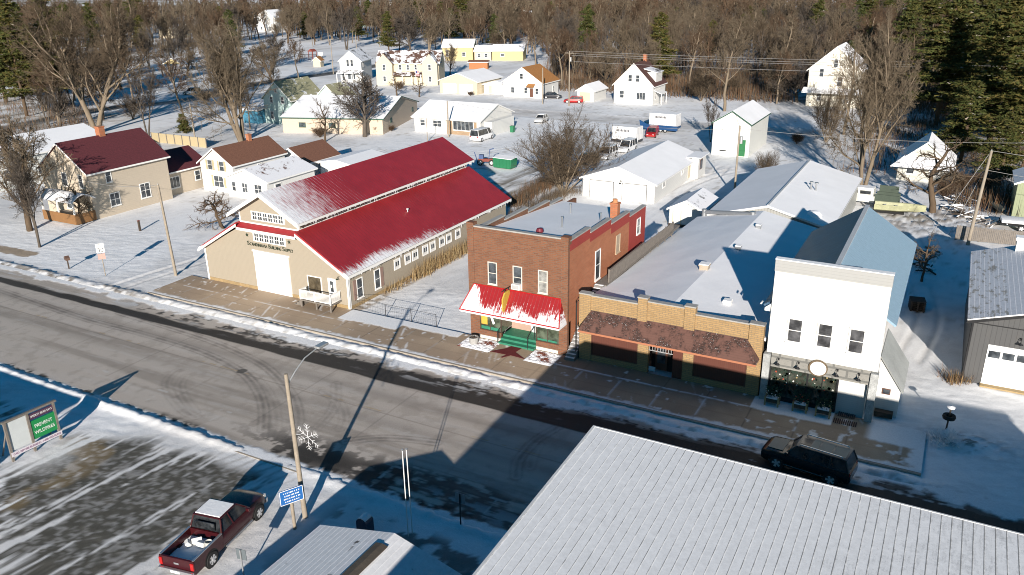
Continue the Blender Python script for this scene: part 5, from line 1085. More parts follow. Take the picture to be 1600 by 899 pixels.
for (x, y, r_) in ((.45, .15, .25), (.3, -.25, .22), (.15, .45, .2)): bag.at(Matrix.Translation((x, y, .95)) @ Matrix.Rotation(x*5, 4, 'Z') @ Matrix.Rotation(.5+y, 4, 'X')).box(-r_, r_, -r_*.7, r_*.7, -r_*.55, r_*.55)
bag = bag.build('feed_sacks', M('white_sack', (.66, .66, .64), .8, .15), None, bev=.04); bag.location = (-29.95, 21.55, 0); bag.rotation_euler = (0, 0, R(100.5)); tag(bag, 'white sacks and snow lumps lying in the bed of the maroon pickup', 'sack')
bk = MB().lathe([(.15, 0), (.18, .36), (.16, .36), (.14, .05), (0, .04)], (.35, -.62, .79), 14).build('bucket', M('pale_bucket', (.5, .5, .46), .5), None); bk.location = (-29.95, 21.55, 0); bk.rotation_euler = (0, 0, R(100.5)); tag(bk, 'round pale bucket in the right front corner of the pickup bed', 'bucket')
# --- small far vehicles
wp = paint('white_car_paint', (.7, .7, .7)); rp_ = paint('red_car_paint', (.35, .015, .015)); dp_ = paint('dark_car_paint', (.03, .03, .035)); sp_ = paint('silver_car_paint', (.55, .55, .54))
car('cargo_van', 'white cargo van parked in front of the ranch house', (-74.7, 126.2, 0), 88, wp, 5.6, 2.0, 2.1, 'van', 'van')
g = G(846, 191); car('small_car', 'white hatchback facing the camera in the snowy yard beside the big bare tree', g, -84, sp_, 4.4, 1.8, 1.5, 'sedan', snowy=True)
g = G(863, 154); car('dark_sedan', 'dark car parked right of the orange-roofed house', g, 15, dp_, 4.6, 1.8, 1.45)
g = G(896, 161); car('red_car', 'red car parked left of the tiny white garage', g, 200, rp_, 4.5, 1.8, 1.5, 'suv')
g = G(300, 148); car('white_suv', 'white SUV driving on the snowy street by the park', g, 200, wp, 4.7, 1.9, 1.75, 'suv')
car('white_pickup_like_van', 'white crew vehicle nearest the white enclosed trailer', (-47.6, 127.3, 0), -92, wp, 5.3, 1.95, 1.85, 'suv', 'van')
car('white_crew_vehicle', 'white vehicle parked behind the left edge of the two-door garage roof', (-48.6, 121.0, 0), -92, wp, 5.2, 1.95, 1.8, 'suv', 'van')
car('black_car', 'black car half hidden by the bare tree next to the two-door garage', (-49.8, 115.6, 0), -95, bp, 4.6, 1.8, 1.45)
car('red_parked_suv', 'red SUV between the white enclosed trailer and the blue dump trailer', (-48.3, 141.8, 0), -80, rp_, 4.5, 1.85, 1.65, 'suv')
def box_trailer(name, label, x, y, deg, L_, W_, z0, z1, bodym, basem, ribs=True):
    B = root(name, (x, y, 0), R(deg), label, 'trailer')
    MB().box(0, L_, 0, W_, z0, z1).build('box_body', bodym, B, bev=.03); MB().box(-.1, L_+.1, -.05, W_+.05, z0-.35, z0-.02).build('chassis', basem, B)
    MB().box(.02, L_-.02, .02, W_-.02, z1, z1+.08).build('roof_snow_layer', snow, B)
    for x_ in (L_*.45, L_*.62):
        for s in (0, W_): wheel(B, x_, s if s else -.02, .36, .2)
    q = MB()
    for k in range(5): q.box(L_+.01, L_+.05, W_*k/4-.04 if k else 0, W_*k/4+.04, z0, z1)
    for k in range(7): q.box(L_*k/6-.03, L_*k/6+.03, -.03, -.002, z0, z1)
    q.build('ribs', M('light_grey_grille'), B); q = MB()
    for k in range(9): q.box(L_*.2+k*.26, L_*.2+k*.26+.17, -.04, -.031, z1-.75, z1-.42+.06*(k % 2))
    q.build('lettering', M('dark_lettering', (.08, .08, .09), .6), B)
    return B
box_trailer('enclosed_trailer', 'white enclosed box trailer parked left of the red SUV', -52.8, 133.6, -3, 4.6, 2.6, .6, 2.75, wp, dp_)
B = box_trailer('dump_trailer', 'white ribbed container on a dark blue trailer in the open yard', -50.6, 146.6, -3, 5.2, 2.4, 1.1, 3.3, wp, paint('navy_paint', (.015, .06, .16)))
MB().prism([(-1.6, .5), (5.6, .45), (5.6, 1.3), (-.2, 1.3), (-1.9, 2.0)], -.25, -.06).build('side_panel', paint('navy_paint'), B)
# dumpster
dg_ = paint('green_dumpster_paint', (.02, .16, .07), .5)
B = root('dumpster', (-61.3, 106.6, 0), R(-3), 'green steel dumpster standing in the snow behind the barn-shaped store', 'dumpster')
MB().prism([(0, .15), (3.0, .15), (3.2, 1.0), (3.2, 1.55), (-.1, 1.6), (0, .15)][:5], 0, 1.8).build('bin', dg_, B, bev=.03); q = MB(); [q.box(.5+k*.6, .56+k*.6, -.06, -.001, .2, 1.5) for k in range(5)]; q.build('rib', dg_, B)
MB().slab((-.1, 0, 1.66), (3.2, 0, 1.62), (3.2, 1.8, 1.75), (-.1, 1.8, 1.78), .06).build('lid_snow', snow, B)
B = root('wheelie_bin', tuple(G(797, 207)), 0, 'green wheeled bin at the corner of the ranch house', 'bin'); MB().prism([(0, 0), (.6, 0), (.7, 1.1), (-.05, 1.1)], 0, .7).build('bin', dg_, B); MB().box(-.08, .75, -.05, .78, 1.1, 1.18).build('lid', dg_, B)
# little tractor-like machine behind the store
B = root('farm_implement', tuple(G(760, 258)), R(20), 'rusty red and blue farm implement behind the far end of the store', 'machine')
MB().box(-1.2, 1.2, -.4, .4, .6, 1.0).build('frame', M('rust_red', (.25, .06, .04), .8, .4), B); q = MB().box(-1.1, -.4, -.35, .35, 1.0, 1.6).tube([(.4, 0, 1), (.6, 0, 2.4), (1.2, 0, 2.6)], .09).tube([(-1.4, .3, .3), (-1.9, .3, 1.9)], .07); q.build('engine_and_mast', M('faded_blue', (.06, .10, .22), .7, .3), B)
for x in (-.9, .9):
    for s in (-1, 1): wheel(B, x, s*.5, .45, .2)
# boats and the old camper truck in the yard at right
def boat(name, label, loc, deg, L_, bm, wm, h=.9, z=.35):
    B = root(name, tuple(loc), R(deg), label, 'boat'); secs = []
    for t in np.linspace(0, 1, 9):
        hw_ = L_*.17*math.sin(math.pi*(.22+.78*t) if t > .35 else math.pi*(.22+.78*.35))**.8 if t < .98 else .03; hw_ = max(hw_, .03); zt = z+h*(1+.18*t*t); zb = z+.35*t**3
        secs.append([(L_*t, hw_*.25, zb), (L_*t, hw_*.85, zb+.28), (L_*t, hw_, zt), (L_*t, hw_*.8, zt-.03), (L_*t, hw_*.7, zb+.45), (L_*t, -hw_*.7, zb+.45), (L_*t, -hw_*.8, zt-.03), (L_*t, -hw_, zt), (L_*t, -hw_*.85, zb+.28), (L_*t, -hw_*.25, zb)])
    loft(MB(), secs).build('hull', bm, B, smooth=True); q = MB(); [q.box(L_*t-.15, L_*t+.15, -L_*.12, L_*.12, z+h*.65, z+h*.72) for t in (.2, .42, .65)]; q.build('bench', wm, B)
    MB().box(0, L_*.6, -.3, .3, .12, z+.02).box(-.1, .0, -.2, .2, .3, 1.3).build('trailer_frame', under, B); return B
hull = M('lime_striped_hull', (.40, .40, .24), .5, .35, 1.2)
boat('fishing_boat', 'cream and lime fishing boat on a trailer behind the white shop roof', (-7.3, 104.6, 0), 2, 5.6, hull, M('boat_inner', (.5, .5, .45)))
boat('small_rowing_boat', 'small dark rowing boat beside the pale green shed', (5.6, 112.5, 0), -82, 4.2, M('dark_hull', (.10, .11, .09), .6), wood_grey, .6)
B = root('old_truck_with_cap', (-11.2, 107.4, 0), R(-3), 'old white truck cap and open dark tailgate under snow next to the fishing boat', 'truck')
MB().box(0, 3.6, 0, 2.0, .5, 1.3).build('body', M('old_white_paint', (.55, .55, .5), .5, .2), B, bev=.05); o = MB().prismx([(0, 1.3), (2.0, 1.3), (1.8, 2.1), (.2, 2.1)], .1, 3.4).build('cap', M('old_white_paint'), B, bev=.03)
MB().box(.5, 1.6, -.02, .1, 1.5, 1.9).box(1.9, 3.1, -.02, .1, 1.5, 1.9).build('window', car_glass, B); MB().box(.15, 3.35, .3, 1.7, 2.1, 2.2).build('roof_snow_layer', snow, B)
MB().box(3.6, 6.3, .1, .25, .5, 1.6).box(3.6, 6.3, 1.75, 1.9, .5, 1.6).box(3.6, 6.3, .25, 1.75, .5, .7).box(3.8, 6.0, 1.9, 2.0, 1.6, 2.4).build('open_bed', M('dark_green_bed', (.05, .07, .05), .7), B)
for x in (.8, 4.8):
    for s in (0, 2): wheel(B, x, s if s else -.02, .38)
B = root('snowy_flat_trailer', (6.0, 102.9, 0), R(4), 'flat trailer under a thick layer of snow at the right edge', 'trailer'); MB().box(0, 6, 0, 2.2, .6, .8).build('bed', under, B); MB().box(0, 6, 0, 2.2, .8, 1.15).build('snow_cover', snow, B, bev=.12, smooth=True)
for x in (2, 3): wheel(B, x, -.05, .36)
# ================================================================== SIGNS, POLES, STREET FURNITURE
pole_m = M('pole_wood', (.31, .26, .20), .85, .3, 1.5); galv = M('galvanised', (.5, .5, .5), .4, .1, metal=.6)
# fire prevention sign
B = root('fire_prevention_sign', (-47.2, 22.9, 0), R(87), 'wooden framed roadside sign board with green panel in the snow left of the lot', 'sign')
q = MB()
for x in (0, 1.35, 3.0): q.box(x-.07, x+.07, -.07, .07, 0, 2.62)
q.build('post', wood_grey, B)
MB().box(-.15, 3.2, -.1, .1, 2.62, 2.72).build('top_beam', wood_grey, B)
for x in (0, 3.0): MB().tube([(x, .1, 1.9), (x, 1.2, 0)], .05, 6).build('brace', wood_grey, B)
bb = MB().box(.1, 1.27, .0, .05, .66, 2.55).build('plain_panel', M('pale_blue_white', (.52, .55, .55), .6, .1), B)
gpn = MB().box(1.44, 2.93, -.04, .03, .78, 2.02).build('green_panel', M('sign_green', (.01, .21, .06), .5, .05), B)
pp = MB().box(1.44, 2.93, -.04, .03, 2.12, 2.5).build('purple_panel', M('sign_purple', (.07, .03, .06), .6), B)
ppt = MB().box(-.05, 3.1, -.12, -.08, .34, .62).build('lower_panel', M('sign_pale', (.6, .56, .6), .6), B)
wt = M('sign_white_letters', (.8, .8, .78), .5); pt_ = M('sign_purple_letters', (.2, .08, .16), .6)
text('PREVENT', 'letters', wt, gpn, (2.18, -.045, 1.60), (R(90), 0, 0), .32, 1.1, .004); text('WILDFIRES', 'letters', wt, gpn, (2.18, -.045, 1.17), (R(90), 0, 0), .32, 1.25, .004)
text('SMOKEY BEAR SAYS', 'letters', wt, pp, (2.18, -.045, 2.31), (R(90), 0, 0), .2, 1.35, .003); text('CALL BEFORE BURNING  1-888-WIS-BURN', 'letters', pt_, ppt, (1.52, -.125, .48), (R(90), 0, 0), .2, 2.95, .003)
# street light on a wooden pole with snowflake
B = root('street_lamp', tuple(G(477, 809)), 0, 'wooden street light pole with curved arm and white snowflake decoration at the driveway', 'street lamp')
zt = 8.6
MB().tube([(0, 0, 0), (-.12, 0, zt)], .145, 12, .10).build('pole', pole_m, B, smooth=True)
arm = MB().tube([(-.11, .05, 8.0), (-.05, .6, 8.5), (0, 1.3, 8.95), (.05, 2.3, 9.15)], .035, 8).build('arm', galv, B); MB().box(-.14, .22, 2.2, 2.95, 9.08, 9.22).build('lamp_head', galv, arm, bev=.04); MB().box(-.06, .14, 2.35, 2.8, 9.04, 9.08).build('lens', hdl, arm)
fl_ = MB()
c0 = Vector((.78, .1, 5.15))
for k in range(6):
    a = R(60*k+30); d = Vector((math.cos(a), 0, math.sin(a))); fl_.tube([c0, c0+d*.72], .016, 5)
    for t, l in ((.3, .2), (.5, .26), (.66, .15)):
        for s in (-1, 1): b_ = a+s*R(50); fl_.tube([c0+d*t, c0+d*t+Vector((math.cos(b_), 0, math.sin(b_)))*l], .013, 5)
fl_.build('snowflake', M('white_tinsel', (.6, .6, .6), .5), B); MB().tube([(-.06, 0, 5.15), (.3, .1, 5.15)], .02).build('bracket', galv, B)
B = root('blue_notice_sign', tuple(G(461, 827)), R(62), 'blue notice board with white lines of text on a wooden post beside the light pole', 'sign')
MB().tube([(0, 0, 0), (0, 0, 2.3)], .09, 10).build('post', pole_m, B); o = MB().box(-.62, .62, -.16, -.10, 1.75, 2.6).build('board', M('sign_blue', (.02, .12, .36), .5, .05), B)
q = MB().box(-.62, .62, -.17, -.161, 1.75, 1.78).box(-.62, .62, -.17, -.161, 2.57, 2.6).box(-.62, -.59, -.17, -.161, 1.75, 2.6).box(.59, .62, -.17, -.161, 1.75, 2.6)
random.seed(3)
for j, z in enumerate((2.42, 2.25, 2.08, 1.91)):
    x = -.42+.05*(j % 2)
    while x < .4: wd_ = random.uniform(.03, .06); q.box(x, x+wd_, -.168, -.161, z-.035, z+.035); x += wd_+random.choice((.022, .022, .06))
q.build('white_text_lines', wt, o)
# thin posts on the near pavement
for i, (px, nm, lab) in enumerate((((638, 838), 'tall_white_pole', 'left of two thin white poles at the near pavement'), ((642, 833), 'tall_white_pole', 'right of two thin white poles at the near pavement'))):
    g = G(*px); B = root(nm, (g.x+.1*i, g.y, 0), 0, lab, 'pole', 'twin thin poles'); MB().tube([(0, 0, 0), (-.03*i, 0, 5.15-.1*i)], .026, 8).build('shaft', white_trim, B); MB().lathe([(.07, 0), (.07, .06), (0, .12)], (-.03*i, 0, 5.15-.1*i), 8).build('cap', grey_metal, B)
def post_sign(name, lab, px, h, deg, w_, hh, bm, extra=None, pm=None):
    B = root(name, tuple(G(*px)), R(deg), lab, 'sign'); MB().tube([(0, 0, 0), (0, 0, h)], .04, 8).build('post', pm or galv, B)
    p = MB().box(-w_/2, w_/2, -.07, -.04, h-hh, h).build('plate', bm, B, bev=.01); return B, p
post_sign('small_road_sign', 'small sign on a thin dark post near the kerb left of the big roof', (720, 822), 2.0, 180, .6, .6, grey_metal, pm=black_metal)
B, p_ = post_sign('speed_limit_sign', 'speed limit 30 sign with a small reddish plate below it on the far verge', (165, 431), 3.35, 52, .75, .95, wt, pm=pole_m)
bk_ = M('sign_black', (.02, .02, .02), .5)
text('30', 'letters', bk_, p_, (0, -.072, 2.68), (R(90), 0, 0), .62, .5, .003); text('SPEED', 'letters', bk_, p_, (0, -.072, 3.24), (R(90), 0, 0), .17, .5, .003); text('LIMIT', 'letters', bk_, p_, (0, -.072, 3.06), (R(90), 0, 0), .17, .42, .003)
MB().box(-.33, .33, -.07, -.04, 1.75, 2.3).build('lower_plate', M('reddish_plate', (.55, .30, .25), .6, .2), B)
post_sign('square_sign_back', 'square grey sign seen from behind beside the maroon pickup', (382, 906), 1.75, 190, .55, .6, M('slate_sign', (.12, .14, .15), .5), pm=galv)
B = root('mail_collection_box', tuple(G(572, 838)), R(0), 'dark blue collection mailbox with snow on its round top behind the small roof', 'mailbox')
prf = [(-.33, .25), (.33, .25), (.33, .95)]+[(.33*math.cos(a), .95+.3*math.sin(a)) for a in np.linspace(.2, math.pi-.2, 7)]+[(-.33, .95)]
MB().prism(prf, -.3, .3).build('body', M('mailbox_blue', (.02, .04, .08), .5), B); q = MB(); [q.box(x-.04, x+.04, y-.04, y+.04, 0, .26) for x in (-.28, .28) for y in (-.25, .25)]; q.build('leg', black_metal, B)
MB().prism([(.33*math.cos(a)*.9, 1.0+.3*math.sin(a)) for a in np.linspace(.3, math.pi-.3, 7)], -.28, .28).build('snow_cap', snow, B)
B = root('roadside_mailbox', tuple(G(108, 420)), R(-20), 'brown double mailbox on a short post by the far verge', 'mailbox'); MB().box(-.06, .06, -.06, .06, 0, 1.0).build('post', wood_dark, B); MB().prism([(-.35, .95), (.35, .95), (.35, 1.2), (.0, 1.38), (-.35, 1.2)], -.2, .2).build('box', M('brown_box', (.12, .07, .05), .6), B)
B = root('short_wooden_post', tuple(G(219, 361)), 0, 'short dark wooden post standing alone in the snowy lawn', 'post'); MB().box(-.1, .1, -.1, .1, 0, 1.2).build('shaft', wood_dark, B); MB().box(-.12, .12, -.12, .12, 1.2, 1.26).build('cap', M('rust_red'), B)
# wooden planters with evergreen boughs in front of the white shop
need = M('evergreen_bough', (.03, .07, .035), .8, .4)
def planter(x, y, lab):
    B = root('bench_planter', (x, y, .14), 0, lab, 'planter', 'wooden planters along the shop window'); q = MB()
    for sx in (-.42, .42): q.box(sx-.05, sx+.05, -.28, -.18, 0, .68).box(sx-.05, sx+.05, .18, .28, 0, .68)
    q.build('leg', M('pine_legs', (.34, .25, .12), .7), B); MB().box(-.45, .45, -.24, .24, .25, .5).build('trough', wood_dark, B); MB().box(-.38, .38, -.2, .2, .5, .56).build('snow_layer', snow, B); q = MB(); random.seed(int(x*10))
    for k in range(160):
        c = Vector((random.uniform(-.5, .5), random.uniform(-.15, .3), random.uniform(.45, 1.25))); d = Vector((random.uniform(-1, 1), random.uniform(-1, .5), random.uniform(-.2, 1))).normalized()*.22; n_ = d.cross(Vector((.3, .8, .2))).normalized()*.035
        q.add([c-n_, c+n_, c+d], [(0, 1, 2), (2, 1, 0)])
    q.build('evergreen_boughs', need, B); q = MB()
    for k in range(10): c = (random.uniform(-.45, .45), random.uniform(-.25, .1), random.uniform(.6, 1.15)); q.lathe([(0, -.05), (.05, 0), (0, .05)], c, 6)
    q.build('ornament', random.choice([M('display_gold'), M('display_white'), M('display_red')]), B)
planter(-8.0, 50.55, 'leftmost wooden planter of evergreen boughs at the white shop'); planter(-6.2, 50.55, 'middle wooden planter of evergreen boughs at the white shop'); planter(-4.75, 50.5, 'rightmost wooden planter of evergreen boughs at the white shop, next to the entry')
for i, (x0, x1, y0, y1, lab) in enumerate(((-4.05, -2.5, 49.95, 50.55, 'ribbed rubber doormat on the pavement outside the white shop entry'), (-3.9, -2.7, 50.95, 52.0, 'ribbed rubber doormat inside the white shop entry recess'))):
    q = MB(); n_ = int((x1-x0)/.12)
    for k in range(n_): q.box(x0+k*.12, x0+k*.12+.07, y0, y1, .145, .175)
    tag(q.build('doormat', M('rust_mat', (.07, .04, .035), .9)), lab, 'doormat')
# planter barrel and beds at the brick shop
B = root('stone_planter', (-30.85, 49.95, .12), 0, 'round grey stone planter on the pavement at the left corner of the red awning', 'planter'); MB().lathe([(.28, 0), (.36, .15), (.4, .6), (.34, .6), (.3, .5), (0, .5)], n=16).build('pot', stone_cap, B); q = MB()
for k in range(60): a = random.uniform(0, 6.3); r_ = random.random()*.3; c = Vector((r_*math.cos(a), r_*math.sin(a), .5)); q.add([c, c+Vector((.03, 0, 0)), c+Vector((random.uniform(-.1, .1), random.uniform(-.1, .1), .2))], [(0, 1, 2), (2, 1, 0)])
q.build('dead_plants', wood_dark, B)
for x0, x1, lab in ((-31.9, -29.0, 'snowy flower bed with red mulch left of the green steps'), (-26.0, -23.7, 'snowy flower bed with red mulch right of the green steps')):
    q = MB()
    nx, ny = 26, 14
    vs = []
    for j in range(ny+1):
        for i in range(nx+1):
            e = min(i, nx-i, j, ny-j); vs.append((x0+(x1-x0)*i/nx, 49.05+2.1*j/ny, .12+(.0 if e == 0 else random.uniform(.02, .10))))
    q.add(vs, [(j*(nx+1)+i, j*(nx+1)+i+1, (j+1)*(nx+1)+i+1, (j+1)*(nx+1)+i) for j in range(ny) for i in range(nx)])
    m = roof_shingle('mulch_and_snow', (.16, .04, .02), .55); tag(q.build('flower_bed', m), lab, 'flower bed')
# thin wire fence between the store and the brick shop
B = root('wire_fence', tuple(G(560, 484)), 0, 'thin dark wire fence across the snowy gap between the store and the brick shop', 'fence'); o0 = B.location; pts = [G(548, 478), G(603, 496), G(643, 504), G(682, 513)]
q = MB(); [q.tube([p-o0, p-o0+Vector((0, 0, 1.25))], .03, 6) for p in pts]; q.build('post', black_metal, B); q = MB()
for a, b in zip(pts[:-1], pts[1:]):
    for z in (1.2, .65, .12): q.tube([a-o0+Vector((0, 0, z)), b-o0+Vector((0, 0, z))], .016 if z > 1 else .009, 4)
    for k in range(14): p = a+(b-a)*k/14-o0; q.tube([p+Vector((0, 0, .12)), p+Vector((0, 0, 1.2))], .005, 3)
q.build('wire', black_metal, B)
B = root('tyre_ornament', tuple(G(1478, 672)), 0, 'old tyre hung round a short snow-capped post at the corner of the snowy lot', 'ornament'); MB().tube([(0, 0, 0), (.05, 0, 1.55)], .05, 8).build('post', wood_dark, B)
MB().lathe([(.20, -.1), (.36, -.12), (.40, 0), (.36, .12), (.2, .1), (.16, 0), (.2, -.1)], (.03, 0, .95), 20).build('tyre', tyre, B, smooth=True); MB().lathe([(0, 0), (.22, .02), (.24, .1), (0, .17)], (.05, 0, 1.55), 12).build('snow_cap', snow, B)
B = root('frosted_shrub', tuple(G(1476, 690)), 0, 'low frosted shrub of snowy twigs in front of the old tyre post', 'shrub'); q = MB(); random.seed(9)
for k in range(420):
    q.mi = k % 2; a = random.uniform(0, 6.3); r_ = random.random()**.6*1.25; c = Vector((r_*math.cos(a)*1.1, r_*math.sin(a)*.8, .02)); h = .75*(1-r_/1.5); d = Vector((math.cos(a)*.25+random.uniform(-.15, .15), math.sin(a)*.25+random.uniform(-.15, .15), h*random.uniform(.4, 1.1))); n_ = Vector((-math.sin(a), math.cos(a), 0))*random.uniform(.02, .06); b_ = c+Vector((0, 0, h*random.uniform(0, .6))); q.add([b_-n_, b_+n_, b_+d], [(0, 1, 2), (2, 1, 0)])
q.build('snowy_twigs', [snow, need], B)
# junk pile and pallets
B = root('pallet_stack', tuple(G(1421, 487)), R(10), 'stack of dark wooden pallets against the right side of the white shop', 'pallets'); q = MB()
for j in range(6):
    z = j*.16
    for k in range(7): q.box(0, 1.2, k*.2, k*.2+.14, z+.1, z+.13)
    for k in range(3): q.box(k*.5+.02, k*.5+.16, 0, 1.3, z, z+.1)
q.build('boards', wood_dark, B)
random.seed(11)
for i, px in enumerate([(1395, 268+60), (1490, 330), (1510, 340), (1528, 345), (1500, 318), (1546, 352), (1440, 420), (1452, 400)]):
    g = G(*px); B = root('scrap_heap', tuple(g), R(40*i), ['snow-dusted boards behind the old truck', 'scrap boards at the left end of the plank fence', 'tangled scrap beyond the leaning utility pole', 'heap of boards right of the utility pole', 'scrap heap under the brush behind the plank fence', 'scrap lumber near the snowy flat trailer', 'dark timber pile right of the blue-shadowed roof', 'loose timbers and branches behind the white shop'][i], 'scrap pile'); q = MB(); q2 = MB()
    for k in range(16):
        a = random.uniform(0, 6.3); c = Vector((random.uniform(-1, 1), random.uniform(-1, 1), random.uniform(.05, .6))); d = Vector((math.cos(a), math.sin(a), random.uniform(-.2, .3)))*random.uniform(.5, 1.3); (q if k % 3 else q2).tube([c-d, c+d], random.uniform(.04, .10), 4)
    q.build('timber', wood_grey if i % 2 else wood_dark, B); q2.build('snowy_timber', snow, B)
# ---------------- utility poles and wires
wire_m = M('wire', (.30, .29, .28), .6, 0); POLES = {}
def upole(key, base, top, lab, cross=0, tr=False, r_=.15, lean=(0, 0)):
    g = G(*base); h = HT(base, top); B = root('utility_pole', tuple(g), 0, lab, 'utility pole', 'utility poles'); MB().tube([(0, 0, 0), (lean[0], lean[1], h)], r_, 10, r_*.7).build('shaft', pole_m, B, smooth=True)
    if cross: MB().box(-1.1, 1.1, -.06, .06, h-.5, h-.38).build('crossarm', pole_m, B)
    if tr: MB().tube([(.3, 0, h-2.2), (.3, 0, h-1.3)], .2, 12).build('transformer', galv, B)
    q = MB(); 
    for s in (-.6, .6) if cross else (0,): q.lathe([(.05, 0), (.07, .06), (.03, .14)], (s+lean[0], 0, h if not cross else h-.36), 8)
    q.build('insulator', stone_cap, B); POLES[key] = Vector((g.x+lean[0], g.y+lean[1], h)); return B
upole('verge', (275, 431), (250, 290), 'leaning wooden utility pole on the verge left of the store', lean=(-.4, 0)); upole('yard', (1147, 306), (1146, 197), 'tall utility pole between the steel shed and the tall white shed', tr=True)
upole('alley', (1512, 383), (1537, 235), 'leaning utility pole at the plank fence on the right', lean=(.5, 0), r_=.19); upole('road', (889, 166), (889, 80), 'tall utility pole at the back street left of the brown-roofed house', cross=1, tr=True)
upole('orange', (848, 163), (848, 107), 'short pole in front of the orange-roofed house'); upole('ranch', (701, 214), (708, 158), 'utility pole in front of the ranch house window'); upole('left', (306, 226), (297, 163), 'pole behind the white house with the brown roof')
upole('park', (268, 118), (232, 66), 'pole beside the park shelter'); upole('flag', (521, 116), (516, 62), 'pole beside the playground'); upole('f1', (557, 76), (556, 42), 'far pole behind the white porch house'); upole('f2', (593, 73), (592, 51), 'far pole behind the cream cross-gabled house'); upole('ranch2', (668, 222), (664, 186), 'thin short pole left of the ranch house', r_=.08)
upole('corner', (120, 170+22), (113, 152), 'pole near the left street'); 
def wire(a, b, lab, sag=.6, r_=.02, n=10):
    pts = [a+(b-a)*t+Vector((0, 0, -4*sag*t*(1-t))) for t in np.linspace(0, 1, n)]; o = MB().tube(pts, r_, 4).build('overhead_wire', wire_m); tag(o, lab, 'wire', 'overhead wires')
pr = POLES['road']
for k, dz in enumerate((0, -.5, -.9, -2.2)): wire(pr+Vector((.5*(k-1), 0, dz)), Vector((60, 186, pr.z+dz+.3)), ['topmost', 'second', 'third', 'lowest'][k]+' power wire running right from the back street pole', 1.0, .026, 16)
py = POLES['yard']; wire(py, Vector((-31, 131, 6.6)), 'service wire from the yard pole to the tall white shed', .3); wire(py+Vector((0, 0, -.3)), Vector((15, 118, 8)), 'wire from the yard pole to the right', .8); wire(py+Vector((0, 0, -.5)), POLES['ranch'], 'long wire from the yard pole to the ranch house pole', 1.2, .02, 14)
pa = POLES['alley']; wire(pa, Vector((30, 98, 8.5)), 'upper wire from the leaning right-hand pole', .4); wire(pa+Vector((0, 0, -2)), Vector((30, 97, 6)), 'lower wire from the leaning right-hand pole', .4); wire(pa+Vector((-.1, 0, -.2)), Vector((pa.x-4.2, pa.y+2, 0)), 'guy wire of the leaning right-hand pole', 0, .03); wire(pa+Vector((0, 0, -1)), Vector((pa.x-2.4, pa.y+3, 0)), 'second guy wire of the leaning right-hand pole', 0, .03)
pv = POLES['verge']; wire(pv, Vector((-93, 60.4, 5.0)), 'service wire from the verge pole to the tan house', .5)
# playground
B = root('swing_set', tuple(G(470, 98)), R(20), 'dark metal swing frame on the snowy park lawn', 'swing'); q = MB()
for x in (0, 6): q.tube([(x, -1.2, 0), (x, 0, 2.8)], .07).tube([(x, 1.2, 0), (x, 0, 2.8)], .07)
q.tube([(0, 0, 2.8), (6, 0, 2.8)], .07).build('frame', black_metal, B); q = MB(); [q.tube([(x, 0, 2.8), (x, 0, .6)], .03) for x in (1, 1.6, 3, 3.6, 4.6, 5.2)]; q.build('chain', black_metal, B)
B = root('playground_climber', tuple(G(483, 94)), 0, 'red and blue playground climber with a slide in the park', 'playground'); q = MB(); [q.box(x-.08, x+.08, y-.08, y+.08, 0, 3) for x in (0, 2) for y in (0, 2)]; q.box(0, 2, 0, 2, 1.3, 1.4).build('tower', M('rust_red'), B); MB().slab((2, .5, 1.5), (5, .5, .2), (5, 1.3, .2), (2, 1.3, 1.5), .1).build('slide', M('faded_blue'), B); MB().prism([(-.3, 3), (2.3, 3), (1, 3.9)], -.2, 2.2).build('roof', M('rust_red'), B)
B = root('basketball_hoop', tuple(G(505, 100)), 0, 'basketball hoop with white backboard by the kiosk', 'basketball hoop'); MB().tube([(0, 0, 0), (0, 0, 3.2), (0, -.8, 3.5)], .08).build('pole', black_metal, B); MB().box(-.9, .9, -.9, -.85, 2.9, 4.0).build('backboard', white_trim, B)

# building south-west of the lot: it stands outside the picture and throws its shadow on the snow by the sign
B = root('roadside_building', (-71.6, -.6, 0), 0, 'plain low building with snowy roof south of the lot, beside the roadside sign', 'building')
MB().box(0, 27.5, 0, 15, 0, 4.6).build('wall', M('beige_metal_wall'), B); MB().box(-.3, 27.8, -.3, 15.3, 4.6, 4.9).build('roof', roof_snow, B)
# ================================================================== TREES AND BRUSH
def bark(name, c1, c2):
    m, nt, b = nodes(name); oi = N(nt, 'ShaderNodeObjectInfo'); v = coords(nt, (1, 1, .3)); n1 = noise(nt, v, 2.5, 5, .75)
    c = mixc(nt, ramp(nt, n1, .35, .7), c1, c2); c = mixc(nt, math_(nt, 'MULTIPLY', oi.outputs['Random'], .45), c, tuple(x*.55 for x in c1))
    nt.links.new(c, b.inputs['Base Color']); b.inputs['Roughness'].default_value = .9; b.inputs['Specular IOR Level'].default_value = .15; return m
bk_pale = bark('pale_bark', (.24, .19, .135), (.14, .11, .08)); bk_brown = bark('brown_bark', (.13, .092, .06), (.075, .053, .036)); bk_grey = bark('grey_bark', (.125, .105, .085), (.07, .058, .048))
tw_brown = bark('brown_twigs', (.125, .093, .062), (.08, .06, .042)); tw_tan = bark('tan_twigs', (.185, .145, .10), (.11, .085, .06)); tw_red = bark('reddish_twigs', (.135, .088, .056), (.085, .056, .037)); tw_grey = bark('grey_twigs', (.105, .087, .072), (.065, .054, .046))
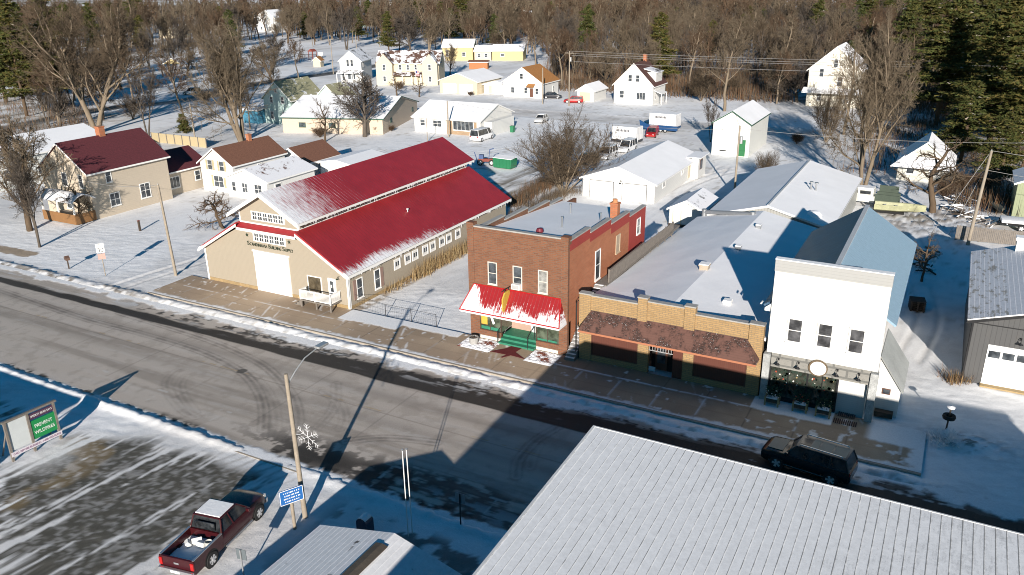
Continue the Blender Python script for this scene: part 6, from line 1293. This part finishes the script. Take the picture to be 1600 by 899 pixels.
class Tree:
    def __init__(s, seed): s.r = np.random.default_rng(seed); s.big = []; s.fine = []
    def limb(s, p, d, L, r, lv, P):
        n = P['nodes'][lv]; pts = [np.array(p, float)]; d = np.array(d, float); d /= np.linalg.norm(d)
        for i in range(n):
            d = d+s.r.normal(0, P['wob'][lv], 3); d[2] += P['up'][lv]; d /= np.linalg.norm(d); pts.append(pts[-1]+d*L/n)
        r1 = r*P['taper'][lv]; rr = np.linspace(r, r1, n+1)
        (s.big if lv < P['split'] else s.fine).append((np.array(pts), rr, 6 if lv == 0 else 5 if lv == 1 else 3))
        if lv >= len(P['kids']): return
        k = P['kids'][lv]; t0 = P['start'][lv]
        for j in range(k):
            t = t0+(1-t0)*(j+s.r.random()*.8)/k; t = min(t, .999); f = t*n; i = int(f); q = pts[i]*(1-f+i)+pts[i+1]*(f-i)
            ax = pts[i+1]-pts[i]; ax /= np.linalg.norm(ax); a = s.r.random()*6.283 if lv else (j*2.4+s.r.random()*.7)
            u = np.cross(ax, [.13, .31, .94]); u /= np.linalg.norm(u)+1e-9; w_ = np.cross(ax, u)
            ang = np.radians(s.r.normal(P['ang'][lv], 8)); dd = ax*math.cos(ang)+(u*math.cos(a)+w_*math.sin(a))*math.sin(ang)
            ll = L*P['len'][lv]*(1-P['fall'][lv]*(t-t0)/(1-t0+1e-6))*s.r.uniform(.75, 1.2); r0 = min(rr[i]*.75, r*P['rad'][lv]*s.r.uniform(.8, 1.1))
            s.limb(q, dd, ll, max(r0, P['minr']), lv+1, P)
        if lv < len(P['kids'])-0 and P.get('lead', 1): s.limb(pts[-1], d, L*P['len'][lv]*.6, max(r1, P['minr']), lv+1, P)
def segs_mesh(L):
    V = []; F = []; k = 0
    for pts, rr, n in L:
        m = len(pts); d = np.gradient(pts, axis=0); d /= np.linalg.norm(d, axis=1)[:, None]+1e-9
        u = np.cross(d, [.2, .3, .93]); u /= np.linalg.norm(u, axis=1)[:, None]+1e-9; w_ = np.cross(d, u)
        a = np.arange(n)*2*math.pi/n
        ring_ = pts[:, None, :]+(u[:, None, :]*np.cos(a)[None, :, None]+w_[:, None, :]*np.sin(a)[None, :, None])*rr[:, None, None]
        V.append(ring_.reshape(-1, 3)); i = np.arange(m-1)[:, None]*n; j = np.arange(n)[None, :]; j2 = (j+1) % n
        F.append(np.stack([i+j, i+j2, i+n+j2, i+n+j], -1).reshape(-1, 4)+k); k += m*n
    return np.concatenate(V), np.concatenate(F)
def npmesh(name, V, F, mat, mi=None):
    me = bpy.data.meshes.new(name); w_ = F.shape[1]; me.vertices.add(len(V)); me.vertices.foreach_set('co', V.ravel().astype(np.float32)); me.loops.add(F.size); me.loops.foreach_set('vertex_index', F.ravel().astype(np.int32))
    me.polygons.add(len(F)); me.polygons.foreach_set('loop_start', np.arange(0, F.size, w_, dtype=np.int32)); me.polygons.foreach_set('loop_total', np.full(len(F), w_, dtype=np.int32))
    for m in (mat if isinstance(mat, list) else [mat]): me.materials.append(m)
    if mi is not None: me.polygons.foreach_set('material_index', mi.astype(np.int32))
    me.update(); return me
def tree_proto(seed, H, P, bm, tm, stems=1, spread=.25, name='bare_tree'):
    t = Tree(seed); 
    for k in range(stems):
        a = 6.283*k/stems+t.r.random(); s_ = spread*(1 if stems > 1 else .15)*t.r.uniform(.5, 1.3)
        t.limb((.12*math.cos(a)*(stems > 1), .12*math.sin(a)*(stems > 1), -.1), (math.cos(a)*s_, math.sin(a)*s_, 1), P['L0']*t.r.uniform(.85, 1.1), P['r0'], 0, P)
    V1, F1 = segs_mesh(t.big); V2, F2 = segs_mesh(t.fine); z = max(V1[:, 2].max(), V2[:, 2].max()); k = H/z; V1 *= k; V2 *= k
    return dict(name=name, H=H, a=npmesh('trunk_mesh', V1, F1, bm), b=npmesh('crown_mesh', V2, F2, tm), V=(V1, F1, V2, F2))
base = dict(wob=[.08, .12, .16, .2, .2], up=[.03, .10, .06, .02, 0], taper=[.45, .3, .3, .3, .4], minr=.016, split=2)
PB = dict(base, nodes=[6, 5, 4, 3, 2], kids=[12, 9, 7, 6], start=[.22, .15, .12, .1], ang=[52, 46, 44, 40], len=[.72, .52, .5, .5], fall=[.45, .4, .3, .2], rad=[.42, .45, .45, .5], L0=5, r0=.22)
PT = dict(base, nodes=[8, 5, 4, 3, 2], kids=[11, 8, 7, 5], start=[.34, .2, .15, .1], ang=[40, 42, 42, 38], len=[.42, .52, .5, .5], fall=[.5, .4, .3, .2], rad=[.35, .45, .45, .5], L0=9, r0=.2)
PC = dict(base, nodes=[8, 7, 5, 3, 2], kids=[9, 10, 8, 7], start=[.2, .18, .12, .1], ang=[40, 48, 46, 42], len=[.66, .5, .46, .5], fall=[.35, .4, .3, .2], rad=[.42, .36, .42, .5], L0=9, r0=.27, minr=.014)
PS = dict(base, nodes=[5, 4, 3, 2], kids=[11, 9, 7], start=[.15, .1, .1], ang=[34, 38, 40], len=[.6, .5, .5], fall=[.3, .3, .2], rad=[.5, .5, .5], L0=5, r0=.09, split=1)
PG = dict(base, wob=[.22, .3, .3, .3], nodes=[6, 6, 4, 3], kids=[8, 7, 7], start=[.25, .15, .1], ang=[62, 55, 48], len=[.7, .5, .45], fall=[.4, .3, .2], rad=[.5, .5, .5], L0=4.5, r0=.22, up=[.0, .06, .02, 0])
protos = dict(
    round1=tree_proto(1, 11, PB, bk_grey, tw_grey), round2=tree_proto(2, 11, dict(PB, ang=[40, 40, 40, 38]), bk_brown, tw_tan), tall1=tree_proto(3, 18, PT, bk_pale, tw_tan), tall2=tree_proto(4, 19, PT, bk_brown, tw_brown), tall3=tree_proto(5, 17, dict(PT, start=[.5, .2, .15, .1]), bk_pale, tw_red), tall4=tree_proto(15, 16, dict(PT, ang=[45, 40, 40, 36]), bk_grey, tw_grey, 2, .2),
    cotton1=tree_proto(6, 24, PC, bk_pale, tw_brown, 2, .28, 'cottonwood_tree'), cotton2=tree_proto(7, 22, PC, bk_pale, tw_tan, 3, .22, 'cottonwood_tree'), clump=tree_proto(8, 12, dict(PS, L0=7), bk_pale, tw_brown, 9, .42, 'bare_tree'), bush=tree_proto(9, 3, PS, bk_brown, tw_red, 12, .6, 'bare_shrub'), gnarl=tree_proto(10, 9, PG, bk_brown, tw_brown, 1, .2, 'gnarled_tree'),
    crab=tree_proto(12, 4.6, dict(PG, kids=[9, 9, 8], minr=.012), bk_brown, tw_red, 1, .2, 'crab_apple_tree'))
def place(pk, loc, label, H=None, rz=None, group=None, cat='tree', sxy=1.0):
    pr = protos[pk]; s_ = (H/pr['H']) if H else 1; o = bpy.data.objects.new(pr['name'], None); C.objects.link(o); o.location = (loc[0], loc[1], 0); o.rotation_euler = (0, 0, random.uniform(0, 6.28) if rz is None else rz); o.scale = (s_*sxy, s_*sxy, s_); tag(o, label, cat, group)
    for nm, me in (('trunk', pr['a']), ('crown', pr['b'])): c = bpy.data.objects.new(nm, me); C.objects.link(c); c.parent = o
    return o
# ---- conifers
def needles(name, c): 
    m, nt, b = nodes(name); oi = N(nt, 'ShaderNodeObjectInfo'); n1 = noise(nt, coords(nt), .6, 4, .7)
    cc = mixc(nt, ramp(nt, n1, .35, .65), c, tuple(x*.45 for x in c)); cc = mixc(nt, math_(nt, 'MULTIPLY', oi.outputs['Random'], .4), cc, (c[0]*1.3, c[1]*.8, c[2]*.6))
    nt.links.new(cc, b.inputs['Base Color']); b.inputs['Roughness'].default_value = .8; b.inputs['Specular IOR Level'].default_value = .1; return m
ndl = [needles('pine_needles', (.060, .082, .026)), needles('pine_needles_warm', (.105, .105, .035)), needles('snow_tipped', (.30, .31, .28))]
def conifer(seed, H, Rw, pine=True):
    r = np.random.default_rng(seed); big = [(np.array([[0, 0, -.1], [.1, 0, H*.5], [0, .1, H*.97]]), np.array([.32, .2, .04]), 8)]; T = []; MI = []
    nl = int(H*1.5)
    for i in range(nl):
        z = H*(.16+.8*i/nl); R_ = Rw*((1-(z/H))**.7)*(r.uniform(.55, 1.25) if pine else r.uniform(.85, 1.1))+.3
        nb = r.integers(3, 6) if pine else 7
        for j in range(nb):
            a = r.random()*6.283; L_ = R_*r.uniform(.7, 1.2); e = np.array([math.cos(a)*L_, math.sin(a)*L_, (.14 if pine else -.3)*L_+r.normal(0, .25)]); p0 = np.array([0, 0, z]); mid = p0+e*.5+np.array([0, 0, .1*L_])
            big.append((np.array([p0, mid, p0+e]), np.array([.07, .05, .02]), 3)); n = int(19*L_*(1.1 if pine else 1.3))+8
            for q in range(n):
                t = r.uniform(.25, 1.05); c = (p0+e*t)+np.array([0, 0, .1*L_*(1-abs(2*t-1))])+r.normal(0, [.16*L_+.1, .16*L_+.1, .13]); mi = 0 if r.random() < .6 else 1
                if r.random() < .02: mi = 2
                for w_ in range(3):
                    d = r.normal(0, 1, 3)*[1, 1, .45]; d /= np.linalg.norm(d); s_ = r.uniform(.2, .5); nn = np.cross(d, r.normal(0, 1, 3)); nn /= np.linalg.norm(nn)+1e-9
                    T += [c-nn*s_*.28, c+nn*s_*.28, c+d*s_*1.3]; MI.append(mi)
    V1, F1 = segs_mesh(big); V = np.array(T); F = np.arange(len(V)).reshape(-1, 3)
    return dict(name='pine_tree' if pine else 'spruce_tree', H=H, a=npmesh('trunk_mesh', V1, F1, bk_brown), b=npmesh('crown_mesh', V, F, ndl, np.array(MI)), V=(V1, F1, V, F, np.array(MI)))
protos['pine1'] = conifer(21, 22, 4.6); protos['pine2'] = conifer(22, 24, 5.2); protos['pine3'] = conifer(23, 18, 4.2); protos['spruce'] = conifer(24, 9, 2.3, False)
random.seed(5)
# fill-in trees of the yards on the left and around the park
def project(x, y, z=0):
    q = np.array([x, y, z-CAMH]); return 800+FPX*(q@AX)/(q@AF), 449.5-FPX*(q@AY)/(q@AF)
rl = np.random.default_rng(77); hx = [(o.location.x, o.location.y) for o in bpy.data.objects if o.parent is None and o.get('category') in ('house', 'garage', 'kiosk', 'shelter', 'shed')]; yard = []
while len(yard) < 62:
    px, py = rl.uniform(-20, 700), rl.uniform(48, 205)
    if (px > 380 and py > 78 and not (px < 470 and py > 120)) or (px > 250 and py < 75 and rl.random() < .3): continue
    g = G(px, py); p = (g.x, g.y)
    if min(np.hypot(p[0]-a, p[1]-b) for a, b in diag+[(-200, 156)]) < 7: continue
    if any(np.hypot(p[0]-a-4, p[1]-b-4) < 10 for a, b in hx) or any(np.hypot(p[0]-a, p[1]-b) < 6.5 for a, b in yard): continue
    yard.append(p); k = ['round1', 'round2', 'tall2', 'tall4', 'tall3', 'cotton2', 'tall1', 'clump'][rl.integers(8)]
    place(k, p, 'bare tree of the snowy yards and street edges at left', rl.uniform(9, 17) if k != 'clump' else rl.uniform(4, 8), group='bare trees of the left-hand yards')
# ---- trees one can point at
near = [('round2', (47, 361), (45, 178), 'large bare tree at the left edge beside the driveway', 1.0), ('tall4', (62, 386), (30, 235), 'leaning thin bare tree in front of the tan house lawn at left', .7), ('gnarl', (128, 350), (120, 280), 'small bare tree in front of the tan house porch', 1.2),
    ('crab', (350, 357), (345, 292), 'small crab apple tree with reddish twigs on the lawn left of the store', 1.2), ('cotton1', (152, 208), (150, -20), 'huge forked cottonwood behind the maroon-roofed tan house', 1.0), ('tall4', (232, 215), (225, 105), 'slender double-stemmed bare tree right of the huge cottonwood', .7),
    ('cotton2', (378, 222), (370, 20), 'tall many-stemmed bare tree behind the brown-roofed white house', .95), ('round1', (570, 214), (555, 112), 'bare tree in front of the green-trimmed hall', 1.2), ('gnarl', (508, 222), (505, 150), 'dense brown tree in front of the pale teal house', .8), ('clump', (880, 303), (885, 163), 'wide many-stemmed bare tree behind the brick shop roof', 1.25),
    ('tall2', (928, 290), (930, 215), 'smaller bare tree at the corner of the two-door garage', .8), ('cotton2', (1347, 302), (1350, 5), 'very tall pale multi-trunk tree behind the steel shed', .6), ('tall1', (1318, 210), (1300, 50), 'bare tree in front of the tall white house in the trees', 1), ('clump', (1290, 222), (1292, 110), 'bushy bare clump beside the snowy lane', .7),
    ('gnarl', (1457, 332), (1465, 205), 'gnarled dark tree in front of the grey cottage', 1.3), ('gnarl', (1440, 440), (1445, 360), 'small gnarled tree behind the white shop', .8), ('tall1', (1132, 174), (1120, 20), 'big pale-trunked tree right of the brown-roofed house', 1.1), ('cotton2', (1040, 120), (1065, 5), 'pair of pale trunks rising behind the brown-roofed house', .6),
    ('round1', (427, 106), (425, 50), 'round bare tree in the middle of the park lawn', 1.2), ('round2', (450, 68), (450, 5), 'dark bare tree at the back of the park', 1), ('tall2', (492, 71), (490, 8), 'bare tree in the row behind the playground', .9), ('tall1', (515, 71), (515, 2), 'second bare tree in the row behind the playground', .9), ('tall4', (542, 78), (540, 0), 'bare tree left of the white pole behind the porch house', .9),
    ('round1', (642, 83), (642, 10), 'drooping bare tree behind the cream cross-gabled house', 1.1), ('round2', (293, 118), (290, 72), 'dark round tree beside the park shelter', 1.3), ('tall4', (304, 86), (303, 55), 'little bare tree above the park shelter', 1), ('gnarl', (620, 150), (618, 118), 'tangled brown tree in front of the cream house', 1.4), ('gnarl', (655, 152), (655, 122), 'low tangled tree right of the flag', 1.3),
    ('round2', (703, 118), (703, 65), 'yellow-lit bare tree in front of the yellow house', .8), ('tall3', (838, 105), (840, 28), 'rust-brown tree behind the orange-roofed house', 1.2), ('tall2', (790, 75), (785, 0), 'tall bare tree right of the yellow houses', .9), ('crab', (580, 150), (580, 118), 'thin small tree left of the cream house', .7),
    ('tall4', (75, 195), (70, 120), 'bare tree at the left street corner', .9), ('round2', (190, 140), (190, 60), 'brown bare tree above the left street', 1.2), ('round1', (95, 200), (90, 130), 'bare tree between the left houses', 1), ('tall2', (330, 130), (330, 20), 'tall brown tree left of the park lawn', 1), ('tall3', (355, 120), (350, 10), 'reddish bare tree beside the park street', 1), ('round2', (265, 75), (262, 20), 'bare tree beyond the shelter', 1.1),
    ('tall1', (215, 80), (210, -10), 'tall tree left of the park shelter pole', 1.1), ('tall2', (130, 110), (130, 0), 'brown tree behind the huge cottonwood', 1.1), ('tall3', (90, 100), (90, 0), 'orange-brown tree beside the left pines', 1.1), ('round1', (1245, 160), (1240, 90), 'brushy tree left of the tall white house', 1.3), ('tall4', (1400, 170), (1395, 60), 'pale bare tree at the edge of the right pines', .9), ('clump', (1095, 158), (1095, 100), 'bare clump by the yard chairs at the wood edge', 1),
    ('clump', (1195, 285), (1192, 225), 'sparse shrub tree behind the tall white shed', .8), ('tall4', (1110, 292-70), (1108, 150), 'thin tree beside the tall white shed', .5)]
for pk, b_, t_, lab, sx in near:
    g = G(*b_); place(pk, g, lab, max(2, HT(b_, t_)), sxy=sx)
for pk, b_, t_, lab, sx in [('pine2', (42, 182), (40, -20), 'tall dark pine at the top left corner', 1.1), ('pine1', (98, 171), (80, -10), 'dark pine leaning over the left street', 1.0), ('pine3', (10, 160), (0, 0), 'dense pine at the left edge', 1.2), ('pine1', (150, 90), (150, 0), 'dark pine behind the cottonwood crown', 1), ('pine2', (215, 62), (212, -30), 'dark pine in the row above the shelter', 1), ('pine3', (178, 60), (175, 0), 'pine left of the row above the shelter', 1),
        ('spruce', (288, 208), (288, 176), 'small young spruce behind the tan fence', 1.2), ('pine3', (725, 62), (725, -10), 'dark pine behind the yellow house', 1.6), ('pine1', (690, 58), (690, 0), 'green pine left of the dark pine behind the yellow house', 1.2),
        ('pine2', (1462, 196), (1462, -40), 'great pine above the grey cottage', 1.25), ('pine1', (1545, 225), (1545, -20), 'big pine right of the great pine', 1.35), ('pine2', (1600, 262), (1600, 10), 'big pine at the right edge above the plank fence', 1.3), ('pine1', (1405, 150), (1405, -10), 'pine left of the great pine', 1.1), ('pine3', (1510, 170), (1510, -10), 'pine behind the great pine on its right', 1.3), ('pine2', (1575, 150), (1575, -30), 'tall pine at the top right corner', 1.3), ('pine1', (1440, 110), (1440, -30), 'pine high in the right-hand wood', 1.3), ('pine3', (1500, 255), (1505, 120), 'low spreading pine right of the grey cottage', 1.4), ('pine3', (1560, 290), (1565, 170), 'bushy pine behind the small dark boat', 1.3), ('pine1', (1350, 80), (1350, -30), 'pine among bare trees above the tall white house', 1.1)]:
    g = G(*b_); place(pk, g, lab, HT(b_, t_), sxy=sx)
for i, (px, py, H_, sx) in enumerate([(1380, 60, 20, 1.3), (1420, 90, 22, 1.3), (1480, 130, 22, 1.3), (1530, 130, 24, 1.3), (1590, 190, 22, 1.4), (1560, 60, 22, 1.3), (1500, 70, 22, 1.3), (1590, 100, 24, 1.3), (1450, 60, 20, 1.3), (1400, 40, 20, 1.2), (1610, 230, 18, 1.4), (1545, 180, 16, 1.4), (5, 60, 24, 1.3), (40, 90, 22, 1.3), (70, 60, 22, 1.3), (20, 130, 20, 1.3), (62, 140, 18, 1.2), (110, 70, 20, 1.2), (-15, 110, 22, 1.3)]):
    g = G(px, py); place(['pine1', 'pine2', 'pine3'][i % 3], g, 'dark pine in the crowded evergreens of the '+('right-hand' if px > 800 else 'left-hand')+' corner', H_, group='evergreens of the '+('right-hand' if px > 800 else 'left-hand')+' corner', sxy=sx)
# ---- the wood behind the back street: individuals, then the far mass
def ok_wood(x, y):
    if y < 196: return False
    px = Vector((x, y, 0)); return True
cand = []
rw = np.random.default_rng(42)
def project(x, y, z=0):
    q = np.array([x, y, z-CAMH]); return 800+FPX*(q@AX)/(q@AF), 449.5-FPX*(q@AY)/(q@AF)
pts_ = []
houses_xy = [(o.location.x, o.location.y) for o in bpy.data.objects if o.parent is None and o.get('category') in ('house', 'garage', 'kiosk', 'shelter', 'shed')]
tries = 0
while len(pts_) < 285 and tries < 60000:
    tries += 1
    x = rw.uniform(-330, 45); y = rw.uniform(170, 430); px, py = project(x, y)
    if px < -60 or px > 1660 or py > 165: continue
    core = (px > 850 and y > 197) or (px > 1180 and y > 175)
    if px > 1440 and y < 260: continue
    mid = px > 600 and y > 262
    edge = py < 66 if px > 380 else py < 88
    if not (core or mid or edge): continue
    if 1235 < px < 1350 and y < 208: continue
    dmin = 6.2 if core and y < 270 else 8.5
    if any((x-a)**2+(y-b)**2 < dmin*dmin for a, b in pts_): continue
    if any((x-a-5)**2+(y-b-4)**2 < 121 for a, b in houses_xy): continue
    pts_.append((x, y))
kinds = ['tall1', 'tall2', 'tall3', 'tall4', 'tall2', 'tall3', 'cotton2', 'round2', 'clump', 'tall1']
for x, y in pts_:
    px, py = project(x, y); k = rw.choice(kinds) if rw.random() > .10 else 'pine3'
    if px > 1300: k = rw.choice(['tall3', 'tall4', 'tall3', 'pine1', 'tall2'])
    H = rw.uniform(12, 20) if k != 'clump' else rw.uniform(6, 10)
    zone = 'left of the park' if px < 380 else 'behind the park lawn' if px < 660 else 'behind the yellow houses' if px < 860 else 'behind the brown-roofed house' if px < 1180 else 'in the right half'
    place(k, (x, y), ('evergreen ' if 'pine' in k else 'bare ')+'tree of the wood '+zone, H, group='trees of the wood '+zone)
far_pts = []
while len(far_pts) < 2000:
    a = R(rw.uniform(-64, 8)); r_ = rw.uniform(380, 780)
    x, y = r_*math.sin(a), r_*math.cos(a)
    if project(x, y)[0] > 600 or r_ > 440: far_pts.append((x, y))
lowP = [tree_proto(s, 18, dict(PT, kids=[8, 5, 4], minr=.07, split=1), bk_brown, tw_brown)['V'] for s in (61, 62, 63)]
VV = []; FF = []; k = 0; MIs = []
for x, y in far_pts:
    V1, F1, V2, F2 = lowP[rw.integers(3)]; s_ = rw.uniform(.7, 1.15); a = rw.random()*6.28; Rm = np.array([[math.cos(a), -math.sin(a), 0], [math.sin(a), math.cos(a), 0], [0, 0, 1]])
    mi = rw.integers(3)
    for V, F in ((V1, F1), (V2, F2)): VV.append(V@Rm.T*s_+[x, y, 0]); FF.append(F+k); k += len(V); MIs.append(np.full(len(F), mi))
me = npmesh('distant_wood', np.concatenate(VV), np.concatenate(FF), [tw_brown, tw_tan, tw_red], np.concatenate(MIs)); o = bpy.data.objects.new('distant_wood', me); C.objects.link(o); tag(o, 'far-off bare wood closing the view along the top of the picture', 'wood', kind='stuff')
lowQ = [tree_proto(s, 15, dict(PT, kids=[10, 7, 5], minr=.028, split=1, start=[.2, .15, .1]), bk_grey, tw_brown)['V'] for s in (71, 72, 73)]
VV = []; FF = []; k = 0; MIs = []; cnt = 0
while cnt < 620:
    x, y = rw.uniform(-150, 60), rw.uniform(200, 400); px, py = project(x, y)
    if px < 640 or px > 1680 or py > 140 or (px < 860 and y < 285) or (1225 < px < 1350 and y < 212) or any((x-a-5)**2+(y-b-4)**2 < 110 for a, b in houses_xy): continue
    cnt += 1; V1, F1, V2, F2 = lowQ[rw.integers(3)]; s_ = rw.uniform(.45, 1.05); a = rw.random()*6.28; Rm = np.array([[math.cos(a), -math.sin(a), 0], [math.sin(a), math.cos(a), 0], [0, 0, 1]]); mi = rw.integers(4)
    for V, F in ((V1, F1), (V2, F2)): VV.append(V@Rm.T*s_+[x, y, 0]); FF.append(F+k); k += len(V); MIs.append(np.full(len(F), mi))
me = npmesh('wood_thicket', np.concatenate(VV), np.concatenate(FF), [tw_brown, tw_grey, tw_red, tw_tan], np.concatenate(MIs)); o = bpy.data.objects.new('wood_thicket', me); C.objects.link(o); tag(o, 'thin crowded saplings and branches filling the wood between its bigger trees', 'thicket', kind='stuff')
# ---- undergrowth, brush and dry grass
def blades(name, pts, hmin, hmax, per, spread, w_, mats, label, cat, kind='stuff', seed=1, lean=.35):
    r = np.random.default_rng(seed); T = []; MI = []
    for (x, y) in pts:
        for k in range(per):
            h = r.uniform(hmin, hmax); bx = x+r.normal(0, spread); by = y+r.normal(0, spread); a = r.random()*6.28; le = r.normal(0, lean)*h; c, s_ = math.cos(a), math.sin(a)
            T += [(bx-c*w_, by-s_*w_, 0), (bx+c*w_, by+s_*w_, 0), (bx+s_*le, by-c*le, h)]; MI.append(r.integers(len(mats)))
    V = np.array(T, float); me = npmesh(name, V, np.arange(len(V)).reshape(-1, 3), mats, np.array(MI)); o = bpy.data.objects.new(name, me); C.objects.link(o); tag(o, label, cat, kind=kind); return o
gm = [M('dry_grass', (.32, .205, .085), .9, .3, 3), M('dry_grass_dark', (.21, .13, .06), .9, .3, 3), M('dry_grass_pale', (.42, .32, .17), .9, .2, 3)]
bm_ = [M('brush_brown', (.11, .072, .038), .9, .3, 3), M('brush_rust', (.17, .085, .038), .9, .3, 3), M('brush_grey', (.12, .098, .072), .9, .3, 3)]
r = np.random.default_rng(2)
blades('dry_grass', [(-43.75+r.normal(0, .15), y) for y in np.arange(60.5, 78.5, .28)], .6, 1.7, 42, .28, .02, gm, 'tall golden dry grass along the side wall of the barn-shaped store', 'grass', seed=3)
blades('dry_weeds', [(-43.9, y) for y in np.arange(56.2, 59.5, .4)], .3, 1.0, 16, .25, .02, gm, 'short dry weeds at the foot of the store wall near its front windows', 'grass', seed=4)
blades('dry_weeds', [(2.75+r.normal(0, .3), 60.1+r.normal(0, .25)) for _ in range(10)], .3, 1.0, 30, .3, .02, bm_+gm[:1], 'rust-brown dry bush at the corner of the grey garage', 'grass', seed=5, lean=.6)
hd = smooth(P((805, 322), (835, 300), (870, 283), (895, 272)), 12); blades('brush_row', [(x+r.normal(0, .5), y+r.normal(0, .5)) for x, y in hd for _ in range(4)], .5, 1.6, 30, .5, .025, bm_, 'row of brown brush beside the rutted alley behind the brick shop', 'brush', seed=6)
hd2 = smooth(P((800, 345), (850, 318), (890, 300)), 10); blades('brush_row', [(x+r.normal(0, .7), y+r.normal(0, .7)) for x, y in hd2 for _ in range(4)], .4, 1.4, 26, .6, .02, bm_[::2], 'low grey brush under the many-stemmed tree', 'brush', seed=7)
fp = []
for _ in range(1600):
    x = r.uniform(-125, 5); y = 193+abs(r.normal(0, 45)); px, py = project(x, y)
    if px > 860 and not (1230 < px < 1345 and y < 215): fp.append((x, y))
blades('undergrowth', fp, .8, 3.6, 26, 1.6, .05, bm_, 'brown undergrowth filling the wood behind the back street', 'undergrowth', seed=8)
fp = [(r.uniform(-14, 40), r.uniform(126, 200)) for _ in range(500)]+[(r.normal(3, 4), r.normal(116, 3)) for _ in range(120)]
fp = [p for p in fp if not (-9 < p[0] < 3 and p[1] < 136)]
blades('undergrowth', fp, .6, 2.8, 26, 1.2, .04, bm_, 'tangled brush below the pines on the right', 'undergrowth', seed=9)
fp = [(G(px, py).x, G(px, py).y) for px, py in zip(r.uniform(0, 140, 200), r.uniform(150, 215, 200))]; blades('undergrowth', fp, .4, 2.0, 14, 1.5, .04, bm_, 'scattered brush along the left street', 'undergrowth', seed=10)
for i, (px, H, lab) in enumerate([((590, 209), 1.6, 'brown shrub at the corner of the green-trimmed hall'), ((612, 205), 1.2, 'low shrub along the wall of the green-trimmed hall'), ((572, 138), 2.0, 'rusty shrub in front of the white porch house'), ((625, 139), 2.2, 'shrub below the flag by the cream house'), ((500, 215), 2.2, 'shrub below the brown tree at the pale teal house'), ((1500, 300), 3.0, 'brown thicket behind the leaning right-hand pole'), ((1475, 310), 2.6, 'thicket beside the gnarled dark tree'),
        ((1150, 152), 2.5, 'thicket at the wood edge right of the pale-trunked tree'), ((1085, 150), 2.0, 'shrub beside the brown-roofed house'), ((905, 135), 2.6, 'brown bushes behind the tiny white garage'), ((1540, 300), 3, 'thicket left of the small dark boat'), ((1385, 385), 1.6, 'twiggy shrub poking up beside the steel shed'), ((1245, 225), 2, 'shrub beside the snowy lane'), ((265, 222), 1.5, 'dry shrubs along the tan board fence'), ((735, 150), 1.3, 'small shrub by the double garage')]):
    place('bush', G(*px), lab, H, cat='shrub', sxy=1.3)
